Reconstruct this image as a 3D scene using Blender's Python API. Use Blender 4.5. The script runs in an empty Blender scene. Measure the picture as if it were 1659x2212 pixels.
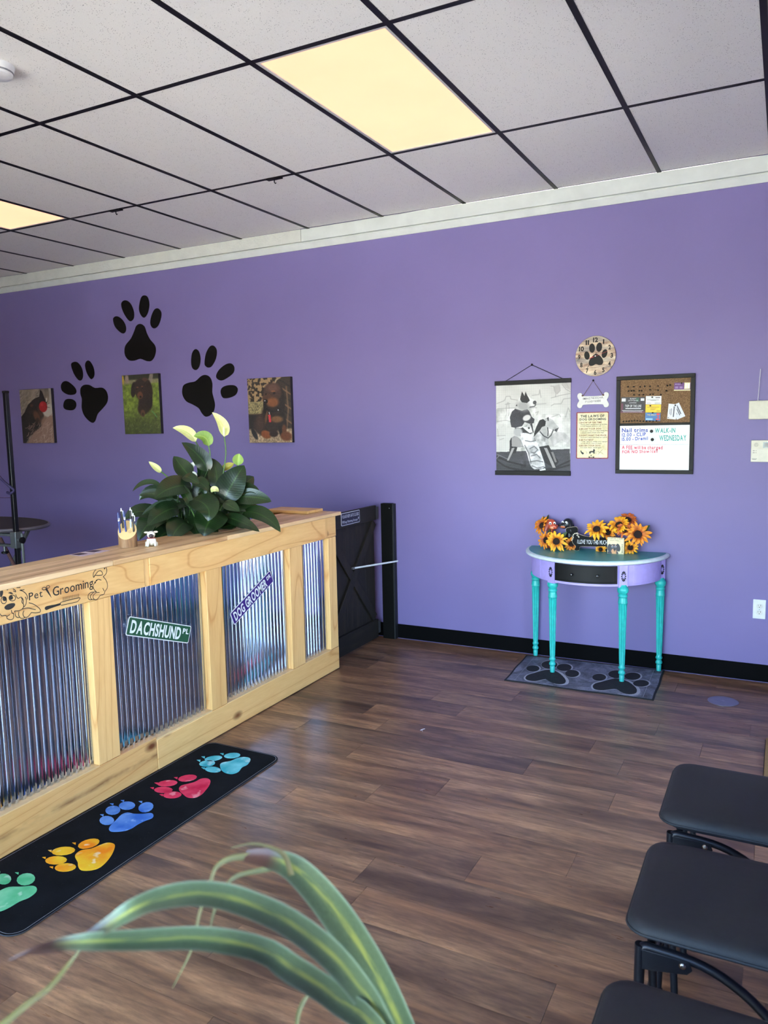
import bpy, bmesh, math, random
import numpy as np
from mathutils import Vector, Matrix, Euler, noise as mnoise
random.seed(7); np.random.seed(7)
SC = bpy.context.scene
COL = SC.collection
PI = math.pi
# ------------------------------------------------------------ camera
cam_d = bpy.data.cameras.new('camera'); cam = bpy.data.objects.new('camera', cam_d); COL.objects.link(cam)
cam.location = (1.3175, -4.9627, 1.570)
cam.rotation_euler = (math.radians(83.469), math.radians(1.192), math.radians(27.385))
cam_d.sensor_fit = 'AUTO'; cam_d.sensor_width = 36.0
cam_d.lens = 1664.84/2212*36.0
cam_d.clip_start = 0.02; cam_d.clip_end = 200
cam_d.dof.use_dof = True; cam_d.dof.focus_distance = 3.9; cam_d.dof.aperture_fstop = 7.0
SC.camera = cam
# ------------------------------------------------------------ sky, sun, exposure
SKY_E, SUN_E, LAMP_E = 3.6, 72.0, 0.88
w = bpy.data.worlds.new('sky'); SC.world = w; w.use_nodes = True
nt = w.node_tree; nt.nodes.clear()
out = nt.nodes.new('ShaderNodeOutputWorld'); bg = nt.nodes.new('ShaderNodeBackground')
sky = nt.nodes.new('ShaderNodeTexSky'); sky.sky_type = 'NISHITA'; sky.sun_disc = False
sky.sun_elevation = math.radians(48); sky.sun_rotation = math.radians(0); sky.air_density = 1.0; sky.dust_density = 1.2; sky.ozone_density = 1.0
nt.links.new(sky.outputs[0], bg.inputs[0]); bg.inputs[1].default_value = SKY_E
nt.links.new(bg.outputs[0], out.inputs[0])
vs = SC.view_settings
vs.view_transform = 'Standard'; vs.look = 'None'; vs.gamma = 1.0; vs.use_curve_mapping = False
vs.exposure = 0.15
XR, XL, YF, ZC = 2.0, -8.0, -5.9, 3.0      # right wall, left wall, front wall, ceiling
def portal(name, loc, rot, sx, sy):
    d = bpy.data.lights.new(name, 'AREA'); d.shape = 'RECTANGLE'; d.size = sx; d.size_y = sy
    d.cycles.is_portal = True
    o = bpy.data.objects.new(name, d); COL.objects.link(o); o.location = loc; o.rotation_euler = rot
portal('daylight_portal', (XR+0.12, -1.60, 1.08), (0, PI/2, 0), 1.9, .86)       # glass door, pointing -X
portal('daylight_portal', (-.35, YF-0.12, 1.25), (PI/2, 0, 0), 4.5, 2.4)         # shop front behind the camera, pointing +Y
sun_d = bpy.data.lights.new('sun', 'SUN'); sun_d.energy = SUN_E; sun_d.angle = math.radians(.6); sun_d.color = (1.0, .95, .88)
sun = bpy.data.objects.new('sun', sun_d); COL.objects.link(sun); sun.rotation_euler = (math.radians(-24), 0, 0); sun.location = (0, 20, 20)
# ------------------------------------------------------------ helpers
def lin(c):
    c = tuple(v/255.0 for v in c)
    return tuple(v/12.92 if v <= 0.04045 else ((v+0.055)/1.055)**2.4 for v in c)
class MB:
    def __init__(s): s.v = []; s.f = []; s.mi = []; s.uv = None; s.m = 0
    def add(s, vs_, fs):
        b = len(s.v); s.v.extend([tuple(p) for p in vs_])
        for q in fs: s.f.append(tuple(b+i for i in q)); s.mi.append(s.m)
        return s
    def box(s, x0, x1, y0, y1, z0, z1):
        return s.add([(x0,y0,z0),(x1,y0,z0),(x1,y1,z0),(x0,y1,z0),(x0,y0,z1),(x1,y0,z1),(x1,y1,z1),(x0,y1,z1)],
                     [(0,3,2,1),(4,5,6,7),(0,1,5,4),(1,2,6,5),(2,3,7,6),(3,0,4,7)])
    def obox(s, c, ax, ay, az):       # oriented box: centre and three half vectors
        c, ax, ay, az = Vector(c), Vector(ax), Vector(ay), Vector(az)
        P = [c+ax*i+ay*j+az*k for k in (-1,1) for (i,j) in ((-1,-1),(1,-1),(1,1),(-1,1))]
        return s.add(P, [(0,3,2,1),(4,5,6,7),(0,1,5,4),(1,2,6,5),(2,3,7,6),(3,0,4,7)])
    def tube(s, path, r, n=10, caps=True, closed=False):
        P = [Vector(p) for p in path]; N = len(P)
        R = r if isinstance(r, (list, tuple)) else [r]*N
        T = []
        for i in range(N):
            a = P[i-1] if (i or closed) else P[i]; b = P[(i+1) % N] if (i < N-1 or closed) else P[i]
            T.append((b-a).normalized())
        up = Vector((0,0,1)) if abs(T[0].z) < 0.9 else Vector((1,0,0))
        u = T[0].cross(up).normalized(); rings = []
        for i in range(N):
            u = (u - T[i]*u.dot(T[i])).normalized(); v = T[i].cross(u)
            rings.append([P[i]+(u*math.cos(2*PI*k/n)+v*math.sin(2*PI*k/n))*R[i] for k in range(n)])
        vs_ = [p for ring in rings for p in ring]; fs = []
        M_ = N if closed else N-1
        for i in range(M_):
            for k in range(n):
                j = (i+1) % N
                fs.append((i*n+k, i*n+(k+1) % n, j*n+(k+1) % n, j*n+k))
        if caps and not closed:
            fs.append(tuple(range(n))[::-1]); fs.append(tuple((N-1)*n+k for k in range(n)))
        return s.add(vs_, fs)
    def lathe(s, prof, c=(0,0,0), n=20, ax=(0,0,1), flute=None):
        ax = Vector(ax).normalized(); t = Vector((0,0,1)) if abs(ax.z) < .9 else Vector((1,0,0))
        u = ax.cross(t).normalized(); v = ax.cross(u); c = Vector(c); vs_ = []
        for (r, z) in prof:
            for k in range(n):
                a = 2*PI*k/n; rr = r
                if flute and flute[0] <= z <= flute[1] and k % 2: rr = r*flute[2]
                vs_.append(c+ax*z+(u*math.cos(a)+v*math.sin(a))*rr)
        fs = []
        for i in range(len(prof)-1):
            for k in range(n): fs.append((i*n+k, i*n+(k+1) % n, (i+1)*n+(k+1) % n, (i+1)*n+k))
        fs.append(tuple(range(n))[::-1]); L = (len(prof)-1)*n; fs.append(tuple(L+k for k in range(n)))
        return s.add(vs_, fs)
    def prism(s, poly, fn, w0, w1):   # fn(a,b,w) -> point ; polygon extruded from w0 to w1
        n = len(poly)
        vs_ = [fn(a,b,w0) for a,b in poly]+[fn(a,b,w1) for a,b in poly]
        fs = [tuple(range(n))[::-1], tuple(n+i for i in range(n))]
        for i in range(n): fs.append((i, (i+1) % n, n+(i+1) % n, n+i))
        return s.add(vs_, fs)
    def ell(s, c, r, rot=None, nu=16, nv=10):
        c = Vector(c); Mx = rot.to_matrix() if rot else Matrix.Identity(3); vs_ = []
        for j in range(1, nv):
            th = PI*j/nv
            for i in range(nu):
                ph = 2*PI*i/nu
                vs_.append(c+Mx @ Vector((r[0]*math.sin(th)*math.cos(ph), r[1]*math.sin(th)*math.sin(ph), r[2]*math.cos(th))))
        vs_.append(c+Mx @ Vector((0,0,r[2]))); vs_.append(c+Mx @ Vector((0,0,-r[2])))
        t, b = len(vs_)-2, len(vs_)-1; fs = []
        for j in range(nv-2):
            for i in range(nu): fs.append((j*nu+i, (j+1)*nu+i, (j+1)*nu+(i+1) % nu, j*nu+(i+1) % nu))
        for i in range(nu):
            fs.append((t, i, (i+1) % nu)); fs.append((b, (nv-2)*nu+(i+1) % nu, (nv-2)*nu+i))
        return s.add(vs_, fs)
def wmat(o):
    return Matrix.LocRotScale(o.location, o.rotation_euler, o.scale)
def mesh_of(name, mb, mats, smooth):
    me = bpy.data.meshes.new(name); me.from_pydata(mb.v, [], mb.f)
    for m in (mats if isinstance(mats, (list, tuple)) else [mats]): me.materials.append(m)
    if any(mb.mi): me.polygons.foreach_set('material_index', mb.mi)
    bm = bmesh.new(); bm.from_mesh(me); bmesh.ops.recalc_face_normals(bm, faces=bm.faces); bm.to_mesh(me); bm.free()
    if smooth:
        me.polygons.foreach_set('use_smooth', [True]*len(me.polygons))
        try: me.set_sharp_from_angle(angle=math.radians(38))
        except Exception: pass
    me.update(); return me
def link(name, me, parent=None, bev=0, label=None):
    o = bpy.data.objects.new(name, me); COL.objects.link(o)
    if parent is not None:
        o.parent = parent      # meshes are built in world coordinates; only the top-level Empty carries a transform
        o.matrix_parent_inverse = wmat(parent).inverted() if parent.parent is None else Matrix.Identity(4)
    if bev:
        b = o.modifiers.new('bevel', 'BEVEL'); b.width = bev; b.segments = 2; b.limit_method = 'ANGLE'; b.angle_limit = math.radians(40)
    if label: o['label'] = label
    return o
def part(name, mb, mat, parent=None, smooth=False, bev=0, label=None):
    return link(name, mesh_of(name, mb, mat, smooth or bev > 0), parent, bev, label)
def thing(name, label, cat, loc=(0,0,0), group=None):
    o = bpy.data.objects.new(name, None); COL.objects.link(o); o.empty_display_size = .05
    o.location = loc; o['label'] = label; o['category'] = cat
    if group: o['group'] = group
    return o
def tag(o, label, cat, group=None):
    o['label'] = label; o['category'] = cat
    if group: o['group'] = group
    return o
def struct(name, mb, mat, smooth=False, bev=0):
    o = part(name, mb, mat, None, smooth, bev); o['kind'] = 'structure'; return o
def dup(root, loc, label, group=None):
    r = root.copy(); COL.objects.link(r); r.location = loc; r['label'] = label
    if group: r['group'] = group
    for ch in list(root.children):
        c_ = ch.copy(); COL.objects.link(c_); c_.parent = r; c_.matrix_parent_inverse = ch.matrix_parent_inverse.copy()
        for g in ch.children:
            d = g.copy(); COL.objects.link(d); d.parent = c_; d.matrix_parent_inverse = g.matrix_parent_inverse.copy()
    return r
def smoothpoly(poly, k=3, closed=True):      # Catmull-Rom
    n = len(poly); o = []
    for i in range(n if closed else n-1):
        p = [poly[(i+j) % n] if closed else poly[min(max(i+j, 0), n-1)] for j in (-1,0,1,2)]
        for s in range(k):
            t = s/k
            o.append(tuple(.5*((2*p[1][d])+(-p[0][d]+p[2][d])*t+(2*p[0][d]-5*p[1][d]+4*p[2][d]-p[3][d])*t*t+(-p[0][d]+3*p[1][d]-3*p[2][d]+p[3][d])*t**3) for d in range(len(poly[0]))))
    if not closed: o.append(tuple(poly[-1]))
    return o
def rrect(x0, x1, y0, y1, r, n=5):
    o = []
    for cx, cy, a in ((x1-r,y1-r,0),(x0+r,y1-r,90),(x0+r,y0+r,180),(x1-r,y0+r,270)):
        for i in range(n+1):
            t = math.radians(a+90*i/n); o.append((cx+r*math.cos(t), cy+r*math.sin(t)))
    return o
def ribbon(mb, pts, w, fn, z):       # flat stroke in a plane
    n = len(pts)
    if n < 2: return
    L = []; R = []
    for i in range(n):
        a = pts[max(i-1,0)]; b = pts[min(i+1,n-1)]
        dx, dy = b[0]-a[0], b[1]-a[1]; l = math.hypot(dx,dy) or 1
        nx, ny = -dy/l*w/2, dx/l*w/2
        L.append(fn(pts[i][0]+nx, pts[i][1]+ny, z)); R.append(fn(pts[i][0]-nx, pts[i][1]-ny, z))
    mb.add(L+R, [(i, i+1, n+i+1, n+i) for i in range(n-1)])
WALLP = lambda a, b, w: (a, -w, b)            # on the back wall: w = distance off the wall
FRONTP = lambda a, b, w: (-1.192+w, a, b)     # on the counter front (y, z)
FLOORP = lambda a, b, w: (a, b, w)
# ------------------------------------------------------------ glyphs (built-in font), one mesh per character
GLY = {}; GLYB = {}
def make_glyphs(GLY, offset):
    chars = "ABCDEFGHIJKLMNOPQRSTUVWXYZabcdefghijklmnopqrstuvwxyz0123456789.,-'!/#()"
    tmp = []
    for i, ch in enumerate(chars):
        cu = bpy.data.curves.new('g', 'FONT'); cu.body = ch; cu.size = 1; cu.resolution_u = 3; cu.fill_mode = 'FRONT'; cu.offset = offset
        o = bpy.data.objects.new('g', cu); COL.objects.link(o); tmp.append((ch, o, cu))
    dg = bpy.context.evaluated_depsgraph_get()
    for ch, o, cu in tmp:
        ev = o.evaluated_get(dg); me = ev.to_mesh()
        vs_ = [(v.co.x, v.co.y) for v in me.vertices]; fs = [tuple(p.vertices) for p in me.polygons]
        GLY[ch] = (vs_, fs); ev.to_mesh_clear()
    for ch, o, cu in tmp:
        bpy.data.objects.remove(o); bpy.data.curves.remove(cu)
make_glyphs(GLY, 0.006); make_glyphs(GLYB, 0.034)
def text2d(s, space=.30, gap=.09, bold=False):
    x = 0; V = []; F = []
    for ch in s:
        if ch == ' ': x += space; continue
        vs_, fs = (GLYB if bold else GLY)[ch]; x0 = min(v[0] for v in vs_); x1 = max(v[0] for v in vs_)
        b = len(V); V += [(v[0]-x0+x, v[1]) for v in vs_]; F += [tuple(b+i for i in f) for f in fs]
        x += x1-x0+gap
    return V, F, x-gap
def text(mb, s, O, U, H, fn, w, caph=.73, bold=False):
    """string fitted on baseline O->U (2d points in the plane) with cap-height vector O->H."""
    V, F, W = text2d(s, bold=bold)
    ux, uy = (U[0]-O[0])/W, (U[1]-O[1])/W; hx, hy = (H[0]-O[0])/caph, (H[1]-O[1])/caph
    mb.add([fn(O[0]+ux*x+hx*y, O[1]+uy*x+hy*y, w) for x, y in V], F)
# ------------------------------------------------------------ materials
MATS = {}
class NT:
    def __init__(s, name):
        s.m = bpy.data.materials.new(name); s.m.use_nodes = True; s.t = s.m.node_tree; s.t.nodes.clear()
        s.o = s.t.nodes.new('ShaderNodeOutputMaterial'); s.b = s.t.nodes.new('ShaderNodeBsdfPrincipled'); s.l(s.b.outputs[0], s.o.inputs[0])
        MATS[name] = s.m
    def n(s, k, **kw):
        x = s.t.nodes.new('ShaderNode'+k)
        for a, b in kw.items():
            if a.startswith('i_'):
                key = a[2:]; key = int(key) if key.isdigit() else key.replace('_', ' ')
                x.inputs[key].default_value = b
            else: setattr(x, a, b)
        return x
    def l(s, a, b): s.t.links.new(a, b)
    def set(s, **kw):
        for a, b in kw.items(): s.b.inputs[a.replace('_', ' ')].default_value = b
    def math(s, op, a, b=None, c=None):
        x = s.n('Math', operation=op)
        for i, q in enumerate((a, b, c)):
            if q is None: continue
            if hasattr(q, 'links'): s.l(q, x.inputs[i])
            else: x.inputs[i].default_value = q
        return x.outputs[0]
    def ramp(s, fac, stops, interp='LINEAR'):
        x = s.n('ValToRGB'); x.color_ramp.interpolation = interp; e = x.color_ramp.elements
        while len(e) < len(stops): e.new(.5)
        for q, (p, c_) in zip(e, stops):
            q.position = p; q.color = (*c_, 1) if len(c_) == 3 else c_
        s.l(fac, x.inputs[0]); return x.outputs[0]
    def mix(s, fac, a, b, mode='MIX'):
        x = s.n('Mix', data_type='RGBA', blend_type=mode)
        for sock, q in ((x.inputs[0], fac), (x.inputs[6], a), (x.inputs[7], b)):
            if hasattr(q, 'links'): s.l(q, sock)
            else: sock.default_value = q if not isinstance(q, tuple) else ((*q, 1) if len(q) == 3 else q)
        return x.outputs[2]
    def coords(s, scale=(1,1,1), rand=0.0, rot=(0,0,0), src='Object'):
        tc = s.n('TexCoord'); v = tc.outputs[src]
        if rand:
            oi = s.n('ObjectInfo'); m = s.n('VectorMath', operation='ADD')
            cb = s.n('CombineXYZ'); r1 = s.math('MULTIPLY', oi.outputs['Random'], rand); r2 = s.math('MULTIPLY', oi.outputs['Random'], rand*1.71)
            s.l(r1, cb.inputs[0]); s.l(r2, cb.inputs[1]); s.l(r1, cb.inputs[2]); s.l(v, m.inputs[0]); s.l(cb.outputs[0], m.inputs[1]); v = m.outputs[0]
        mp = s.n('Mapping'); mp.inputs['Scale'].default_value = scale; mp.inputs['Rotation'].default_value = rot; s.l(v, mp.inputs[0]); return mp.outputs[0]
    def noise(s, vec, scale, detail=3, rough=.55, dist=0):
        x = s.n('TexNoise'); x.inputs['Scale'].default_value = scale; x.inputs['Detail'].default_value = detail; x.inputs['Roughness'].default_value = rough; x.inputs['Distortion'].default_value = dist
        s.l(vec, x.inputs['Vector']); return x.outputs['Fac']
    def bump(s, h, strength=.2, dist=.01):
        x = s.n('Bump'); x.inputs['Strength'].default_value = strength; x.inputs['Distance'].default_value = dist; s.l(h, x.inputs['Height']); s.l(x.outputs[0], s.b.inputs['Normal'])
def plain(name, col, rough=.5, metal=0.0, var=.06, nscale=30, bump=0.0, spec=.5, coat=0.0, bscale=None):
    if name in MATS: return MATS[name]
    k = NT(name); c_ = lin(col); v = k.coords()
    n_ = k.noise(v, nscale, 3)
    k.l(k.ramp(n_, [(.3, tuple(x*(1-var) for x in c_)), (.7, tuple(min(1, x*(1+var)) for x in c_))]), k.b.inputs['Base Color'])
    k.set(Roughness=rough, Metallic=metal, Specular_IOR_Level=spec, Coat_Weight=coat)
    if bump: k.bump(k.noise(v, bscale or nscale*4, 4), bump, .004)
    return k.m
def m_wall():
    k = NT('purple_paint'); v = k.coords()
    n_ = k.noise(v, 1.3, 2)
    c_ = lin(WALLCOL)
    k.l(k.ramp(n_, [(.35, tuple(x*.97 for x in c_)), (.65, tuple(x*1.03 for x in c_))]), k.b.inputs['Base Color'])
    k.set(Roughness=.5, Specular_IOR_Level=.35); k.bump(k.noise(v, 160, 3), .08, .002); return k.m
WALLCOL = (118,108,160)
def m_pine(name, axis, light=(251,212,144), dark=(208,146,82), knots=True, rand=7.0, lines=15, tv=.07, streak=False):
    k = NT(name); st = [1,1,1]; st[axis] = .11
    v = k.coords(tuple(st), rand)
    n1 = k.noise(v, 2.6, 2.0, .5, .4)
    fr = k.math('FRACT', k.math('MULTIPLY', n1, lines))
    tri = k.math('ABSOLUTE', k.math('SUBTRACT', fr, .5))          # 0..0.5
    line = k.ramp(tri, [(0, (.1,.1,.1)), (.06, (.8,.8,.8)), (.5, (1,1,1))])
    fine = k.noise(v, 90, 3, .6)
    base = k.mix(k.noise(v, 3.1, 2), lin(light), lin(tuple(.5*(a+b) for a, b in zip(light, dark))))
    c1 = k.mix(line, lin(dark), base)
    c2 = k.mix(.18, c1, k.ramp(fine, [(.3, lin(dark)), (.7, lin(light))]))
    if knots:
        st2 = [1,1,1]; st2[axis] = .55
        v2 = k.coords(tuple(st2), rand)
        vo = k.n('TexVoronoi', i_Scale=4.3); k.l(v2, vo.inputs['Vector'])
        kn = k.ramp(vo.outputs['Distance'], [(.03, (1,1,1)), (.075, (.55,.55,.55)), (.12, (0,0,0))])
        c2 = k.mix(kn, c2, lin((116,62,30)))
    if streak:      # weathered brown streak running along the board
        vs = k.coords((1,.12,1)); ns = k.noise(vs, 9, 4, .7); sp = k.n('SeparateXYZ'); k.l(k.coords(), sp.inputs[0])
        dz = k.math('ABSOLUTE', k.math('ADD', k.math('SUBTRACT', sp.outputs[2], .078), k.math('MULTIPLY', k.math('SUBTRACT', ns, .5), .06)))
        bl = k.math('MULTIPLY', k.ramp(dz, [(0,(1,1,1)),(.004,(.7,.7,.7)),(.022,(0,0,0))]), k.ramp(k.noise(k.coords((1,.5,1)), 7, 4, .7), [(.36,(0,0,0)),(.6,(1,1,1))]))
        c2 = k.mix(k.math('MULTIPLY', bl, .85), c2, lin((122,70,36)))
    oi = k.n('ObjectInfo'); c2 = k.mix(1.0, c2, k.ramp(oi.outputs['Random'], [(0, (1-2*tv,1-2.6*tv,1-3.2*tv)), (.5, (1,1,1)), (1, (1+tv*.5,1+tv*.6,1+tv))]), 'MULTIPLY')
    k.l(c2, k.b.inputs['Base Color']); k.set(Roughness=.42, Specular_IOR_Level=.4, Coat_Weight=.12, Coat_Roughness=.25)
    k.bump(fine, .06, .002); return k.m
def m_floor():
    k = NT('vinyl_plank'); v = k.coords((.16,1,1), 13.0)
    oi = k.n('ObjectInfo')
    n1 = k.noise(v, 9, 4, .6, .6); n2 = k.noise(v, 70, 4, .65)
    v2 = k.coords((.05,1,1), 9.0); n3 = k.noise(v2, 24, 2, .5)
    c1 = k.ramp(n1, [(.33, lin((82,61,50))), (.5, lin((128,100,82))), (.66, lin((172,138,110)))])
    c2 = k.mix(k.math('MULTIPLY', k.ramp(n2, [(.35,(0,0,0)),(.65,(1,1,1))]), .55), c1, lin((74,56,48)))
    c3 = k.mix(k.math('MULTIPLY', k.ramp(n3, [(.55,(0,0,0)),(.75,(1,1,1))]), .32), c2, lin((184,140,104)))
    tint = k.ramp(oi.outputs['Random'], [(0, (.78,.76,.70)), (.35, (1.02,.95,.82)), (.7, (1.18,1.08,.90)), (1, (.95,.82,.68))])
    c4 = k.mix(1.0, c3, tint, 'MULTIPLY')
    k.l(c4, k.b.inputs['Base Color']); k.l(k.ramp(n2, [(.3,(.27,.27,.27)),(.7,(.40,.40,.40))]), k.b.inputs['Roughness'])
    k.set(Specular_IOR_Level=.5); k.bump(n2, .10, .0015); return k.m
def m_tile():
    k = NT('acoustic_tile'); v = k.coords((1,1,1), 5.0)
    vo = k.n('TexVoronoi', i_Scale=120.0); k.l(v, vo.inputs['Vector'])
    big = k.noise(v, 30, 2); pit = k.math('MULTIPLY', k.ramp(vo.outputs['Distance'], [(.10,(1,1,1)),(.22,(0,0,0))]), k.ramp(big, [(.40,(0,0,0)),(.55,(1,1,1))]))
    fine = k.noise(v, 260, 3)
    c_ = k.mix(pit, k.ramp(fine, [(.3, lin((243,239,231))), (.7, lin((251,248,241)))]), lin((120,112,106)))
    k.l(c_, k.b.inputs['Base Color']); k.set(Roughness=.9, Specular_IOR_Level=.1)
    h = k.math('SUBTRACT', k.math('MULTIPLY', fine, .35), pit); k.bump(h, .5, .003); return k.m
def m_metal():
    k = NT('corrugated_steel'); v = k.coords((1,1,.25))
    n_ = k.noise(v, 22, 3); sp = k.noise(k.coords(), 240, 3)
    k.l(k.ramp(sp, [(.3, (.58,.64,.76)), (.7, (.72,.77,.86))]), k.b.inputs['Base Color'])
    k.l(k.ramp(n_, [(.3, (.07,.07,.07)), (.7, (.13,.13,.13))]), k.b.inputs['Roughness']); k.set(Metallic=1.0); return k.m
def m_vcol(name, rough=.45, spec=.4):
    if name in MATS: return MATS[name]
    k = NT(name); a = k.n('VertexColor', layer_name='Col'); v = k.coords()
    k.l(k.mix(.04, a.outputs[0], k.ramp(k.noise(v, 300, 2), [(.3,(0,0,0)),(.7,(1,1,1))])), k.b.inputs['Base Color'])
    k.set(Roughness=rough, Specular_IOR_Level=spec); return k.m
def m_glass():
    k = NT('window_glass'); k.t.nodes.remove(k.b)
    tr = k.n('BsdfTransparent'); tr.inputs[0].default_value = (.95,.97,.97,1); gl = k.n('BsdfGlossy'); gl.inputs['Roughness'].default_value = .0
    fr = k.n('Fresnel'); fr.inputs[0].default_value = 1.45; mx = k.n('MixShader'); k.l(fr.outputs[0], mx.inputs[0]); k.l(tr.outputs[0], mx.inputs[1]); k.l(gl.outputs[0], mx.inputs[2]); k.l(mx.outputs[0], k.o.inputs[0]); return k.m
def m_emit(name, col, strength):
    k = NT(name); v = k.coords(); n_ = k.noise(v, 3, 2)
    k.l(k.ramp(n_, [(.3, tuple(x*.97 for x in col)), (.7, tuple(x*1.03 for x in col))]), k.b.inputs['Emission Color'])
    k.set(Base_Color=(.05,.05,.05,1), Emission_Strength=strength, Roughness=.6); return k.m
def m_leaf(name, dark, light, vein, rough=.32, vscale=26, trans=.0, slant=.55):
    k = NT(name); uv = k.n('UVMap', uv_map='UVMap'); sx = k.n('SeparateXYZ'); k.l(uv.outputs[0], sx.inputs[0])
    av = k.math('ABSOLUTE', sx.outputs[1])
    ph = k.math('SUBTRACT', sx.outputs[0], k.math('MULTIPLY', av, slant*.25))
    fr = k.math('FRACT', k.math('MULTIPLY', ph, vscale)); tri = k.math('ABSOLUTE', k.math('SUBTRACT', fr, .5))
    ve = k.ramp(tri, [(0, (1,1,1)), (.22, (0,0,0))]); mid = k.ramp(av, [(0, (1,1,1)), (.09, (0,0,0))])
    v = k.coords(rand=3.0); n_ = k.noise(v, 14, 3); oi = k.n('ObjectInfo')
    c1 = k.ramp(n_, [(.3, lin(dark)), (.75, lin(light))])
    c2 = k.mix(k.math('MULTIPLY', ve, .14), c1, lin(vein)); c3 = k.mix(k.math('MULTIPLY', mid, .8), c2, lin(vein))
    tint = k.ramp(oi.outputs['Random'], [(0, (.75,.8,.75)), (1, (1.15,1.12,1.0))])
    k.l(k.mix(1.0, c3, tint, 'MULTIPLY'), k.b.inputs['Base Color']); k.set(Roughness=rough, Specular_IOR_Level=.5)
    h = k.math('MULTIPLY', ve, -1.0); k.bump(h, .08, .002); return k.m
def m_stripleaf(name):     # variegated strap leaf: green with a yellow streak along it
    k = NT(name); uv = k.n('UVMap', uv_map='UVMap'); sx = k.n('SeparateXYZ'); k.l(uv.outputs[0], sx.inputs[0])
    u, vv = sx.outputs[0], sx.outputs[1]
    tip = k.ramp(u, [(.80, (0,0,0)), (.88, (1,1,1))])
    cb = k.n('CombineXYZ'); k.l(k.math('MULTIPLY', u, 5.0), cb.inputs[0]); k.l(k.math('MULTIPLY', vv, 3.2), cb.inputs[1])
    st = k.noise(cb.outputs[0], 2.2, 2); fine = k.noise(cb.outputs[0], 14, 2)
    stripe = k.ramp(k.math('ABSOLUTE', k.math('SUBTRACT', vv, .12)), [(.08, (1,1,1)), (.24, (0,0,0))])
    yl = k.math('MULTIPLY', stripe, k.ramp(st, [(.38, (0,0,0)), (.55, (1,1,1))]))
    c1 = k.ramp(fine, [(.3, lin((64,84,58))), (.7, lin((96,114,84)))])
    c2 = k.mix(yl, c1, lin((140,148,76))); edge = k.ramp(k.math('ABSOLUTE', vv), [(.8, (0,0,0)), (1.0, (1,1,1))])
    c3 = k.mix(k.math('MULTIPLY', edge, .6), c2, lin((146,168,146)))
    c4 = k.mix(tip, c3, lin((70,48,42))); k.l(c4, k.b.inputs['Base Color']); k.set(Roughness=.38, Specular_IOR_Level=.5); return k.m
def m_plankwall(name, cols, axis=0, n=12, rough=.6):
    k = NT(name); st = [1,1,1]; st[axis] = .15; v = k.coords(tuple(st))
    n1 = k.noise(v, 26, 5, .65); k.l(k.ramp(n1, [(i/(len(cols)-1)*.5+.25, lin(c_)) for i, c_ in enumerate(cols)]), k.b.inputs['Base Color']); k.set(Roughness=rough); k.bump(n1, .2, .002); return k.m
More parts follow.
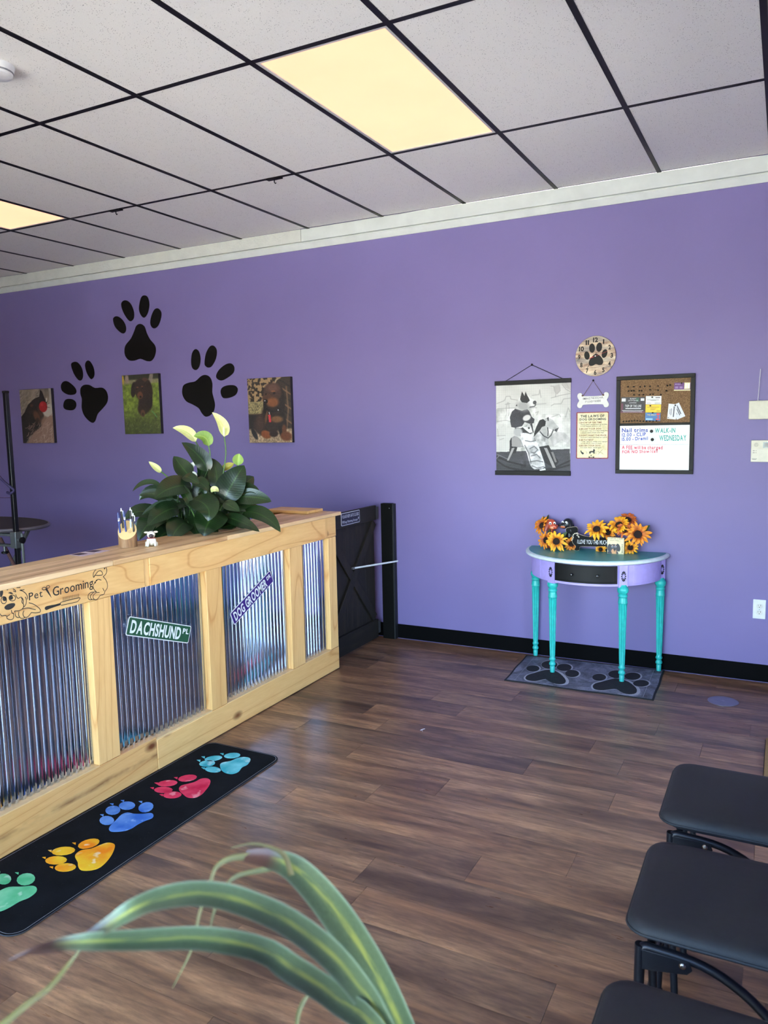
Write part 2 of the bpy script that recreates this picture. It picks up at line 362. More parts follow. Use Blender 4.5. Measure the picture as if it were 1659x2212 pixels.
# ------------------------------------------------------------ traced outlines in metres
WALL_PAWS = {"top":[[[-3.548,2.4507],[-3.502,2.4244],[-3.4812,2.3697],[-3.448,2.3143],[-3.4,2.2656],[-3.3911,2.2195],[-3.4113,2.1675],[-3.4508,2.1362],[-3.5026,2.1391],[-3.5701,2.1613],[-3.6387,2.1497],[-3.7023,2.1563],[-3.7423,2.1944],[-3.7493,2.2415],[-3.7306,2.2869],[-3.6667,2.3368],[-3.6238,2.3953],[-3.5951,2.439]],[[-3.8616,2.5136],[-3.8337,2.5346],[-3.7908,2.5281],[-3.744,2.4935],[-3.7157,2.4451],[-3.7192,2.4021],[-3.7529,2.3845],[-3.8007,2.408],[-3.8468,2.4549]],[[-3.7567,2.6284],[-3.7308,2.6568],[-3.684,2.6541],[-3.6402,2.6182],[-3.6135,2.555],[-3.6197,2.5021],[-3.6553,2.4804],[-3.6921,2.5002],[-3.7382,2.5654]],[[-3.551,2.6028],[-3.5254,2.664],[-3.4889,2.6802],[-3.449,2.6615],[-3.4351,2.6002],[-3.4565,2.5343],[-3.4964,2.4983],[-3.5307,2.5132],[-3.5544,2.5576]],[[-3.438,2.4499],[-3.4192,2.5087],[-3.3831,2.5552],[-3.3419,2.5607],[-3.3097,2.5296],[-3.3129,2.4851],[-3.3434,2.4276],[-3.384,2.402],[-3.4203,2.4108]]],"left":[[[-4.3096,1.9429],[-4.2652,1.9704],[-4.1961,1.9676],[-4.1299,1.939],[-4.046,1.9389],[-3.9967,1.9114],[-3.9766,1.8578],[-3.9948,1.8023],[-4.0554,1.7525],[-4.116,1.7087],[-4.1485,1.6525],[-4.1848,1.632],[-4.236,1.6543],[-4.2896,1.7047],[-4.3115,1.771],[-4.3024,1.8445],[-4.3165,1.8941]],[[-4.4117,2.1566],[-4.3742,2.179],[-4.3234,2.1713],[-4.2769,2.1203],[-4.2667,2.0549],[-4.2889,2.0153],[-4.3308,2.0172],[-4.3839,2.0768]],[[-4.2355,2.1424],[-4.2115,2.1781],[-4.1727,2.176],[-4.132,2.1209],[-4.1241,2.0563],[-4.1499,2.0221],[-4.1797,2.0218],[-4.2207,2.077]],[[-4.5604,1.9776],[-4.5209,2.0124],[-4.4615,2.0081],[-4.39,1.9624],[-4.3633,1.9204],[-4.3896,1.8918],[-4.4728,1.8915],[-4.5485,1.9274]],[[-4.5462,1.8026],[-4.5129,1.8481],[-4.4408,1.8524],[-4.3883,1.8309],[-4.3777,1.7926],[-4.4071,1.7571],[-4.4672,1.7505],[-4.5329,1.7655]]],"right":[[[-2.9218,1.9846],[-2.8733,1.9941],[-2.827,1.9729],[-2.8054,1.9205],[-2.8112,1.8545],[-2.7991,1.8025],[-2.7889,1.7505],[-2.8051,1.6992],[-2.8452,1.6661],[-2.8936,1.6583],[-2.9304,1.6875],[-2.9608,1.7287],[-3.0232,1.7605],[-3.0902,1.7896],[-3.1263,1.8436],[-3.1228,1.8962],[-3.1011,1.9254],[-3.0411,1.9409],[-2.9822,1.9473]],[[-3.0172,2.1005],[-3.0028,2.1736],[-2.966,2.2053],[-2.9288,2.1839],[-2.9152,2.1243],[-2.9324,2.0634],[-2.9668,2.0371],[-3.0047,2.0523]],[[-2.8769,2.0928],[-2.8573,2.165],[-2.8125,2.2176],[-2.7711,2.2179],[-2.7452,2.18],[-2.7583,2.1155],[-2.8029,2.0596],[-2.8414,2.0499],[-2.8709,2.0661]],[[-2.764,1.9846],[-2.7295,2.0296],[-2.6623,2.0667],[-2.6068,2.071],[-2.5774,2.0407],[-2.587,1.998],[-2.6403,1.9643],[-2.7065,1.9412],[-2.7525,1.9549]],[[-2.7266,1.8514],[-2.7058,1.8872],[-2.6437,1.9021],[-2.5796,1.8966],[-2.552,1.8666],[-2.5743,1.824],[-2.64,1.8016],[-2.7049,1.8038]]]}
RUNNER = {"teal":{"pad":[[-0.9723,-2.2766],[-0.9747,-2.2504],[-0.9526,-2.2253],[-0.9427,-2.1842],[-0.9229,-2.1621],[-0.8933,-2.1593],[-0.8721,-2.1776],[-0.8555,-2.2226],[-0.8606,-2.2561],[-0.8467,-2.3003],[-0.859,-2.3298],[-0.8908,-2.3347],[-0.9296,-2.3185]],"toes":[[[-0.9529,-2.1495],[-0.9474,-2.1621],[-0.949,-2.1767],[-0.9575,-2.1904],[-0.9712,-2.2005],[-0.9873,-2.2052],[-1.0028,-2.2035],[-1.0147,-2.1956],[-1.0205,-2.1832],[-1.0191,-2.1685],[-1.0106,-2.1546],[-0.9968,-2.1442],[-0.9804,-2.1396],[-0.9647,-2.1415]],[[-1.0158,-2.2071],[-1.0103,-2.2192],[-1.0118,-2.2344],[-1.0199,-2.2499],[-1.033,-2.2626],[-1.0485,-2.27],[-1.0635,-2.2707],[-1.0749,-2.2645],[-1.0806,-2.2527],[-1.0793,-2.2374],[-1.0713,-2.2217],[-1.0581,-2.2088],[-1.0423,-2.2013],[-1.0272,-2.2007]],[[-1.0069,-2.2696],[-1.0,-2.2827],[-1.0004,-2.2975],[-1.0078,-2.311],[-1.0208,-2.3206],[-1.0369,-2.3245],[-1.0529,-2.3219],[-1.0658,-2.3133],[-1.0729,-2.3003],[-1.0728,-2.2855],[-1.0654,-2.2717],[-1.0522,-2.2619],[-1.0358,-2.258],[-1.0196,-2.2608]],[[-0.9309,-2.321],[-0.9269,-2.3323],[-0.9313,-2.3432],[-0.9431,-2.3517],[-0.9601,-2.3561],[-0.9791,-2.3556],[-0.9962,-2.3501],[-1.0082,-2.3408],[-1.0125,-2.3295],[-1.0083,-2.3183],[-0.9962,-2.3097],[-0.9789,-2.3052],[-0.9597,-2.3059],[-0.9426,-2.3116]]],"claws":[[[-1.0537,-2.1773],[-1.0386,-2.1679],[-1.0245,-2.1882]],[[-1.1125,-2.2441],[-1.0975,-2.2348],[-1.0831,-2.2546]],[[-1.1066,-2.2827],[-1.0918,-2.2735],[-1.0776,-2.2928]],[[-1.0329,-2.3369],[-1.0183,-2.3279],[-1.0049,-2.3465]]]},"red":{"pad":[[-0.9825,-2.5413],[-0.992,-2.5162],[-0.9773,-2.4926],[-0.9611,-2.4643],[-0.9568,-2.4279],[-0.9334,-2.4132],[-0.9051,-2.425],[-0.881,-2.4609],[-0.8634,-2.5076],[-0.8538,-2.5478],[-0.862,-2.5779],[-0.8921,-2.5885],[-0.9296,-2.5743],[-0.9586,-2.561]],"toes":[[[-0.987,-2.4199],[-0.9798,-2.433],[-0.98,-2.449],[-0.9875,-2.4647],[-1.0006,-2.477],[-1.0169,-2.4837],[-1.0333,-2.4833],[-1.0464,-2.476],[-1.0539,-2.4631],[-1.054,-2.4471],[-1.0466,-2.4311],[-1.0333,-2.4185],[-1.0167,-2.4117],[-1.0001,-2.4123]],[[-1.0288,-2.4998],[-1.0229,-2.5118],[-1.025,-2.5264],[-1.0347,-2.5406],[-1.05,-2.5517],[-1.068,-2.5577],[-1.0851,-2.5572],[-1.0981,-2.5504],[-1.1042,-2.5385],[-1.1024,-2.5239],[-1.0927,-2.5094],[-1.0772,-2.498],[-1.0589,-2.4921],[-1.0416,-2.4927]],[[-0.9982,-2.5632],[-0.9933,-2.5743],[-0.9967,-2.5865],[-1.0076,-2.5975],[-1.024,-2.6051],[-1.0427,-2.608],[-1.06,-2.6054],[-1.0726,-2.5979],[-1.0778,-2.5868],[-1.0746,-2.5745],[-1.0636,-2.5633],[-1.0469,-2.5555],[-1.028,-2.5528],[-1.0106,-2.5555]],[[-0.9338,-2.5786],[-0.9276,-2.5907],[-0.9293,-2.6043],[-0.9384,-2.6168],[-0.9531,-2.6258],[-0.9707,-2.6296],[-0.9877,-2.6273],[-1.0007,-2.6194],[-1.0073,-2.6074],[-1.0059,-2.5936],[-0.9968,-2.5808],[-0.9818,-2.5716],[-0.9639,-2.5679],[-0.9468,-2.5704]]],"claws":[[[-1.0784,-2.4681],[-1.0643,-2.4594],[-1.0509,-2.4766]],[[-1.1217,-2.5458],[-1.1078,-2.5372],[-1.0943,-2.5537]],[[-1.1047,-2.5883],[-1.091,-2.5799],[-1.0779,-2.5959]],[[-1.0227,-2.6188],[-1.0092,-2.6106],[-0.9968,-2.6261]]]},"blue":{"pad":[[-0.997,-2.9228],[-1.0118,-2.8998],[-1.0247,-2.8598],[-1.0379,-2.8186],[-1.0278,-2.7946],[-0.9965,-2.7912],[-0.9629,-2.7755],[-0.937,-2.7569],[-0.9149,-2.7657],[-0.903,-2.787],[-0.9138,-2.8154],[-0.9192,-2.8486],[-0.9181,-2.8783],[-0.9285,-2.9054],[-0.9555,-2.9255],[-0.9768,-2.9326]],"toes":[[[-1.0297,-2.8653],[-1.0206,-2.8777],[-1.0186,-2.8901],[-1.0241,-2.9001],[-1.0361,-2.9057],[-1.0521,-2.9059],[-1.0692,-2.9006],[-1.084,-2.8908],[-1.0935,-2.8783],[-1.0958,-2.8657],[-1.0903,-2.8554],[-1.0781,-2.8497],[-1.0617,-2.8496],[-1.0444,-2.8552]],[[-1.0745,-2.7894],[-1.0639,-2.8027],[-1.0602,-2.8166],[-1.0641,-2.8285],[-1.0748,-2.8361],[-1.0901,-2.838],[-1.1073,-2.8337],[-1.1229,-2.824],[-1.1338,-2.8109],[-1.1378,-2.7967],[-1.1341,-2.7845],[-1.1232,-2.7767],[-1.1074,-2.7749],[-1.09,-2.7794]],[[-1.0461,-2.735],[-1.0372,-2.7479],[-1.0358,-2.7616],[-1.042,-2.7734],[-1.0547,-2.7811],[-1.0714,-2.7832],[-1.0888,-2.7793],[-1.1036,-2.77],[-1.1129,-2.7572],[-1.1147,-2.7434],[-1.1085,-2.7312],[-1.0955,-2.7234],[-1.0785,-2.7213],[-1.0609,-2.7255]],[[-0.9761,-2.7027],[-0.9631,-2.7173],[-0.9559,-2.734],[-0.9559,-2.7495],[-0.963,-2.7609],[-0.9757,-2.7659],[-0.9917,-2.7637],[-1.0079,-2.7546],[-1.0212,-2.7402],[-1.0287,-2.7235],[-1.0291,-2.7076],[-1.022,-2.6958],[-1.0089,-2.6907],[-0.9924,-2.6932]]],"claws":[[[-1.12,-2.855],[-1.1073,-2.8472],[-1.0949,-2.8607]],[[-1.1546,-2.7706],[-1.1414,-2.7626],[-1.1285,-2.777]],[[-1.1358,-2.7294],[-1.1226,-2.7213],[-1.1096,-2.736]],[[-1.0584,-2.7035],[-1.0452,-2.6954],[-1.0327,-2.7102]]]},"orange":{"pad":[[-0.9582,-3.1208],[-0.9718,-3.1009],[-0.9703,-3.0774],[-0.9475,-3.0558],[-0.9364,-3.0232],[-0.9244,-2.9995],[-0.8976,-2.9938],[-0.8752,-3.008],[-0.8436,-3.0534],[-0.8234,-3.1019],[-0.82,-3.1379],[-0.8386,-3.1616],[-0.8667,-3.1725],[-0.8951,-3.1612],[-0.9204,-3.1416]],"toes":[[[-0.9624,-3.002],[-0.9527,-3.0137],[-0.9492,-3.0294],[-0.9524,-3.046],[-0.9618,-3.0601],[-0.9754,-3.0692],[-0.9906,-3.0715],[-1.0046,-3.0665],[-1.0145,-3.0552],[-1.0184,-3.0396],[-1.0153,-3.0228],[-1.006,-3.0083],[-0.9921,-2.9989],[-0.9765,-2.9967]],[[-0.9964,-3.0872],[-0.9891,-3.098],[-0.9899,-3.1116],[-0.9985,-3.1252],[-1.0132,-3.1362],[-1.0312,-3.1425],[-1.0489,-3.1429],[-1.063,-3.1373],[-1.0707,-3.1267],[-1.0702,-3.1131],[-1.0617,-3.0993],[-1.0468,-3.088],[-1.0284,-3.0816],[-1.0104,-3.0814]],[[-0.969,-3.1478],[-0.9624,-3.1578],[-0.9636,-3.1698],[-0.9726,-3.1812],[-0.9873,-3.19],[-1.0051,-3.1945],[-1.0224,-3.1937],[-1.036,-3.1878],[-1.043,-3.1778],[-1.042,-3.1658],[-1.0331,-3.1541],[-1.0181,-3.1451],[-0.9999,-3.1407],[-0.9824,-3.1416]],[[-0.9015,-3.1653],[-0.895,-3.175],[-0.896,-3.1868],[-0.9042,-3.1982],[-0.9181,-3.2071],[-0.9349,-3.2117],[-0.9514,-3.2112],[-0.9643,-3.2055],[-0.9712,-3.1958],[-0.9704,-3.184],[-0.9622,-3.1724],[-0.9481,-3.1633],[-0.931,-3.1587],[-0.9144,-3.1594]]],"claws":[[[-1.0474,-3.0571],[-1.0354,-3.0499],[-1.0242,-3.0615]],[[-1.0873,-3.1336],[-1.0756,-3.1266],[-1.0644,-3.1375]],[[-1.0671,-3.1759],[-1.0556,-3.169],[-1.0446,-3.1795]],[[-0.9898,-3.2069],[-0.9785,-3.2002],[-0.9682,-3.2104]]]},"green":{"pad":[[-1.0144,-3.4606],[-1.0335,-3.4374],[-1.027,-3.4123],[-1.0222,-3.382],[-1.0126,-3.3547],[-0.9747,-3.3344],[-0.9453,-3.3146],[-0.9203,-3.3164],[-0.9009,-3.3353],[-0.8969,-3.3666],[-0.9071,-3.3932],[-0.9085,-3.4258],[-0.9159,-3.4534],[-0.9379,-3.4763],[-0.9707,-3.4818]],"toes":[[[-0.9786,-3.2765],[-0.966,-3.2883],[-0.9602,-3.3018],[-0.9622,-3.3142],[-0.9715,-3.3233],[-0.9863,-3.3272],[-1.0037,-3.3254],[-1.0205,-3.3179],[-1.0334,-3.3063],[-1.0396,-3.2928],[-1.0379,-3.28],[-1.0285,-3.2706],[-1.0133,-3.2666],[-0.9954,-3.2687]],[[-1.0479,-3.3191],[-1.0378,-3.3297],[-1.0347,-3.3404],[-1.0391,-3.3492],[-1.05,-3.3544],[-1.0654,-3.355],[-1.0824,-3.3509],[-1.0976,-3.3428],[-1.108,-3.3322],[-1.1115,-3.3213],[-1.1072,-3.3123],[-1.096,-3.3069],[-1.0802,-3.3064],[-1.063,-3.3108]],[[-1.0743,-3.366],[-1.0633,-3.3762],[-1.0586,-3.387],[-1.0611,-3.3965],[-1.0703,-3.4027],[-1.0843,-3.4046],[-1.1006,-3.4017],[-1.116,-3.3946],[-1.1273,-3.3845],[-1.1324,-3.3735],[-1.13,-3.3638],[-1.1206,-3.3574],[-1.1062,-3.3555],[-1.0896,-3.3586]],[[-1.0348,-3.4325],[-1.0263,-3.4412],[-1.024,-3.4503],[-1.0283,-3.458],[-1.0383,-3.4628],[-1.0521,-3.4638],[-1.0671,-3.4608],[-1.0803,-3.4543],[-1.0892,-3.4456],[-1.0917,-3.4364],[-1.0875,-3.4286],[-1.0772,-3.4237],[-1.0631,-3.4228],[-1.0479,-3.4259]]],"claws":[[[-1.0713,-3.2864],[-1.0601,-3.2798],[-1.0495,-3.2895]],[[-1.1368,-3.3115],[-1.1256,-3.3048],[-1.1147,-3.3144]],[[-1.1589,-3.3632],[-1.1479,-3.3566],[-1.137,-3.3658]],[[-1.1229,-3.4251],[-1.1121,-3.4188],[-1.1017,-3.4274]]]}}
TMAT = [{"pad":[[-0.0496,-0.5063],[-0.0495,-0.4514],[-0.0224,-0.3947],[0.0081,-0.3359],[0.0283,-0.3109],[0.0597,-0.3017],[0.1037,-0.3279],[0.1487,-0.3859],[0.186,-0.4557],[0.1946,-0.5148],[0.1703,-0.5442],[0.13,-0.5373],[0.0928,-0.5076],[0.0704,-0.4856],[0.0466,-0.5175],[0.0229,-0.5492],[-0.0089,-0.5527],[-0.0321,-0.5417]],"toes":[[[-0.0206,-0.3023],[-0.0167,-0.3307],[-0.0209,-0.3565],[-0.0325,-0.3748],[-0.0491,-0.3822],[-0.0677,-0.3771],[-0.0845,-0.3606],[-0.0964,-0.3356],[-0.1008,-0.307],[-0.0969,-0.2806],[-0.0852,-0.2616],[-0.0681,-0.2541],[-0.0491,-0.2596],[-0.0322,-0.2769]],[[0.0622,-0.1833],[0.0669,-0.2204],[0.0616,-0.2538],[0.0474,-0.2772],[0.0271,-0.2861],[0.0045,-0.2789],[-0.0161,-0.2569],[-0.0306,-0.2239],[-0.0361,-0.1865],[-0.0312,-0.152],[-0.0168,-0.1276],[0.0042,-0.1184],[0.0274,-0.1264],[0.0481,-0.1496]],[[0.1586,-0.2002],[0.162,-0.2331],[0.1564,-0.2628],[0.1429,-0.2837],[0.1241,-0.292],[0.1037,-0.286],[0.0855,-0.2667],[0.0732,-0.2377],[0.0692,-0.2047],[0.0745,-0.1741],[0.0882,-0.1523],[0.1075,-0.1438],[0.1284,-0.1505],[0.1466,-0.1707]],[[0.2302,-0.3013],[0.2333,-0.3326],[0.2281,-0.3609],[0.2157,-0.3806],[0.1985,-0.3883],[0.1797,-0.3822],[0.1631,-0.3637],[0.1517,-0.3359],[0.1481,-0.3044],[0.153,-0.2754],[0.1655,-0.2548],[0.1833,-0.247],[0.2025,-0.2536],[0.2192,-0.273]]]},{"pad":[[0.3563,-0.4942],[0.3603,-0.4413],[0.3886,-0.3975],[0.421,-0.341],[0.4519,-0.3061],[0.4902,-0.3104],[0.5315,-0.3342],[0.5713,-0.3885],[0.5989,-0.4462],[0.6066,-0.5109],[0.586,-0.545],[0.5578,-0.5518],[0.524,-0.5285],[0.4935,-0.4932],[0.4657,-0.5056],[0.4304,-0.541],[0.3964,-0.5522],[0.3718,-0.5375]],"toes":[[[0.3949,-0.3054],[0.3969,-0.3353],[0.3911,-0.3623],[0.3786,-0.3813],[0.362,-0.3887],[0.3443,-0.3831],[0.329,-0.3654],[0.3191,-0.3389],[0.3167,-0.3089],[0.3223,-0.2811],[0.3349,-0.2614],[0.352,-0.2539],[0.3701,-0.26],[0.3854,-0.2785]],[[0.4829,-0.2009],[0.4843,-0.2347],[0.4768,-0.2652],[0.4619,-0.2868],[0.4425,-0.2954],[0.4223,-0.2893],[0.4052,-0.2696],[0.3946,-0.2399],[0.3926,-0.206],[0.3998,-0.1745],[0.415,-0.152],[0.4349,-0.1432],[0.4556,-0.15],[0.4727,-0.1706]],[[0.5805,-0.2017],[0.5811,-0.2343],[0.5731,-0.2638],[0.558,-0.2849],[0.5388,-0.2933],[0.5192,-0.2877],[0.5029,-0.2689],[0.4931,-0.2403],[0.492,-0.2076],[0.4998,-0.1772],[0.5151,-0.1553],[0.5348,-0.1466],[0.5549,-0.1529],[0.5712,-0.1726]],[[0.647,-0.314],[0.6468,-0.3425],[0.6383,-0.3688],[0.6233,-0.388],[0.6047,-0.3963],[0.5859,-0.3921],[0.5707,-0.3763],[0.5621,-0.3517],[0.5618,-0.3231],[0.5701,-0.2961],[0.5853,-0.2763],[0.6044,-0.2678],[0.6235,-0.2724],[0.6387,-0.2889]]]}]
TMAT_CORNERS = [[-0.1544,-0.5997],[-0.1812,-0.0562],[0.6977,-0.0216],[0.7138,-0.5905]]
SIGN_STROKES = [[[-3.1538,1.006],[-3.1468,1.0005],[-3.1429,0.9943],[-3.138,0.9988],[-3.1301,1.0039],[-3.1151,1.0031]],[[-3.1151,1.0031],[-3.1276,0.998],[-3.114,0.998],[-3.1002,0.9993],[-3.0878,1.0005]],[[-3.0878,1.0005],[-3.105,0.9962],[-3.0884,0.9929]],[[-3.1204,0.9938],[-3.1118,0.988],[-3.1094,0.9807],[-3.1195,0.9868]],[[-3.0923,0.9832],[-3.0804,0.9775],[-3.0703,0.9685],[-3.0634,0.9574],[-3.0619,0.9459],[-3.0632,0.942]],[[-3.0923,0.9832],[-3.0723,0.9814]],[[-3.0716,0.9535],[-3.0677,0.9444],[-3.0688,0.9307],[-3.0743,0.9208],[-3.0809,0.9167]],[[-3.1102,0.9713],[-3.1079,0.9626],[-3.1009,0.9542],[-3.0915,0.9564],[-3.0856,0.9537],[-3.0804,0.9416],[-3.0828,0.931],[-3.0869,0.9374],[-3.0845,0.948],[-3.0888,0.9517]],[[-3.0813,0.9307],[-3.0807,0.9195],[-3.0876,0.9113],[-3.1018,0.9076],[-3.1199,0.9104],[-3.1174,0.9043]],[[-3.1119,0.958],[-3.1137,0.9536],[-3.1177,0.9506],[-3.1233,0.9497],[-3.1292,0.951],[-3.1344,0.9542],[-3.1377,0.9587],[-3.1386,0.9636],[-3.1369,0.968],[-3.1329,0.9709],[-3.1274,0.9719],[-3.1215,0.9706],[-3.1163,0.9674],[-3.1129,0.9629],[-3.1119,0.958]],[[-3.1496,0.9579],[-3.1512,0.9526],[-3.1546,0.9488],[-3.1593,0.9473],[-3.1642,0.9484],[-3.1684,0.9518],[-3.171,0.9569],[-3.1716,0.9626],[-3.1701,0.9679],[-3.1667,0.9716],[-3.162,0.9731],[-3.1571,0.9721],[-3.1529,0.9687],[-3.1502,0.9636],[-3.1496,0.9579]],[[-3.133,0.9175],[-3.1322,0.9091],[-3.1282,0.9027],[-3.1236,0.903]],[[-3.1526,0.8988],[-3.1532,0.8909],[-3.1434,0.8836],[-3.133,0.8819],[-3.1265,0.8872],[-3.1243,0.9018]],[[-3.1793,0.9145],[-3.1742,0.9053],[-3.1596,0.9032],[-3.1526,0.8988],[-3.1404,0.9014]],[[-3.1715,1.0055],[-3.1656,1.0057],[-3.1601,1.0013],[-3.1611,0.9967]],[[-3.1176,0.9016],[-3.1171,0.8905],[-3.1085,0.883],[-3.1024,0.8829]],[[-3.1022,0.9036],[-3.1047,0.8918],[-3.0981,0.8791],[-3.086,0.8749],[-3.0779,0.8785]],[[-3.0806,0.9028],[-3.0861,0.893],[-3.0825,0.8796],[-3.0704,0.8754],[-3.0588,0.8811],[-3.0503,0.8889]],[[-3.0892,0.9103],[-3.0643,0.9097],[-3.046,0.9019],[-3.0305,0.8956]],[[-3.0503,0.8889],[-3.0316,0.8831],[-3.0139,0.8819]],[[-3.058,0.9284],[-3.0382,0.9184],[-3.0202,0.9032],[-3.0114,0.8927],[-3.0103,0.8853],[-3.014,0.8805]],[[-2.9777,0.9678],[-2.9783,0.9656],[-2.9805,0.9639],[-2.9839,0.9631],[-2.9877,0.9633],[-2.9913,0.9644],[-2.994,0.9663],[-2.9951,0.9686],[-2.9945,0.9708],[-2.9923,0.9725],[-2.9889,0.9733],[-2.985,0.9731],[-2.9814,0.972],[-2.9788,0.97],[-2.9779,0.9679]],[[-2.9612,0.9714],[-2.9615,0.9692],[-2.9632,0.9675],[-2.966,0.9664],[-2.9693,0.9664],[-2.9724,0.9672],[-2.9748,0.9689],[-2.976,0.971],[-2.9757,0.9731],[-2.9741,0.9749],[-2.9713,0.9759],[-2.968,0.976],[-2.9648,0.9751],[-2.9624,0.9735],[-2.9613,0.9714]],[[-2.9168,0.896],[-2.9069,0.8988],[-2.8263,0.8977],[-2.8269,0.8898],[-2.8357,0.8842],[-2.8483,0.884],[-2.9148,0.886]],[[-2.7106,1.0046],[-2.7301,1.0004],[-2.7354,1.0044],[-2.7283,0.9986],[-2.7403,0.9916],[-2.7477,0.9793],[-2.746,0.9669],[-2.7337,0.9783],[-2.7196,0.9879],[-2.7063,0.9864],[-2.6994,0.9766],[-2.702,0.9684],[-2.7192,0.9695],[-2.7398,0.9733],[-2.7454,0.9652]],[[-2.7029,1.0054],[-2.6897,1.001],[-2.6867,0.9897],[-2.682,0.9996],[-2.6759,0.9877],[-2.6783,0.9727],[-2.6888,0.9638],[-2.6968,0.9607]],[[-2.6968,0.9607],[-2.6826,0.9426],[-2.6764,0.9228],[-2.6795,0.9079],[-2.6922,0.8965],[-2.6969,0.8866],[-2.7106,0.8848]],[[-2.7075,0.9473],[-2.7224,0.9539],[-2.7359,0.9513],[-2.7283,0.9513],[-2.744,0.9452],[-2.7365,0.9438],[-2.7503,0.9373],[-2.752,0.9255],[-2.7448,0.9118],[-2.7359,0.9039]],[[-2.7359,0.9039],[-2.7659,0.907],[-2.7796,0.8993],[-2.7806,0.8859],[-2.772,0.878],[-2.7608,0.8771]],[[-2.7511,0.904],[-2.7667,0.8966],[-2.7678,0.8832],[-2.7608,0.8771],[-2.7496,0.8747]],[[-2.7211,0.8978],[-2.74,0.9002],[-2.7539,0.8924],[-2.7549,0.8804],[-2.7423,0.8716],[-2.7306,0.8752],[-2.7183,0.8849],[-2.7067,0.8856]],[[-2.7026,0.9125],[-2.6959,0.8988]]]
SIGN_TEETH = [[[-2.9052,0.8985],[-2.9037,0.9162]],[[-2.9012,0.8984],[-2.8997,0.9162]],[[-2.8971,0.8983],[-2.8957,0.9161]],[[-2.8931,0.8982],[-2.8916,0.916]],[[-2.8891,0.8981],[-2.8876,0.9159]],[[-2.885,0.898],[-2.8836,0.9158]],[[-2.881,0.898],[-2.8795,0.9157]],[[-2.8769,0.8979],[-2.8754,0.9156]],[[-2.8728,0.8978],[-2.8714,0.9155]],[[-2.8687,0.8977],[-2.8673,0.9154]],[[-2.8646,0.8976],[-2.8632,0.9153]],[[-2.8605,0.8975],[-2.8591,0.9152]],[[-2.8564,0.8974],[-2.8549,0.9151]],[[-2.8523,0.8974],[-2.8508,0.915]],[[-2.8481,0.8973],[-2.8467,0.915]],[[-2.844,0.8972],[-2.8425,0.9149]],[[-2.8398,0.8971],[-2.8384,0.9148]],[[-2.8357,0.897],[-2.8342,0.9147]],[[-2.8315,0.8969],[-2.83,0.9146]],[[-2.8273,0.8968],[-2.8259,0.9145]]]
SIGN_FILLS = [[[-3.141,0.9818],[-3.1347,0.9845],[-3.1259,0.9819],[-3.1205,0.9753],[-3.1294,0.9766],[-3.1351,0.98]],[[-3.1223,0.9615],[-3.1234,0.9582],[-3.1259,0.9559],[-3.1294,0.9551],[-3.1331,0.9559],[-3.1362,0.9581],[-3.1383,0.9614],[-3.1388,0.965],[-3.1377,0.9683],[-3.1352,0.9706],[-3.1317,0.9715],[-3.128,0.9707],[-3.1248,0.9685],[-3.1228,0.9652]],[[-3.1486,0.9625],[-3.1497,0.959],[-3.1522,0.9565],[-3.1557,0.9556],[-3.1593,0.9564],[-3.1624,0.9587],[-3.1644,0.9622],[-3.1649,0.966],[-3.1638,0.9695],[-3.1613,0.972],[-3.1579,0.9729],[-3.1542,0.9721],[-3.1511,0.9698],[-3.1491,0.9664]],[[-3.1723,0.9963],[-3.1634,0.9972],[-3.1604,0.9912],[-3.1634,0.9797],[-3.1699,0.973],[-3.1738,0.9778]],[[-3.1607,0.9319],[-3.1551,0.9388],[-3.1413,0.9425],[-3.1234,0.9413],[-3.1156,0.9368],[-3.1183,0.9292],[-3.1295,0.9222],[-3.1432,0.9204],[-3.1549,0.9238]],[[-2.9809,0.9628],[-2.9724,0.9654],[-2.9563,0.9268],[-2.9618,0.9332]],[[-2.9895,0.8877],[-2.9892,0.8948],[-2.9814,0.8979],[-2.9615,0.8972],[-2.938,0.8958],[-2.9174,0.8962],[-2.9163,0.8887],[-2.9353,0.8871],[-2.9557,0.8858],[-2.9692,0.8846],[-2.9826,0.8827]]]
SIGN_TEXT = {"Pet":[[-3.0557,0.9368],[-2.9951,0.9388],[-3.0557,0.9663]],"Grooming":[[-2.9493,0.93],[-2.7509,0.9298],[-2.9482,0.9677]]}
ST_GREEN = [[-2.5392,0.7528],[-2.1441,0.6094],[-2.1633,0.5266],[-2.5567,0.6676]]
ST_PURPLE = [[-1.482,0.7672],[-1.4463,0.697],[-1.8078,0.5338],[-1.8496,0.5983]]
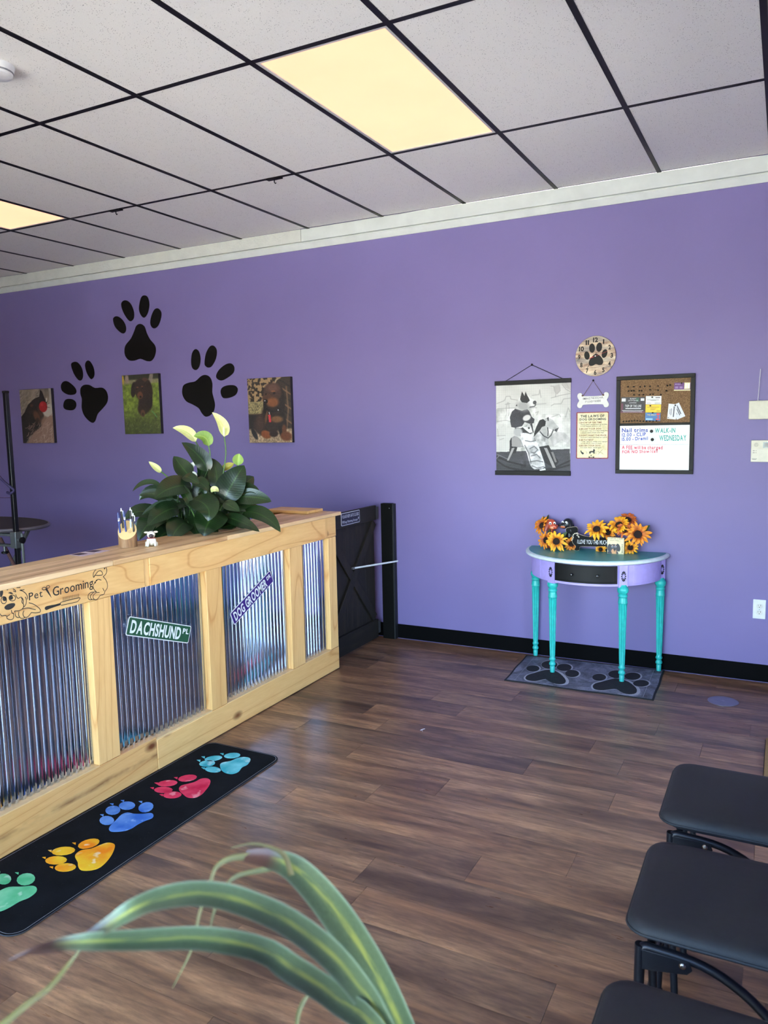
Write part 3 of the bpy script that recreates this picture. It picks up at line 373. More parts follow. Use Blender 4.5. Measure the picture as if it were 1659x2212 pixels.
LILY_LEAVES = [[[[-1.479,-1.8075,1.2541],[-1.5072,-1.9116,1.2651],[-1.5496,-2.0085,1.213]],0.1014],[[[-1.6414,-1.8673,1.2708],[-1.7108,-1.9014,1.2861],[-1.7341,-1.976,1.2424]],0.0239],[[[-1.5806,-1.8453,1.1954],[-1.6518,-1.9012,1.2257],[-1.7179,-1.9478,1.2195]],0.0447],[[[-1.543,-1.8281,1.1767],[-1.6163,-1.9016,1.1671],[-1.679,-1.9748,1.1166]],0.0358],[[[-1.515,-1.8738,1.1495],[-1.5329,-1.9756,1.1366],[-1.5607,-2.0547,1.0755]],0.0835],[[[-1.6181,-1.8546,1.0989],[-1.6605,-1.9363,1.077],[-1.6875,-1.9962,0.9855]],0.0984],[[[-1.5907,-1.8727,1.0239],[-1.5839,-1.9395,1.0064],[-1.6044,-1.9784,0.9636]],0.0835],[[[-1.4705,-1.8606,1.0724],[-1.4515,-1.9546,1.0587],[-1.4587,-2.0008,0.9939]],0.0984],[[[-1.5367,-1.7514,1.3059],[-1.5802,-1.7562,1.3572],[-1.6383,-1.7558,1.4188]],0.0746],[[[-1.4188,-1.7426,1.3385],[-1.4477,-1.77,1.4184],[-1.5196,-1.8204,1.4944]],0.0716],[[[-1.3628,-1.7481,1.2455],[-1.3761,-1.7218,1.3268],[-1.4235,-1.7022,1.4062]],0.0686],[[[-1.3198,-1.7457,1.1778],[-1.2784,-1.7118,1.2738],[-1.2451,-1.6486,1.3652]],0.1134],[[[-1.3519,-1.7067,1.17],[-1.296,-1.6349,1.2373],[-1.2591,-1.551,1.2984]],0.1014],[[[-1.2842,-1.691,1.1944],[-1.176,-1.6682,1.198],[-1.098,-1.6197,1.1715]],0.0686],[[[-1.3198,-1.7152,1.1508],[-1.2295,-1.6692,1.1428],[-1.1728,-1.5958,1.1307]],0.0567],[[[-1.2294,-1.6953,1.1156],[-1.0887,-1.7138,1.1079],[-0.9453,-1.7623,1.033]],0.0716],[[[-1.3042,-1.7703,1.1007],[-1.191,-1.7709,1.0786],[-1.0883,-1.7467,1.0271]],0.0567],[[[-1.4318,-1.8585,1.1959],[-1.3023,-1.8969,1.1674],[-1.2758,-1.9262,1.097]],0.1014],[[[-1.3236,-1.7762,1.1333],[-1.3028,-1.8843,1.0909],[-1.298,-1.9366,1.0183]],0.1253],[[[-1.5113,-1.8561,1.2723],[-1.4504,-1.8773,1.2136],[-1.4168,-1.8692,1.1404]],0.0388],[[[-1.456,-1.8139,1.2877],[-1.3921,-1.827,1.2797],[-1.3452,-1.8306,1.2382]],0.0537],[[[-1.511,-1.8277,1.3146],[-1.4465,-1.8408,1.3045],[-1.4023,-1.8329,1.2753]],0.0477],[[[-1.3945,-1.802,1.2198],[-1.319,-1.8223,1.1971],[-1.2538,-1.8132,1.1805]],0.0447],[[[-1.4389,-1.845,1.0658],[-1.4097,-1.8675,1.0374],[-1.3837,-1.8806,1.0062]],0.0477],[[[-1.2848,-1.7844,1.1767],[-1.235,-1.7836,1.1576],[-1.1844,-1.7831,1.1329]],0.0507],[[[-1.3521,-1.7795,1.0463],[-1.3419,-1.8115,1.0212],[-1.3411,-1.8361,1.0039]],0.0358],[[[-1.3255,-1.7023,1.098],[-1.2638,-1.6976,1.0607],[-1.231,-1.6845,1.0303]],0.0418],[[[-1.4858,-1.6987,1.421],[-1.4745,-1.7111,1.3673],[-1.4772,-1.745,1.2911]],0.0567],[[[-1.4318,-1.7904,1.0202],[-1.4975,-1.7794,1.1067],[-1.5427,-1.7936,1.1794]],0.0656],[[[-1.4462,-1.7652,1.0101],[-1.4468,-1.7308,1.103],[-1.4672,-1.7185,1.1923]],0.0716],[[[-1.4409,-1.7624,1.01],[-1.3862,-1.7121,1.0909],[-1.3519,-1.6754,1.1487]],0.0716],[[[-1.4768,-1.7483,1.0003],[-1.5373,-1.7742,1.0437],[-1.5958,-1.776,1.0906]],0.0597],[[[-1.4499,-1.7344,0.9996],[-1.3716,-1.678,1.0324],[-1.3136,-1.6352,1.0417]],0.0597],[[[-1.4882,-1.7187,1.1001],[-1.5089,-1.7065,1.1901],[-1.5128,-1.6871,1.268]],0.0656],[[[-1.3508,-1.6934,1.1808],[-1.2382,-1.6611,1.2407],[-1.1508,-1.6428,1.2051]],0.0597],[[[-1.3906,-1.7446,1.2087],[-1.3986,-1.7771,1.2531],[-1.4988,-1.8327,1.3151]],0.0358],[[[-1.4689,-1.7658,1.0091],[-1.5188,-1.8162,0.9954],[-1.5465,-1.8567,0.9696]],0.0537],[[[-1.4433,-1.7421,1.001],[-1.4004,-1.7199,1.0],[-1.3581,-1.6957,1.017]],0.0477]]
LILY_SPATHES = [[[[-1.3456,-1.6812,1.5185],[-1.3557,-1.6784,1.581],[-1.3951,-1.7127,1.6499]],0.0567,"pale"],[[[-1.4798,-1.7541,1.495],[-1.5101,-1.7859,1.5465],[-1.5637,-1.8333,1.5717]],0.0567,"pale"],[[[-1.4181,-1.725,1.4711],[-1.4248,-1.7452,1.518],[-1.4709,-1.7796,1.5252]],0.0626,"green"],[[[-1.6384,-1.8571,1.3377],[-1.6513,-1.8831,1.3642],[-1.6777,-1.9039,1.3972]],0.0328,"pale"],[[[-1.3083,-1.6252,1.3623],[-1.3068,-1.62,1.3964],[-1.3025,-1.6139,1.4262]],0.0567,"green"],[[[-1.3853,-1.668,1.3413],[-1.3537,-1.6494,1.3573],[-1.3264,-1.633,1.3747]],0.0388,"yellow"],[[[-1.5585,-1.7244,1.339],[-1.5459,-1.7143,1.3671],[-1.5357,-1.7069,1.3831]],0.0268,"white"],[[[-1.539,-1.7383,1.3292],[-1.5155,-1.7397,1.3114],[-1.5003,-1.7346,1.2888]],0.0328,"white"],[[[-1.3465,-1.8089,1.2362],[-1.3156,-1.8138,1.249],[-1.3086,-1.7892,1.2354]],0.0298,"pale"]]
LILY_STEMS = [[[-1.3456,-1.6812,1.5185],[-1.3347,-1.6866,1.4324],[-1.3439,-1.7067,1.3142],[-1.3531,-1.7267,1.196],[-1.3953,-1.7692,1.0371]],[[-1.4181,-1.725,1.4711],[-1.4079,-1.7283,1.4045],[-1.4085,-1.7562,1.1914],[-1.4165,-1.7802,1.0376]],[[-1.6385,-1.8568,1.3401],[-1.6029,-1.8427,1.3055],[-1.5226,-1.8145,1.2],[-1.443,-1.7939,1.0382]],[[-1.4798,-1.7541,1.495],[-1.4514,-1.7463,1.4411],[-1.4111,-1.7377,1.3454],[-1.4116,-1.7761,1.0493]],[[-1.2769,-1.6651,1.3659],[-1.2883,-1.6778,1.3129],[-1.3606,-1.7421,1.1073],[-1.4004,-1.7726,1.0313]],[[-1.3807,-1.7368,1.2292],[-1.3769,-1.739,1.1965],[-1.3977,-1.7613,1.1082],[-1.4108,-1.7787,1.0256]]]
LILY_BASE = [-1.4471,-1.756,0.9966]
FG = [["leaf",[[1.0025,-4.3061,0.894],[0.9897,-4.3261,0.9662],[0.9719,-4.3489,1.0376],[0.9497,-4.3747,1.1031],[0.9242,-4.3937,1.1471],[0.9004,-4.4042,1.1616],[0.8709,-4.4085,1.1601]],[0.03,0.034,0.034,0.032,0.027,0.02,0.011]],["tip",[[0.8748,-4.4064,1.16],[0.8591,-4.4147,1.159],[0.8467,-4.4222,1.1509],[0.8421,-4.4265,1.1365],[0.834,-4.4344,1.108],[0.8315,-4.438,1.0904],[0.8267,-4.4433,1.0685],[0.8128,-4.4547,1.0357]],[0.012,0.009,0.007,0.006,0.006,0.005,0.004,0.001]],["tip",[[0.8932,-4.3876,1.144],[0.8733,-4.3984,1.14],[0.8575,-4.4072,1.1355],[0.849,-4.4129,1.1258],[0.8402,-4.4204,1.1037],[0.8372,-4.4241,1.0872]],[0.01,0.008,0.007,0.006,0.006,0.002]],["tip",[[0.9219,-4.4055,1.1531],[0.916,-4.4063,1.1704],[0.9057,-4.4106,1.1783],[0.8883,-4.4191,1.183],[0.8704,-4.4289,1.1792]],[0.01,0.008,0.006,0.004,0.001]],["leaf",[[1.0041,-4.3258,0.911],[1.0011,-4.382,1.0151],[0.9975,-4.4114,1.0654],[0.9875,-4.4439,1.1178],[0.9711,-4.4805,1.165],[0.9539,-4.5085,1.1931],[0.9389,-4.5259,1.2065],[0.9244,-4.5438,1.2145],[0.9098,-4.5624,1.2168],[0.8995,-4.5794,1.2152],[0.8835,-4.5892,1.204],[0.8603,-4.603,1.1906],[0.8331,-4.6178,1.1855]],[0.022,0.028,0.03,0.031,0.03,0.028,0.027,0.026,0.024,0.021,0.016,0.008,0.001]],["leaf",[[1.0123,-4.3426,0.9234],[1.0006,-4.4032,1.0287],[0.9921,-4.4265,1.0583],[0.9822,-4.4504,1.0896],[0.9723,-4.4844,1.1293],[0.9622,-4.4986,1.1485],[0.9484,-4.5256,1.1705],[0.9302,-4.5451,1.1809],[0.913,-4.5646,1.1874],[0.8966,-4.5837,1.1935],[0.881,-4.6023,1.2],[0.8614,-4.6127,1.1991],[0.8529,-4.6281,1.2012],[0.8379,-4.6368,1.195]],[0.022,0.028,0.03,0.03,0.029,0.027,0.025,0.023,0.022,0.02,0.017,0.011,0.006,0.001]],["tip",[[0.7239,-4.5898,1.0516],[0.7491,-4.5852,1.0738],[0.7743,-4.5804,1.097],[0.7991,-4.5761,1.1183],[0.8197,-4.5736,1.1426],[0.8291,-4.5669,1.1568]],[0.011,0.01,0.009,0.008,0.006,0.002]],["tip",[[0.9076,-4.3434,0.9883],[0.8984,-4.3488,0.9832],[0.8927,-4.3529,0.9743],[0.8893,-4.3562,0.9634],[0.8877,-4.3591,0.9468]],[0.002,0.006,0.008,0.008,0.006]]]
PINS = [[0.449,1.7638],[0.4837,1.7634],[0.5206,1.761],[0.5475,1.7634],[0.5782,1.7622],[0.6241,1.7618],[0.6776,1.7621],[0.6932,1.7654],[0.4528,1.7383],[0.4692,1.7387],[0.4841,1.7386],[0.5161,1.7374],[0.5299,1.7369],[0.5786,1.7411],[0.6255,1.7368],[0.6725,1.731],[0.4844,1.7143],[0.5165,1.7131],[0.541,1.7133],[0.58,1.7134],[0.597,1.7138],[0.6418,1.7102],[0.4245,1.5535],[0.442,1.5536],[0.458,1.5543],[0.4745,1.555],[0.4893,1.5583],[0.5067,1.5559],[0.524,1.553],[0.5427,1.5521],[0.5609,1.5518],[0.5804,1.5514],[0.5999,1.551],[0.6193,1.5526],[0.5924,1.6964],[0.5822,1.6453],[0.5966,1.6021],[0.7251,1.6437],[0.7576,1.7736]]
CARDS = {"flyer":[[0.4054,1.6069],[0.5481,1.6033],[0.5504,1.6994],[0.4076,1.7027]],"white":[[0.5541,1.6548],[0.6443,1.6521],[0.6453,1.7011],[0.5542,1.7043]],"yellow":[[0.5535,1.6057],[0.6424,1.6035],[0.6434,1.6501],[0.5541,1.6528]],"blue":[[0.5519,1.556],[0.6395,1.5522],[0.6405,1.602],[0.553,1.6042]],"ticket":[[0.6796,1.5649],[0.7287,1.5589],[0.734,1.6484],[0.6864,1.6548]],"ticket2":[[0.7349,1.5578],[0.7825,1.5776],[0.7432,1.6581],[0.6972,1.6395]],"purple":[[0.7147,1.731],[0.8066,1.7285],[0.8023,1.7768],[0.7161,1.778]]}
WB = {"Nail trims":[[0.4146,1.4871],[0.5697,1.4875],[0.4143,1.5124]],"12.00 - CLIP":[[0.415,1.4596],[0.5584,1.4632],[0.4147,1.4814]],"15.00 - Dremil":[[0.4154,1.4338],[0.5706,1.4386],[0.415,1.4555]],"WALK-IN":[[0.6103,1.4804],[0.727,1.4813],[0.6113,1.5092]],"WEDNESDAY":[[0.6379,1.4329],[0.7928,1.4331],[0.6348,1.4664]],"A FEE will be charged":[[0.416,1.3834],[0.6572,1.381],[0.4157,1.4052]],"FOR NO Show/call":[[0.419,1.3559],[0.6271,1.3608],[0.4187,1.3756]]}
WB_LINES = [[[0.4056,1.4105],[0.8027,1.4095]],[[0.4438,1.3797],[0.4864,1.3811]]]
MAGNETS = [[0.5913,1.4908],[0.597,1.44]]
FLOWERS = [[-0.0593,-0.06,0.8865],[-0.0281,-0.09,0.8022],[0.0482,-0.125,0.8048],[0.2946,-0.115,0.887],[0.4252,-0.085,0.9164],[0.4627,-0.06,0.9411],[0.4635,-0.1,0.8926],[0.5404,-0.125,0.8692],[0.3107,-0.07,0.7573],[0.4916,-0.085,0.7821],[0.1255,-0.07,0.7818],[0.3576,-0.07,0.8653]]
SILH = [[0.0929,0.8767],[0.1022,0.8865],[0.1302,0.8921],[0.1581,0.8952],[0.1693,0.8801],[0.1676,0.8581],[0.1801,0.8481],[0.2201,0.8375],[0.2627,0.8346],[0.3649,0.8366],[0.3828,0.8283],[0.3833,0.7945],[0.3357,0.7796],[0.2633,0.7738],[0.1961,0.77],[0.1807,0.7635],[0.179,0.7446],[0.1481,0.7428],[0.156,0.7603],[0.1547,0.7728],[0.1403,0.7846],[0.1327,0.8062],[0.1325,0.8314],[0.1149,0.8494],[0.0961,0.8579]]
SILH_TEXT = [[0.1667,0.7902],[0.3519,0.7939],[0.1684,0.8185]]
DOGS = [[-0.0064,-0.065,0.9021],[0.0857,-0.065,0.9091]]
PLAQUE = [[0.3641,0.7417],[0.4651,0.7495],[0.4637,0.8483],[0.3629,0.8433]]
BEADS = [[0.1332,0.8096],[0.1375,0.8173],[0.1412,0.8269],[0.1399,0.8362],[0.1435,0.8458],[0.1515,0.8525],[0.1608,0.8548],[0.1682,0.8564],[0.1719,0.8503],[0.167,0.8426],[0.1745,0.8367],[0.1776,0.8306]]
# ------------------------------------------------------------ painter for flat prints (vertex-coloured grid)
class Paint:
    def __init__(s, w, h, col):
        s.w, s.h = w, h; s.a = np.zeros((h, w, 3)); s.a[:] = np.array(col)/255.0
        s.U, s.V = np.meshgrid((np.arange(w)+.5)/w, (np.arange(h)+.5)/h)
    def fbm(s, fx, fy, seed=0, octv=4):
        rs = np.random.RandomState(seed); o = np.zeros((s.h, s.w)); amp = 1; tot = 0
        for k in range(octv):
            gx, gy = int(fx*2**k)+2, int(fy*2**k)+2; g = rs.rand(gy+1, gx+1)
            x = s.U*(gx-1); y = s.V*(gy-1); xi = x.astype(int); yi = y.astype(int); fx_ = x-xi; fy_ = y-yi
            fx_ = fx_*fx_*(3-2*fx_); fy_ = fy_*fy_*(3-2*fy_)
            o += amp*((g[yi,xi]*(1-fx_)+g[yi,xi+1]*fx_)*(1-fy_)+(g[yi+1,xi]*(1-fx_)+g[yi+1,xi+1]*fx_)*fy_); tot += amp; amp *= .55
        return o/tot
    def blend(s, m, col): 
        m = np.clip(m, 0, 1)[..., None]; s.a = s.a*(1-m)+np.array(col)/255.0*m
    def ell(s, cx, cy, rx, ry, col, ang=0, soft=.15, op=1.0):
        t = math.radians(ang); asp = s.h/s.w; dx = s.U-cx; dy = (s.V-cy)
        x = dx*math.cos(t)+dy*asp*math.sin(t); y = -dx*math.sin(t)+dy*asp*math.cos(t)
        d = np.sqrt((x/rx)**2+(y/(ry*asp))**2); s.blend(op*np.clip((1-d)/soft+.5, 0, 1), col)
    def poly(s, P, col, op=1.0):
        ins = np.zeros((s.h, s.w), bool); n = len(P)
        for i in range(n):
            x0, y0 = P[i]; x1, y1 = P[(i+1) % n]
            if y0 == y1: continue
            c_ = ((y0 > s.V) != (y1 > s.V)) & (s.U < (x1-x0)*(s.V-y0)/(y1-y0)+x0); ins ^= c_
        s.blend(ins*op, col)
    def stroke(s, P, wd, col, op=1.0):
        asp = s.h/s.w; D_ = np.full((s.h, s.w), 9.0)
        for (x0, y0), (x1, y1) in zip(P[:-1], P[1:]):
            dx, dy = x1-x0, (y1-y0)*asp; l2 = dx*dx+dy*dy+1e-9
            t = np.clip(((s.U-x0)*dx+(s.V-y0)*asp*dy)/l2, 0, 1); D_ = np.minimum(D_, np.hypot(s.U-x0-t*dx, (s.V-y0)*asp-t*dy))
        s.blend(op*np.clip((wd-D_)/(wd*.6)+.3, 0, 1), col)
    def tex(s, amt, fx, fy, seed=1, mask=None):
        n_ = (s.fbm(fx, fy, seed)-.5)*2*amt; 
        if mask is not None: n_ = n_*mask
        s.a = np.clip(s.a*(1+n_[..., None]), 0, 1)
    def build(s, name, TL, TR, BL, mat, parent):   # corners in world space, pixel centres stretched over the quad
        W, H = s.w, s.h; TL, TR, BL = np.array(TL), np.array(TR), np.array(BL)
        uu, vv = np.meshgrid(np.linspace(0,1,W), np.linspace(0,1,H))
        P = TL+uu[..., None]*(TR-TL)+vv[..., None]*(BL-TL)
        me = bpy.data.meshes.new(name); idx = np.arange(W*H).reshape(H, W)
        q = np.stack([idx[:-1,:-1], idx[1:,:-1], idx[1:,1:], idx[:-1,1:]], -1).reshape(-1, 4)
        me.vertices.add(W*H); me.vertices.foreach_set('co', P.reshape(-1).astype(np.float32))
        me.loops.add(q.size); me.loops.foreach_set('vertex_index', q.reshape(-1).astype(np.int32))
        me.polygons.add(len(q)); me.polygons.foreach_set('loop_start', np.arange(0, q.size, 4, dtype=np.int32))
        me.update(calc_edges=True)
        ca = me.color_attributes.new('Col', 'FLOAT_COLOR', 'POINT'); a = np.clip(s.a, 0, 1)
        L = np.where(a <= .04045, a/12.92, ((a+.055)/1.055)**2.4); L = np.concatenate([L, np.ones((H, W, 1))], -1)
        ca.data.foreach_set('color', L.reshape(-1).astype(np.float32)); me.materials.append(mat); me.validate()
        return link(name, me, parent)
# ------------------------------------------------------------ the room
M_wall = m_wall(); M_tile = m_tile(); M_floor = m_floor()
M_white = plain('painted_white', (226,230,222), .6, bump=.1, nscale=8, bscale=60)
M_stucco = plain('textured_white', (224,225,214), .8, bump=.9, nscale=10, bscale=70)
M_grid = plain('black_grid_enamel', (9,8,11), .5, spec=.3)
M_base = plain('black_vinyl_base', (6,6,8), .8, spec=.08)
M_alu = plain('bronze_aluminium', (52,50,50), .4, metal=.6)
M_glass = m_glass()
M_black = plain('satin_black', (8,7,9), .55, spec=.3)
M_neut = plain('interior_white_paint', (196,190,196), .6)
mb = MB(); mb.box(XL, XR, YF, 0.0, -.06, -.004)
floor = struct('floor', mb, M_floor)
# vinyl planks run along X
PW, PL = .1725, 1.2192
JOINT = {-0.74:1.211, -0.9125:.79, -1.085:1.013, -1.2575:.54, -1.6025:.325, -1.775:.733, -1.9475:.05, -2.12:-.20, -2.2925:.695, -2.465:.387, -2.81:.10, -2.9825:.80, -0.395:-1.047}
y = -1.085+PW*6; rows = []
while y > YF: rows.append(round(y, 4)); y -= PW
def plank_mesh(L, wd):
    m = MB(); g = .0006; m.box(g, L-g, -wd+g, -g, -.006, 0)
    return mesh_of('plank', m, M_floor, False)
full = plank_mesh(PL, PW)
for i, yt in enumerate(rows):
    j = None
    for kk, xx in JOINT.items():
        if abs(kk-yt) < .01: j = xx
    if j is None: j = random.uniform(-.6, .6)
    x = j-PL*4
    while x < XR:
        xa, xb = max(x, -2.3), min(x+PL, XR); ya, yb = min(yt, 0.0), max(yt-PW, YF)
        if xb-xa > .02 and ya-yb > .01:
            me = full if (xb-xa > PL-.001 and ya-yb > PW-.001) else plank_mesh(xb-xa, ya-yb)
            o = bpy.data.objects.new('plank', me); COL.objects.link(o); o.location = (xa, ya, 0); o.parent = floor
        x += PL
# walls
struct('wall_back', MB().box(XL, XR+.15, 0, .12, -.06, ZC+.1), M_wall)
struct('wall_left', MB().box(XL-.12, XL, YF, 0, -.06, ZC+.1), M_wall)
WZ0, WZ1 = .08, 2.36
DY0, DY1, DZ = -2.05, -1.15, 2.08                 # glass door in the right wall
mb = MB(); mb.box(XR, XR+.15, DY1, 0, -.06, ZC+.1).box(XR, XR+.15, YF-.15, DY0, -.06, ZC+.1).box(XR, XR+.15, DY0, DY1, DZ, ZC+.1)
struct('wall_right', mb, M_wall)
m = MB(); t = .05
m.box(XR+.03, XR+.09, DY0+.002, DY0+t, .002, DZ-.002).box(XR+.03, XR+.09, DY1-t, DY1-.002, .002, DZ-.002).box(XR+.03, XR+.09, DY0+t, DY1-t, .002, .20).box(XR+.03, XR+.09, DY0+t, DY1-t, DZ-.10, DZ-.002)
o = struct('door_1', m, M_alu)
part('pane', MB().box(XR+.056, XR+.062, DY0+t, DY1-t, .20, DZ-.10), M_glass, o)
part('push_bar', MB().tube([(XR+.0,DY0+.06,1.0),(XR+.0,DY1-.06,1.0)], .014, 10).box(XR+.0,XR+.035,DY0+.06,DY0+.09,.985,1.015).box(XR+.0,XR+.035,DY1-.09,DY1-.06,.985,1.015), M_alu, o, True)
FX0, FX1 = -2.6, 1.9
mb = MB(); mb.box(XL-.12, FX0, YF-.15, YF, -.06, ZC+.1).box(FX1, XR, YF-.15, YF, -.06, ZC+.1).box(FX0, FX1, YF-.15, YF, WZ1, ZC+.1).box(FX0, FX1, YF-.15, YF, -.06, WZ0)
struct('wall_front', mb, M_wall)
for i in range(3):
    a, b = FX0+(FX1-FX0)*i/3, FX0+(FX1-FX0)*(i+1)/3
    m = MB(); t = .03
    m.box(a, a+t, YF-.10, YF-.03, WZ0, WZ1).box(b-t, b, YF-.10, YF-.03, WZ0, WZ1).box(a+t, b-t, YF-.10, YF-.03, WZ0, WZ0+.05).box(a+t, b-t, YF-.10, YF-.03, WZ1-.05, WZ1)
    o = struct('window_%d' % (i+1), m, M_alu)
    part('pane', MB().box(a+t, b-t, YF-.066, YF-.06, WZ0+.05, WZ1-.05), M_glass, o)
# pavement outside the glass
M_pave = plain('pale_concrete', (196,188,174), .9, bump=.2, nscale=4)
m = MB(); m.box(XR+.15, 26, -30, 12, -.12, -.05).box(-26, XR+.15, -30, YF-.15, -.12, -.05)
struct('pavement', m, M_pave)
# ceiling: plenum slab, lay-in tiles, black grid
ceil = struct('ceiling', MB().box(XL, XR, YF, 0, ZC+.03, ZC+.1), M_neut)
S2 = .6096; YB = -1.105; TW = .012
ys = [-.030, YB, YB-2*S2, YB-4*S2, YB-6*S2, YF]
LIGHTS = [(0, 1), (5, 1), (10, 1), (0, 3), (5, 3), (10, 3)]       # column k: x from -(k+1)*S2 to -k*S2 ; row index
tile_full = None
k = -4
while -k*S2 > XL:
    x1, x0 = min(-k*S2, XR), max(-(k+1)*S2, XL)
    if x1-x0 > .05:
        for r in range(5):
            if (k, r) in LIGHTS: continue
            y1, y0 = ys[r], ys[r+1]
            if abs(x1-x0-S2) < .001 and r in (1,2,3):
                if tile_full is None: tile_full = mesh_of('ceiling_tile', MB().box(TW, S2-TW, -2*S2+TW, -TW, 0, .018), M_tile, False)
                me = tile_full
            else: me = mesh_of('ceiling_tile', MB().box(TW, x1-x0-TW, -(y1-y0)+TW, -TW, 0, .018), M_tile, False)
            o = bpy.data.objects.new('ceiling_tile', me); COL.objects.link(o); o.location = (x0, y1, ZC); o.parent = ceil
    k += 1
for yy in ys[1:5]:
    part('grid_bar', MB().box(XL, XR, yy-TW, yy+TW, ZC-.002, ZC+.03), M_grid, ceil)
k = -3
while -k*S2 > XL:
    part('grid_bar', MB().box(-k*S2-TW-(.022 if k == -2 else 0), -k*S2+TW-(.022 if k == -2 else 0), YF, -.03, ZC-.0035, ZC+.028), M_grid, ceil); k += 1
# header trim between the ceiling and the purple wall
m = MB(); cs_ = [(0,2.861),(-.007,2.861),(-.024,2.898),(-.024,2.903),(-.008,2.903),(-.008,2.914),(0,2.914)]
m.add([(XL,a_,b_) for a_, b_ in cs_]+[(XR,a_,b_) for a_, b_ in cs_], [(i,(i+1)%7,7+(i+1)%7,7+i) for i in range(7)]+[tuple(range(7)), tuple(range(7,14))])
o = struct('trim_1', m, M_white)
part('header_board', MB().box(XL, -1.895, -.034, 0, 2.913, ZC), M_stucco, o, label='rough textured white header board')
part('header_board', MB().box(-1.893, XR, -.030, 0, 2.912, ZC), M_white, o, bev=.002)
o = struct('baseboard_back', MB().box(-1.17, XR, -.006, 0, 0, .104), M_base, bev=.002)
struct('baseboard_left', MB().box(XL, -1.27, -.006, 0, 0, .104), M_base, bev=.002)
# ------------------------------------------------------------ ceiling lights
M_diff = m_emit('lit_diffuser', (1.9, .88, .51), LAMP_E)
M_lframe = plain('light_frame_white', (205,203,198), .5)
ln = {(0,1):'bright warm ceiling light panel above the clear floor, nearest the purple wall', (5,1):'warm ceiling light panel cut by the left edge, above the counter'}
for (k, r) in LIGHTS:
    x0, x1, y1, y0 = -(k+1)*S2+TW, -k*S2-TW, ys[r]-TW, ys[r+1]+TW
    if (k, r) not in ln and not (r == 3 or k == 10): continue
    t = thing('ceiling_light', ln.get((k, r), {(10,1):'warm ceiling light panel far left, third along the purple wall', (0,3):'warm ceiling light panel above the photographer, near the shop window', (5,3):'warm ceiling light panel over the groomer side of the counter', (10,3):'warm ceiling light panel far left, nearest the front wall'}.get((k, r))), 'ceiling light', ((x0+x1)/2, (y0+y1)/2, ZC), 'ceiling light panels')
    f = MB(); b = .014
    f.box(x0, x0+b, y0, y1, ZC-.001, ZC+.02).box(x1-b, x1, y0, y1, ZC-.001, ZC+.02).box(x0+b, x1-b, y0, y0+b, ZC-.001, ZC+.02).box(x0+b, x1-b, y1-b, y1, ZC-.001, ZC+.02)
    part('frame', f, M_lframe, t)
    part('diffuser', MB().box(x0+b, x1-b, y0+b, y1-b, ZC+.003, ZC+.008), M_diff, t)
# smoke detector and two hooks on the grid
t = thing('smoke_detector', 'round white smoke detector on the ceiling at the left edge', 'smoke detector', (-1.485,-2.80,ZC))
part('body', MB().lathe([(.0,-.045),(.035,-.045),(.055,-.038),(.062,-.02),(.066,-.004),(.066,0)], (-1.485,-2.80,ZC), 28), plain('detector_white', (232,232,230), .4), t, True)
part('grille', MB().lathe([(.058,-.030),(.0605,-.027),(.0605,-.024),(.058,-.021)], (-1.485,-2.80,ZC), 28), plain('grey_slot', (120,120,124), .5), t, True)
for x, yy, lab in ((-1.364, YB, 'small black clip with a hook on the ceiling grid, nearer the light panel'), (-2.626, YB, 'small black clip with a hook on the ceiling grid, further left')):
    t = thing('grid_hook', lab, 'hook', (x, yy, ZC), 'hooks on the ceiling grid')
    part('clip', MB().box(x-.05, x+.05, yy-.016, yy+.016, ZC-.010, ZC-.002), M_grid, t, bev=.002)
    part('hook', MB().tube([(x,yy,ZC-.008),(x,yy,ZC-.026),(x+.005,yy,ZC-.033),(x+.012,yy,ZC-.030)], .003, 8), M_grid, t, True)
# ------------------------------------------------------------ the reception counter
PINE_Y = m_pine('pine_board', 1); PINE_Z = m_pine('pine_stile', 2); PINE_X = m_pine('pine_return', 0)
PINE_T = m_pine('butcher_block_strip', 1, (250,220,172), (200,150,98), knots=False, lines=7, tv=.12); PINE_S = m_pine('weathered_pine_board', 1, streak=True)
PINE_C = plain('stile_pale_edge', (226,190,136), .6)
M_metal = m_metal(); M_ink = plain('black_vinyl_decal', (18,14,16), .5)
M_dark = plain('dark_cabinet_inside', (70,56,44), .7)
C = thing('reception_counter', 'pine reception counter with corrugated steel panels and a knotty wooden frame', 'counter', (-1.35,-2.2,0))
YE = -.80; YN = -4.22
def board(name, x0, x1, y0, y1, z0, z1, mat, par=C, bev=.003, label=None): return part(name, MB().box(x0, x1, y0, y1, z0, z1), mat, par, bev=bev, label=label)
# carcass behind the panels
board('back_frame', -1.30, -1.262, YN, YE, .02, .985, PINE_Y, bev=0)
# bottom rail boards
board('bottom_rail', -1.24, -1.200, -2.436, YE, .004, .147, PINE_Y)
board('bottom_rail', -1.24, -1.201, YN, -2.4375, .004, .162, PINE_S)
# stiles
for a, b in ((-.895, YE), (-1.323, -1.189), (-2.047, -1.927), (-2.770, -2.653), (-3.50, -3.38), (YN, -4.10)):
    lo = .148 if b > -2.4 else .163
    board('stile', -1.262, -1.201, a, b, lo, .866 if a > -.9 else .868, PINE_Z)
# fascia boards, trims and the end block
board('fascia_board', -1.24, -1.192, -2.43, -.936, .868, .9985, PINE_Y)
board('fascia_board', -1.24, -1.192, YN, -2.462, .870, .9985, PINE_Y, label='pine fascia board carrying the black grooming drawing')
board('trim_strip', -1.24, -1.196, -2.461, -2.431, .869, .9985, PINE_Z, bev=.0015)
board('trim_strip', -1.24, -1.197, -.935, -.906, .869, .9985, PINE_Z, bev=.0015)
board('end_block', -1.24, -1.199, -.905, YE, .868, .9985, PINE_Y)
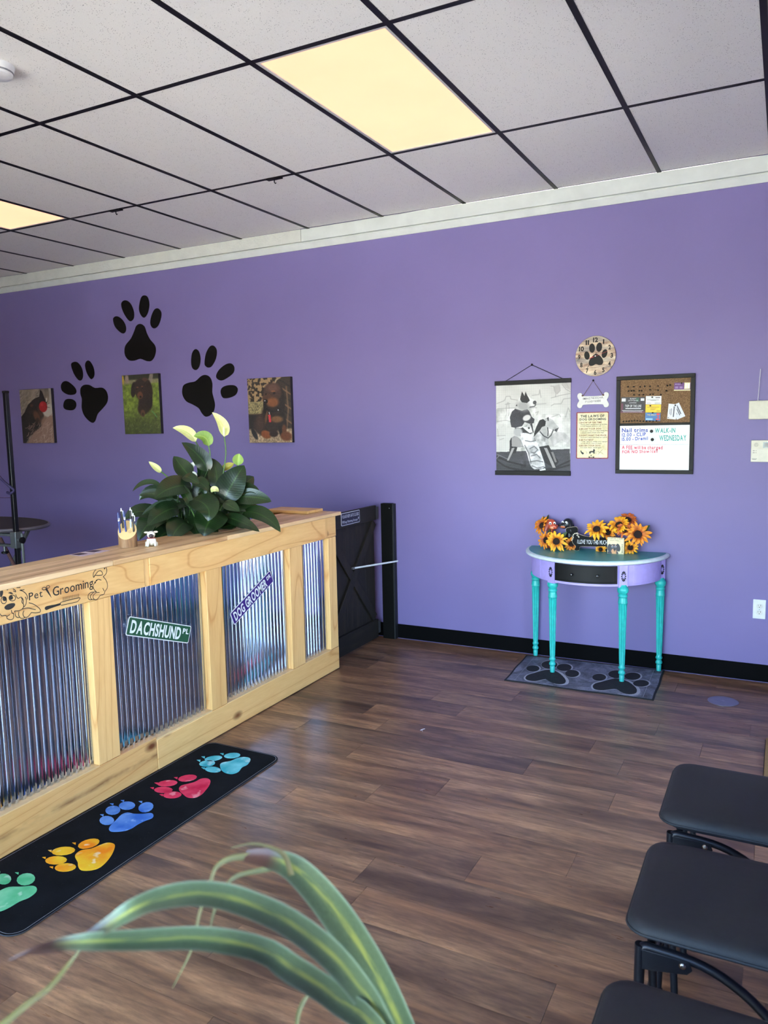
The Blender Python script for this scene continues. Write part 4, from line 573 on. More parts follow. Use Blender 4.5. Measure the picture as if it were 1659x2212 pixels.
# counter top: strips of butcher block
xs = [-1.50,-1.462,-1.42,-1.378,-1.335,-1.292,-1.25,-1.212,-1.176]
yj = -.765
random.seed(11)
for i in range(8):
    yy = yj; k = 0
    while yy > YN-.02:
        L = random.uniform(.55, 1.3); y2 = max(yy-L, YN-.03)
        zt = 1.0215 if i == 7 else 1.0205+random.uniform(-.0006,.0006)
        o = board('top_strip', xs[i]+.0002, xs[i+1]-.0002, y2+.0003, yy-.0003, .999, zt, PINE_T, bev=.0008 if i < 7 else .004)
        yy = y2; k += 1
# return at the far end of the counter: ledge on a small open cubby
board('return_top', -1.625, -1.30, -.965, -.785, 1.022, 1.040, PINE_X)
m = MB().box(-1.60,-1.58,-.955,-.80,.55,1.022).box(-1.58,-1.505,-.815,-.80,.55,1.022).box(-1.58,-1.505,-.955,-.80,.90,.915)
part('cubby', m, PINE_X, C, bev=.002)
board('end_panel', -1.50, -1.262, -.825, YE, .02, .999, PINE_Z)
board('end_panel', -1.50, -1.262, YN, YN+.03, .02, .999, PINE_Z)
DK = thing('work_desk', 'low pine work desk hidden behind the counter front, carrying the lily pot', 'desk', (-1.7,-2.6,0))
board('desk_top', -2.02, -1.31, YN+.04, -1.25, .715, .745, PINE_Y, DK)
for yy in (-1.30, -2.75, -4.1): board('desk_leg', -2.0, -1.95, yy-.05, yy, 0, .714, PINE_Z, DK); board('desk_leg', -1.37, -1.32, yy-.05, yy, 0, .714, PINE_Z, DK)
# corrugated steel panels, one per bay
def corr(y0, y1, z0, z1, pitch=.0315, amp=.0075):
    m = MB(); n_ = int((y1-y0)/pitch*12); V = []
    for i in range(n_+1):
        y_ = y0+(y1-y0)*i/n_; s_ = math.sin(2*PI*y_/pitch); s_ = max(-1, min(1, 1.75*s_)); s_ = s_*(1.5-.5*s_*s_)
        V.append((-1.238+amp*s_, y_))
    vs_ = [(x, y_, z0) for x, y_ in V]+[(x, y_, z1) for x, y_ in V]+[(x-.0012, y_, z0) for x, y_ in V]+[(x-.0012, y_, z1) for x, y_ in V]
    N = n_+1
    fs = [(i, i+1, N+i+1, N+i) for i in range(n_)]+[(2*N+i+1, 2*N+i, 3*N+i, 3*N+i+1) for i in range(n_)]+[(i+1, i, 2*N+i, 2*N+i+1) for i in range(n_)]
    m.add(vs_, fs); return m
for a, b, z in ((-1.189, -.895, .146), (-1.927, -1.323, .146), (-2.653, -2.047, .15), (-3.38, -2.770, .16), (-4.10, -3.50, .16)):
    me = mesh_of('steel_panel', corr(a+.001, b-.001, z, .90), M_metal, True); link('steel_panel', me, C)
    board('ledge_strip', -1.262, -1.2015, a, b, z-.012, z+.0045, PINE_C, bev=0)
# the grooming drawing on the fascia
t = thing('grooming_decal', 'black vinyl Pet Grooming drawing of a shaggy dog and comb on the counter fascia', 'decal', (-1.192,-2.95,.93))
m = MB()
for s_ in SIGN_STROKES: ribbon(m, smoothpoly(s_, 4, False), .0028, FRONTP, .0006)
for f_ in SIGN_FILLS: m.add([FRONTP(a, b, .0006) for a, b in smoothpoly(f_, 2)], [tuple(range(len(f_)*2))])
part('dog_drawing', m, M_ink, t)
m = MB()
for s_ in SIGN_TEETH: ribbon(m, s_, .0010, FRONTP, .0006)
part('comb_teeth', m, M_ink, t)
for wd, (o_, u_, h_) in SIGN_TEXT.items():
    m = MB(); text(m, wd, o_, u_, h_, FRONTP, .0006); part('lettering', m, M_ink, t)
# street-name signs fixed to the steel
def street_sign(q, face, word, sup, label, frac, edge=(226,226,230)):
    q = [Vector((0, a, b)) for a, b in q]         # order: upper-near, upper-far, lower-far, lower-near
    c0 = sum(q, Vector())/4; U = ((q[1]-q[0])+(q[2]-q[3]))/4; Vv = ((q[0]-q[3])+(q[1]-q[2]))/4
    un = U.normalized(); Vv = (Vv-un*Vv.dot(un)); hu, hv = U.length, Vv.length; vn = Vv.normalized()
    fn = lambda a, b, w_: (-1.2285+w_, c0.y+un.y*a+vn.y*b, c0.z+un.z*a+vn.z*b)
    t = thing('street_sign', label, 'sign', (-1.22, c0.y, c0.z), 'street name signs on the steel panels')
    part('plate', MB().prism(rrect(-hu, hu, -hv, hv, .010), fn, 0.0, .0016), plain('sign_edge_white', edge, .4), t, bev=.0004)
    e = .0045
    part('face', MB().prism(rrect(-hu+e, hu-e, -hv+e, hv-e, .007), fn, .0016, .0020), plain('sign_'+word.split()[0].lower(), face, .35), t)
    m = MB(); text(m, word, (-hu*.90, -hv*.64), (hu*frac, -hv*.64), (-hu*.90, hv*.64), fn, .0024, caph=.70, bold=True)
    text(m, sup, (hu*(frac+.05), hv*.04), (hu*.94, hv*.04), (hu*(frac+.05), hv*.60), fn, .0024, caph=.70, bold=True)
    part('lettering', m, plain('sign_white', (235,240,240), .4), t)
street_sign(ST_GREEN, (32,84,58), 'DACHSHUND', 'PL', 'green street sign reading DACHSHUND PL tilted down on the corrugated steel', .68)
qq = [ST_PURPLE[3], ST_PURPLE[0], ST_PURPLE[1], ST_PURPLE[2]]
street_sign(qq, (58,30,120), 'DOG GROOMER', 'DR', 'purple street sign reading DOG GROOMER DR tilted up on the corrugated steel', .70)
# things on the counter top
ZT = 1.0215
M_bark = m_plankwall('bark', [(92,62,40),(150,110,74),(196,160,116)], 2)
def m_rings():
    k = NT('log_end_grain'); v = k.coords(); sx = k.n('VectorMath', operation='DISTANCE'); k.l(v, sx.inputs[0]); sx.inputs[1].default_value = (-1.395,-2.335,1.085)
    n_ = k.noise(v, 30, 3); d = k.math('ADD', sx.outputs['Value'], k.math('MULTIPLY', n_, .012)); fr = k.math('FRACT', k.math('MULTIPLY', d, 210))
    c1 = k.ramp(fr, [(0, lin((224,186,126))), (.8, lin((238,206,150))), (1, lin((200,156,96)))]); kn = k.ramp(d, [(.008, lin((130,84,50))), (.022, (1,1,1))])
    k.l(k.mix(1.0, c1, kn, 'MULTIPLY'), k.b.inputs['Base Color']); k.set(Roughness=.5); return k.m
M_rings = m_rings()
LX, LY, LR = -1.405, -2.345, .042
t = thing('pen_holder', 'cut log pen holder with a slanted pale face and bark sides', 'pen holder', (LX, LY, ZT))
m = MB(); n_ = 28; sd = Vector((.62,-.78,0)).normalized()      # slant faces the room
top = []; bot = []
for i in range(n_):
    a = 2*PI*i/n_; r = LR*(1+.03*math.sin(3*a)); px, py = r*math.cos(a), r*math.sin(a)
    hh = .079-(px*sd.x+py*sd.y)*.95
    top.append((LX+px, LY+py, ZT+hh)); bot.append((LX+px, LY+py, ZT))
m.add(bot+top, [(i, (i+1) % n_, n_+(i+1) % n_, n_+i) for i in range(n_)]+[tuple(range(n_))[::-1]])
part('bark_body', m, M_bark, t, True)
m = MB(); m.add(top, [tuple(range(n_))]); part('cut_face', m, M_rings, t)
PB = plain('pen_blue', (30,52,120), .3); PK = plain('pen_black', (18,18,22), .35); PWt = plain('pen_white', (232,232,236), .35); PS = plain('pen_silver', (190,192,200), .25, metal=.8)
rt = Vector((.78,.62,0))
def pen(lab, sx, df, hgt, kind):
    bx = Vector((LX, LY, 0))+rt*sx+sd*df
    z0 = ZT+.062-df*.95; z1 = ZT+hgt; ax = (Vector((0,0,1))+rt*(-.05 if sx < 0 else .02)).normalized()
    p = lambda z: bx+ax*((z-z0)); base = Vector((bx.x, bx.y, z0)); L = z1-z0
    P_ = lambda f: base+ax*(L*f)
    t = thing('pen', lab, 'pen', (bx.x, bx.y, z0), 'pens in the log holder')
    if kind == 'blue':
        part('barrel', MB().tube([P_(0),P_(.10),P_(.62)], [.0032,.0042,.0046], 10), PB, t, True)
        part('band', MB().tube([P_(.62),P_(.75)], .0054, 10), PS, t, True)
        part('cap', MB().tube([P_(.75),P_(.84),P_(.95),P_(1)], [.0056,.0056,.004,.001], 10), PB, t, True)
        part('clip', MB().obox(P_(.82)+sd*.006, rt*.0015, sd*.001, ax*(L*.14)), PB, t)
    else:
        mid = PK if kind != 'print' else plain('pen_print', (190,205,220), .4, var=.5, nscale=260)
        part('barrel', MB().tube([P_(0),P_(.06),P_(.50)], [.0036,.0042,.0042], 10), mid if kind == 'print' else PK, t, True)
        part('grip', MB().tube([P_(.50),P_(.87)], .0048, 10), PK, t, True)
        part('plunger', MB().tube([P_(.87),P_(.91),P_(.92),P_(1)], [.0046,.0044,.0022,.0022], 10), PWt, t, True)
        part('clip', MB().obox(P_(.76)+rt*.0062, rt*.0014, sd*.0016, ax*(L*.13)), PWt, t)
pen('blue pen with a silver band at the left of the log holder', -.030, .008, .165, 'blue')
pen('black pen with a white plunger behind the two blue pens', -.018, -.012, .182, 'black')
pen('slim blue pen in the middle of the log holder', -.004, .004, .172, 'blue')
pen('black and white printed pen with a white clip, tallest in the holder', .016, -.012, .184, 'print')
pen('short black pen with a long white clip at the right of the holder', .030, .006, .158, 'black')
# pug figurine
def remesh(o, vox, sm=4):
    r = o.modifiers.new('remesh', 'REMESH'); r.mode = 'VOXEL'; r.voxel_size = vox; r.use_smooth_shade = True
    s_ = o.modifiers.new('smooth', 'SMOOTH'); s_.iterations = sm; s_.factor = .5
gx, gy = -1.315, -2.285
fw = Vector((.70,-.71,0)); sd2 = Vector((.71,.70,0))
def G(a, b, z): return Vector((gx, gy, ZT))+sd2*a+fw*b+Vector((0,0,z))
rz = Euler((0,0,math.atan2(fw.y, fw.x)))
t = thing('pug_figurine', 'small white pug figurine with a dark muzzle and red collar beside the log', 'figurine', (gx, gy, ZT))
m = MB(); m.ell(G(0,-.004,.022), (.021,.019,.022), rz).ell(G(0,.004,.034), (.015,.016,.018), rz).ell(G(0,.008,.055), (.017,.019,.017), rz)
for s_ in (-1, 1):
    m.tube([G(s_*.013,.010,.034), G(s_*.016,.018,.014), G(s_*.017,.021,.003)], [.0085,.006,.006], 8).ell(G(s_*.017,.025,.004), (.008,.006,.004), rz)
    m.ell(G(s_*.020,-.002,.010), (.016,.009,.010), rz).ell(G(s_*.024,.010,.004), (.009,.006,.004), rz)
m.ell(G(-.022,-.016,.014), (.007,.007,.007))
o = part('body', m, plain('pug_white', (226,220,204), .4), t, True); remesh(o, .0018)
for s_ in (-1, 1):
    e_ = part('ear', MB().ell(G(s_*.021,.004,.066), (.007,.011,.005), Euler((0, s_*.2, math.atan2(fw.y, fw.x)))), plain('pug_ear', (214,204,186), .5), t, True)
    part('eye', MB().ell(G(s_*.0095,.0235,.061), (.0045,.005,.005), rz), plain('eye_white', (245,245,245), .2), t, True)
part('muzzle', MB().ell(G(0,.0235,.050), (.008,.0115,.0095), rz), plain('pug_muzzle', (58,40,42), .4), t, True)
part('collar', MB().tube([G(.0165*math.cos(a), .006+.0165*math.sin(a), .0395) for a in np.linspace(0, 2*PI, 20)[:-1]], .0024, 8, closed=True), plain('red_collar', (140,32,44), .5), t, True)
# leaflets on the counter
M_pap = plain('pinkish_paper', (206,184,196), .7); M_papd = plain('printed_plum', (58,36,58), .6)
for i, (x, yy, a, lab) in enumerate(((-1.44,-2.50,.1,'pale leaflet with plum print lying beside the log holder'), (-1.435,-2.585,-.05,'pale leaflet with plum print lying left of the first leaflet'))):
    ca, sa = math.cos(a), math.sin(a); fn = lambda u, v, w_, x=x, yy=yy, ca=ca, sa=sa: (x+u*ca-v*sa, yy+u*sa+v*ca, ZT+.0004+w_)
    t = thing('leaflet', lab, 'leaflet', (x, yy, ZT), 'leaflets on the counter')
    part('sheet', MB().prism([(-.045,-.035),(.045,-.035),(.045,.035),(-.045,.035)], fn, 0, .0012), M_pap, t)
    part('print', MB().prism([(-.038,-.028),(.012,-.028),(.012,.020),(-.038,.020)], fn, .0012, .0015), M_papd, t)
# ------------------------------------------------------------ gate and post
M_stain = m_plankwall('black_stained_wood', [(10,8,7),(22,17,13),(44,34,24)], 2, rough=.65)
M_stainh = m_plankwall('black_stained_rail', [(9,7,7),(19,15,12),(36,28,21)], 1, rough=.65)
t = thing('barn_gate', 'low black stained barn gate with crossed braces beside the counter', 'gate', (-1.30,-.42,0))
GY0, GY1 = -.775, -.105
m_y = np.linspace(GY0, GY1, 6)
for a, b in zip(m_y[:-1], m_y[1:]): part('plank', MB().box(-1.318,-1.300, a+.0008, b-.0008, .02, .985), M_stain, t, bev=.0015)
for z0, z1 in ((.02,.155),(.885,.990)): part('rail', MB().box(-1.300,-1.278, GY0, GY1, z0, z1), M_stainh, t, bev=.003)
def brace(y0, z0, y1, z1, wd, xa, xb):
    d = Vector((0, y1-y0, z1-z0)); l = d.length; d.normalize(); nn = Vector((0, -d.z, d.y)); c_ = Vector(((xa+xb)/2, (y0+y1)/2, (z0+z1)/2))
    return MB().obox(c_, Vector(((xb-xa)/2,0,0)), d*(l/2), nn*(wd/2))
part('brace', brace(GY0+.06,.20,GY1-.02,.87,.065,-1.300,-1.281), M_stain, t, bev=.003)
part('brace', brace(GY0+.05,.84,GY1-.03,.17,.065,-1.2995,-1.284), M_stain, t, bev=.003)
for z in (.93, .09): part('hinge', MB().box(-1.292,-1.284,GY1-.01,GY1+.045,z-.045,z+.045), plain('hinge_steel', (150,150,155), .4, metal=.9), t, bev=.001)
part('stay_rod', MB().tube([(-1.272,-.449,.593),(-1.158,-.048,.5785),(-1.156,-.02,.577)], .0065, 10), plain('white_rod', (222,228,232), .35), t, True)
part('rod_bracket', MB().obox((-1.276,-.455,.593), (.008,0,0), (0,.014,0), (0,0,.008)), plain('hinge_steel', (150,150,155), .4, metal=.9), t, bev=.002)
part('spring', MB().tube([(-1.272+.004*math.cos(a*1.0), -.449-.02+.02*a/30, .593+.004*math.sin(a)) for a in np.linspace(0, 30, 60)], .0012, 6), M_alu, t, True)
t = thing('gate_post', 'black square post against the purple wall beside the gate', 'post', (-1.225,-.03,0))
part('post', MB().box(-1.268,-1.180,-.055,-.007,0,.998), plain('post_black', (5,5,5), .75, spec=.15), t, bev=.004)
part('screw', MB().lathe([(0,0),(.004,0),(.004,.001),(0,.0015)], (-1.196,-.0555,.965), 10, (0,-1,0)), PS, t)
part('side_board', MB().box(-1.180,-1.168,-.05,-.007,0,.996), plain('post_side', (20,21,25), .6), t, bev=.002)
# gate sign
t = thing('gate_sign', 'small navy sign reading PLEASE KEEP GATE CLOSED on the gate', 'sign', (-1.278,-.475,.94))
fn = lambda a, b, w_: (-1.277+w_, a, b)
part('plate', MB().prism(rrect(-.603,-.353,.900,.985,.008), fn, 0, .003), plain('sign_silver', (186,190,205), .4), t)
part('face', MB().prism(rrect(-.599,-.357,.904,.981,.006), fn, .003, .0035), plain('sign_navy', (22,24,50), .4), t)
m = MB(); text(m, 'PLEASE KEEP GATE CLOSED', (-.590,.950), (-.366,.950), (-.590,.972), fn, .004)
text(m, 'Dog Planning Escape', (-.570,.917), (-.386,.917), (-.570,.932), fn, .004)
for cx, cz in ((-.583,.922), (-.373,.928)):
    m.add([fn(cx+.005*math.cos(a), cz+.005*math.sin(a), .004) for a in np.linspace(0, 2*PI, 11)[:-1]], [tuple(range(10))])
    for a in (-.8,-.25,.25,.8): m.add([fn(cx+.009*math.sin(a)+.0022*math.cos(b), cz+.009*math.cos(a)+.0026*math.sin(b), .004) for b in np.linspace(0, 2*PI, 9)[:-1]], [tuple(range(8))])
part('lettering', m, plain('sign_pale', (196,200,220), .5), t)
# ------------------------------------------------------------ paws painted on the wall
M_paw = plain('black_paw_vinyl', (9,7,7), .8, spec=.2)
for nm, lab in (('top','black paw print decal highest on the wall, above the middle canvas'), ('left','black paw print decal tilted, between the left and middle canvas'), ('right','black paw print decal tilted, right of the middle canvas above the lily')):
    P_ = WALL_PAWS[nm]; c0 = np.mean(P_[0], 0)
    t = thing('paw_decal', lab, 'wall decal', (c0[0], 0, c0[1]), 'black paws on the wall')
    for i, q in enumerate(P_): part('pad' if i == 0 else 'toe', MB().prism(smoothpoly(q, 3), WALLP, .0003, .0016), M_paw, t)
# ------------------------------------------------------------ canvases
M_print = m_vcol('canvas_print', .5)
M_edge = plain('canvas_dark_edge', (28,22,34), .6)
def canvas(x0, x1, z0, z1, pic, label, tilt=0):
    pic.a = np.clip((pic.a*.86-.02)*1.0, 0, 1)
    t = thing('canvas_picture', label, 'picture', ((x0+x1)/2, 0, z0), 'dog photo canvases')
    part('stretcher', MB().box(x0, x1, -.030, -.001, z0, z1), M_edge, t, bev=.0015)
    pic.build('print', (x0+.001,-.0306,z1-.001), (x1-.001,-.0306,z1-.001), (x0+.001,-.0306,z0+.001), M_print, t)
def hair(p, n, box, cols, ln, wd, ang, seed, spread=.5):
    rs = np.random.RandomState(seed)
    for i in range(n):
        x, y_ = box[0]+rs.rand()*(box[1]-box[0]), box[2]+rs.rand()*(box[3]-box[2]); a = ang+(rs.rand()-.5)*spread
        p.stroke([(x,y_),(x+ln*math.cos(a)*.6, y_+ln*math.sin(a)*.4),(x+ln*math.cos(a+.3), y_+ln*math.sin(a+.3)*.7)], wd, cols[rs.randint(len(cols))], .75)
# left: dark puppy asleep against a plush toy on pale fur
p = Paint(108, 156, (150,136,120)); p.tex(.35, 8, 6, 3)
hair(p, 70, (-.05,.7,0,.45), [(176,164,148),(120,106,92),(196,186,170)], .16, .006, 2.2, 5)
p.poly([(0,.5),(.12,.42),(.25,.28),(.45,.18),(.62,.14),(.66,.02),(.72,.05),(.8,.2),(.78,.4),(.7,.55),(.62,.72),(.45,.8),(.25,.86),(.1,1),(0,1)], (34,26,24))
p.ell(.30,.40,.10,.06,(48,34,28),40,.5); p.ell(.5,.50,.09,.11,(110,70,44),-25,.6); p.ell(.52,.58,.05,.05,(60,38,30),0,.5)
p.ell(.36,.30,.05,.03,(120,78,46),0,.8,.6); p.ell(.62,.42,.06,.10,(86,54,38),-20,.7)
p.ell(.86,.40,.17,.13,(206,196,184),0,.3); p.ell(.80,.26,.05,.07,(40,34,32),30,.3); p.ell(.84,.21,.02,.04,(220,210,200),10,.3)
p.ell(.72,.33,.13,.10,(188,26,32),0,.15); p.ell(.69,.29,.04,.03,(226,80,80),0,.9,.6); p.stroke([(.82,.30),(.92,.27)], .006, (40,30,30)); p.stroke([(.82,.34),(.93,.35)], .006, (40,30,30))
p.ell(.75,.62,.14,.10,(150,116,96),30,.6)
p.poly([(.15,1),(.35,.82),(.6,.70),(.8,.55),(1,.45),(1,1)], (164,132,116)); hair(p, 110, (.2,1,.6,1), [(206,176,158),(136,100,88),(186,150,134),(222,200,184)], .12, .006, 1.9, 9, 1.4)
p.blend((p.U > .93)*(p.V < .5)*.6, (200,194,190)); canvas(-5.09, -4.66, 1.458, 1.957, p, 'canvas photo of a sleeping dark puppy with a red ball, leftmost on the wall')
# middle: long-haired puppy walking on grass
p = Paint(120, 156, (120,140,50)); g = p.fbm(14, 18, 4); p.a *= (0.55+.9*g)[..., None]
p.blend(np.clip((p.V-.55)/.3, 0, 1)*.65, (60,66,34)); hair(p, 120, (0,1,.55,1), [(130,140,70),(60,70,30),(160,160,110),(84,80,56)], .06, .004, -1.4, 3, 1.6)
p.blend(np.clip((.17-p.V)/.03, 0, 1), (150,146,110)); p.blend(np.clip((.10-p.V)/.03, 0, 1), (48,52,34)); p.ell(.8,.06,.05,.12,(150,140,128),15,.4); p.ell(.14,.06,.05,.08,(170,150,140),0,.5); p.ell(.03,.08,.03,.08,(210,180,60),0,.5)
p.ell(.60,.47,.17,.19,(46,30,24),0,.25); p.ell(.52,.58,.12,.10,(52,34,26),0,.3); p.ell(.74,.42,.07,.16,(40,26,22),0,.3)
p.ell(.31,.25,.07,.13,(34,22,18),12,.25); p.ell(.72,.26,.10,.17,(50,32,26),-8,.25); p.ell(.50,.22,.17,.15,(52,34,30),0,.2); p.ell(.63,.09,.07,.03,(92,60,44),10,.4)
p.ell(.47,.30,.11,.10,(60,38,30),0,.3); p.ell(.48,.35,.075,.06,(128,78,48),0,.4); p.ell(.49,.375,.03,.02,(20,14,14),0,.3); p.ell(.40,.245,.018,.012,(16,10,10)); p.ell(.56,.235,.018,.012,(16,10,10)); p.ell(.42,.215,.03,.012,(120,74,44),0,.6); p.ell(.55,.205,.03,.012,(120,74,44),0,.6)
p.ell(.53,.65,.06,.06,(104,68,44),0,.4); p.ell(.53,.67,.03,.03,(60,38,28),0,.4); p.stroke([(.78,.62),(.86,.68),(.9,.72)], .015, (90,150,90)); p.tex(.15, 30, 40, 8)
canvas(-3.768, -3.352, 1.527, 2.029, p, 'canvas photo of a brown long-haired puppy walking on green grass, middle of three')
# right: smooth brown dog sitting on a rug
p = Paint(138, 192, (40,30,24)); g = p.fbm(22, 22, 12, 2)
p.blend((p.V < .42)*(g > .52), (176,146,104)); p.blend((p.V < .42)*((g > .47) & (g < .50)), (120,86,50))
p.blend((p.V > .36)*(p.V < .56)*(p.U < .4), (150,136,96)); p.tex(.5, 40, 60, 2, (p.V > .36)*(p.V < .56)); p.blend((p.V > .545)*(p.V < .56)*(p.U < .4), (90,72,50)); p.blend((p.V > .56)*(p.V < .77), (34,26,22))
p.poly([(.62,.06),(.75,0),(1,0),(1,.8),(.85,.7),(.8,.3)], (58,44,36))
for i in range(6): p.stroke([(.66,.02+i*.11),(.8,.06+i*.11),(1,.16+i*.11)], .018, (150,112,80) if i % 2 else (26,22,22), .8)
p.stroke([(.62,.12),(.68,.04),(.78,.0)], .02, (180,160,130)); p.stroke([(.9,.15),(.93,.5),(.88,.8)], .02, (140,108,78), .7)
p.blend(np.clip((p.V-.77)/.03, 0, 1), (176,150,122)); p.tex(.5, 40, 50, 6, (p.V > .77)*1.0)
p.ell(.13,.86,.05,.10,(34,30,34),-28,.25); p.ell(.33,.72,.22,.16,(58,38,32),0,.2); p.ell(.55,.62,.25,.23,(46,30,26),0,.2); p.ell(.78,.72,.10,.20,(34,24,22),0,.2)
p.ell(.28,.68,.10,.12,(96,66,56),0,.8,.5); p.ell(.66,.64,.14,.05,(128,88,52),0,.6); p.ell(.42,.60,.03,.1,(110,72,44),10,.7)
p.ell(.40,.87,.12,.06,(150,80,36),20,.35); p.ell(.86,.90,.13,.07,(120,64,30),10,.35); p.ell(.82,.80,.05,.08,(110,62,32),0,.5); p.ell(.58,.86,.10,.05,(48,28,26),0,.4)
p.ell(.75,.33,.11,.22,(36,24,22),-5,.18); p.ell(.40,.42,.04,.14,(30,20,18),0,.3); p.ell(.58,.23,.21,.15,(76,50,42),0,.2); p.ell(.60,.16,.14,.06,(128,90,76),0,.9,.6); p.ell(.48,.32,.14,.08,(86,52,36),20,.4)
p.ell(.58,.38,.14,.07,(140,82,42),0,.5); p.ell(.42,.36,.05,.032,(18,12,14),0,.3); p.ell(.40,.35,.012,.008,(200,200,210)); p.ell(.62,.24,.03,.018,(18,12,12)); p.ell(.43,.25,.02,.014,(18,12,12)); p.ell(.60,.21,.05,.012,(150,92,50),0,.6)
p.stroke([(.42,.48),(.58,.52),(.76,.49)], .022, (22,18,24)); p.ell(.70,.50,.012,.01,(220,220,226)); p.stroke([(.49,.53),(.50,.56)], .01, (190,190,196)); p.poly([(.465,.57),(.52,.57),(.53,.68),(.48,.68)], (206,44,56)); p.tex(.10, 30, 40, 14)
canvas(-2.436, -2.029, 1.442, 1.941, p, 'canvas photo of a brown dog with a red tag, right of the lily')
# ------------------------------------------------------------ hanging scroll print
t = thing('hanging_poster', 'black and white poster of a dog riding a rocking horse hung between black rails', 'poster', (-.158,0,1.215))
X0, X1, Z0, Z1 = -.404, .094, 1.238, 1.812
p = Paint(249, 288, (206,206,202)); p.tex(.10, 4, 4, 2)
def zc(P): return [((a-172)/1310, (b-490)/1530) for a, b in P]
for i in range(34): p.blend((abs(p.U-(i+.5)/34) < .0022)*.10, (120,124,130)); p.blend((abs(p.V-(i+.5)/38) < .0022)*.08, (120,124,130))
sk = (140,138,138)
for s_ in ([(190,820),(260,800),(330,770),(360,700),(430,700),(440,750),(560,775)],[(200,910),(500,905),(900,915)],[(820,700),(940,690),(950,610),(975,740)],[(900,855),(1060,850)],[(1150,890),(1200,860),(1320,860),(1360,780),(1480,770)],[(380,810),(360,900),(370,1000),(350,1050)],[(400,810),(410,900),(400,1040)],[(340,840),(430,830)],[(190,1140),(350,1120),(420,1140)],[(1160,1080),(1250,1050),(1290,1040),(1310,1080)],[(880,1000),(930,980),(900,1040)],[(190,1390),(340,1385)],[(200,1270),(210,1400)],[(240,1460),(310,1440)],[(1400,1080),(1440,930),(1470,1000)],[(1180,560),(1140,555)],[(1190,560),(1230,690),(1220,740)],[(1290,570),(1300,640),(1250,690)],[(1330,530),(1400,620),(1470,660)],[(1380,480),(1450,600)],[(1150,755),(1300,720),(1470,690)]): p.stroke(zc(s_), .006, sk, .6)
p.poly(zc([(1185,560),(1290,530),(1310,640),(1250,700),(1200,650)]), (168,164,162), .7); p.poly(zc([(1320,500),(1480,470),(1480,640),(1400,600)]), (172,168,166), .7)
p.poly(zc([(1120,1400),(1250,1330),(1380,1350),(1470,1440),(1470,1560),(1330,1480),(1180,1590)]), (178,176,176), .8)
p.poly(zc([(172,1680),(430,1670),(1470,1625),(1490,2030),(160,2030)]), (58,58,64)); p.tex(.35, 3, 30, 5, (p.V > .77)*1.0)
for s_ in ([(180,1830),(330,1930),(560,2000),(900,2015),(1200,1960),(1470,1830)],[(180,1760),(400,1850),(700,1920)],[(400,1960),(800,2020),(1100,2010),(1470,1900)]): p.stroke(zc(s_), .012, (24,24,28))
for s_ in ([(190,1720),(400,1810)],[(180,1790),(220,1750)]): p.stroke(zc(s_), .006, (110,110,116))
# horse
p.poly(zc([(425,1500),(450,1430),(500,1395),(560,1410),(640,1480),(900,1420),(1100,1450),(1110,1560),(1050,1600),(940,1590),(660,1590),(470,1600),(425,1570)]), (140,140,142))
p.poly(zc([(415,1690),(420,1480),(450,1420),(470,1460),(455,1580),(560,1590),(530,1700),(430,1700)]), (30,30,34))
p.poly(zc([(455,1440),(560,1410),(640,1560),(600,1580),(460,1580)]), (150,148,148)); p.poly(zc([(460,1610),(510,1605),(400,1830),(370,1830)]), (158,156,156))
p.poly(zc([(860,1420),(900,1280),(950,1150),(1040,1110),(1110,1090),(1180,1130),(1230,1200),(1285,1260),(1250,1330),(1200,1320),(1150,1290),(1090,1280),(1100,1400),(1110,1560),(960,1590),(880,1500)]), (176,176,176)); p.tex(.22, 14, 14, 9, (p.V > .35)*(p.V < .72)*(p.U > .5))
p.poly(zc([(850,1420),(860,1330),(900,1230),(950,1130),(1010,1110),(1060,1150),(1050,1230),(990,1250),(960,1300),(900,1360)]), (26,26,30)); p.poly(zc([(1045,1110),(1110,1075),(1110,1150),(1090,1140),(1080,1100)]), (40,40,44))
p.poly(zc([(1215,1290),(1285,1260),(1245,1340),(1205,1310)]), (60,60,64)); p.stroke(zc([(960,1330),(1020,1400),(1100,1440),(1150,1390),(1190,1300)]), .007, (40,40,44)); p.stroke(zc([(1090,1260),(1100,1330),(1095,1400)]), .007, (40,40,44))
p.poly(zc([(940,1590),(1110,1560),(1180,1700),(1290,1850),(1200,1950),(1050,1870)]), (30,30,34)); p.poly(zc([(1030,1610),(1080,1610),(1190,1850),(1230,1950),(1180,1950)]), (150,148,148)); p.poly(zc([(1150,1680),(1190,1680),(1250,1850),(1220,1860)]), (120,118,118))
# rider
p.poly(zc([(510,1250),(620,1260),(820,1180),(850,1340),(760,1380),(620,1400),(530,1360)]), (46,46,50)); p.ell(*zc([(570,1330)])[0], .06,.05,(170,170,172),0,.4); p.poly(zc([(655,1245),(720,1230),(770,1180),(800,1230),(830,1340),(770,1345),(700,1290)]), (222,222,222)); p.ell(*zc([(763,1262)])[0], .014,.012,(60,60,60))
p.poly(zc([(620,1350),(700,1345),(840,1380),(860,1460),(920,1540),(960,1640),(1030,1850),(1050,1930),(1000,1965),(860,1985),(800,1930),(770,1850),(730,1700),(660,1560),(620,1460)]), (200,200,202)); p.tex(.45, 16, 18, 21, (p.V > .55)*(p.V < .99)*(p.U > .34)*(p.U < .68))
for s_ in ([(780,1620),(860,1580),(920,1640),(860,1700),(800,1680)],[(800,1750),(900,1720),(960,1780)],[(790,1850),(900,1830),(1010,1850)],[(820,1920),(920,1960),(1030,1930)],[(700,1480),(800,1500),(880,1480)],[(690,1560),(760,1700),(800,1880)]): p.stroke(zc(s_), .008, (70,70,74), .7)
p.poly(zc([(950,1985),(1050,1960),(1060,1990),(960,2010)]), (214,214,214))
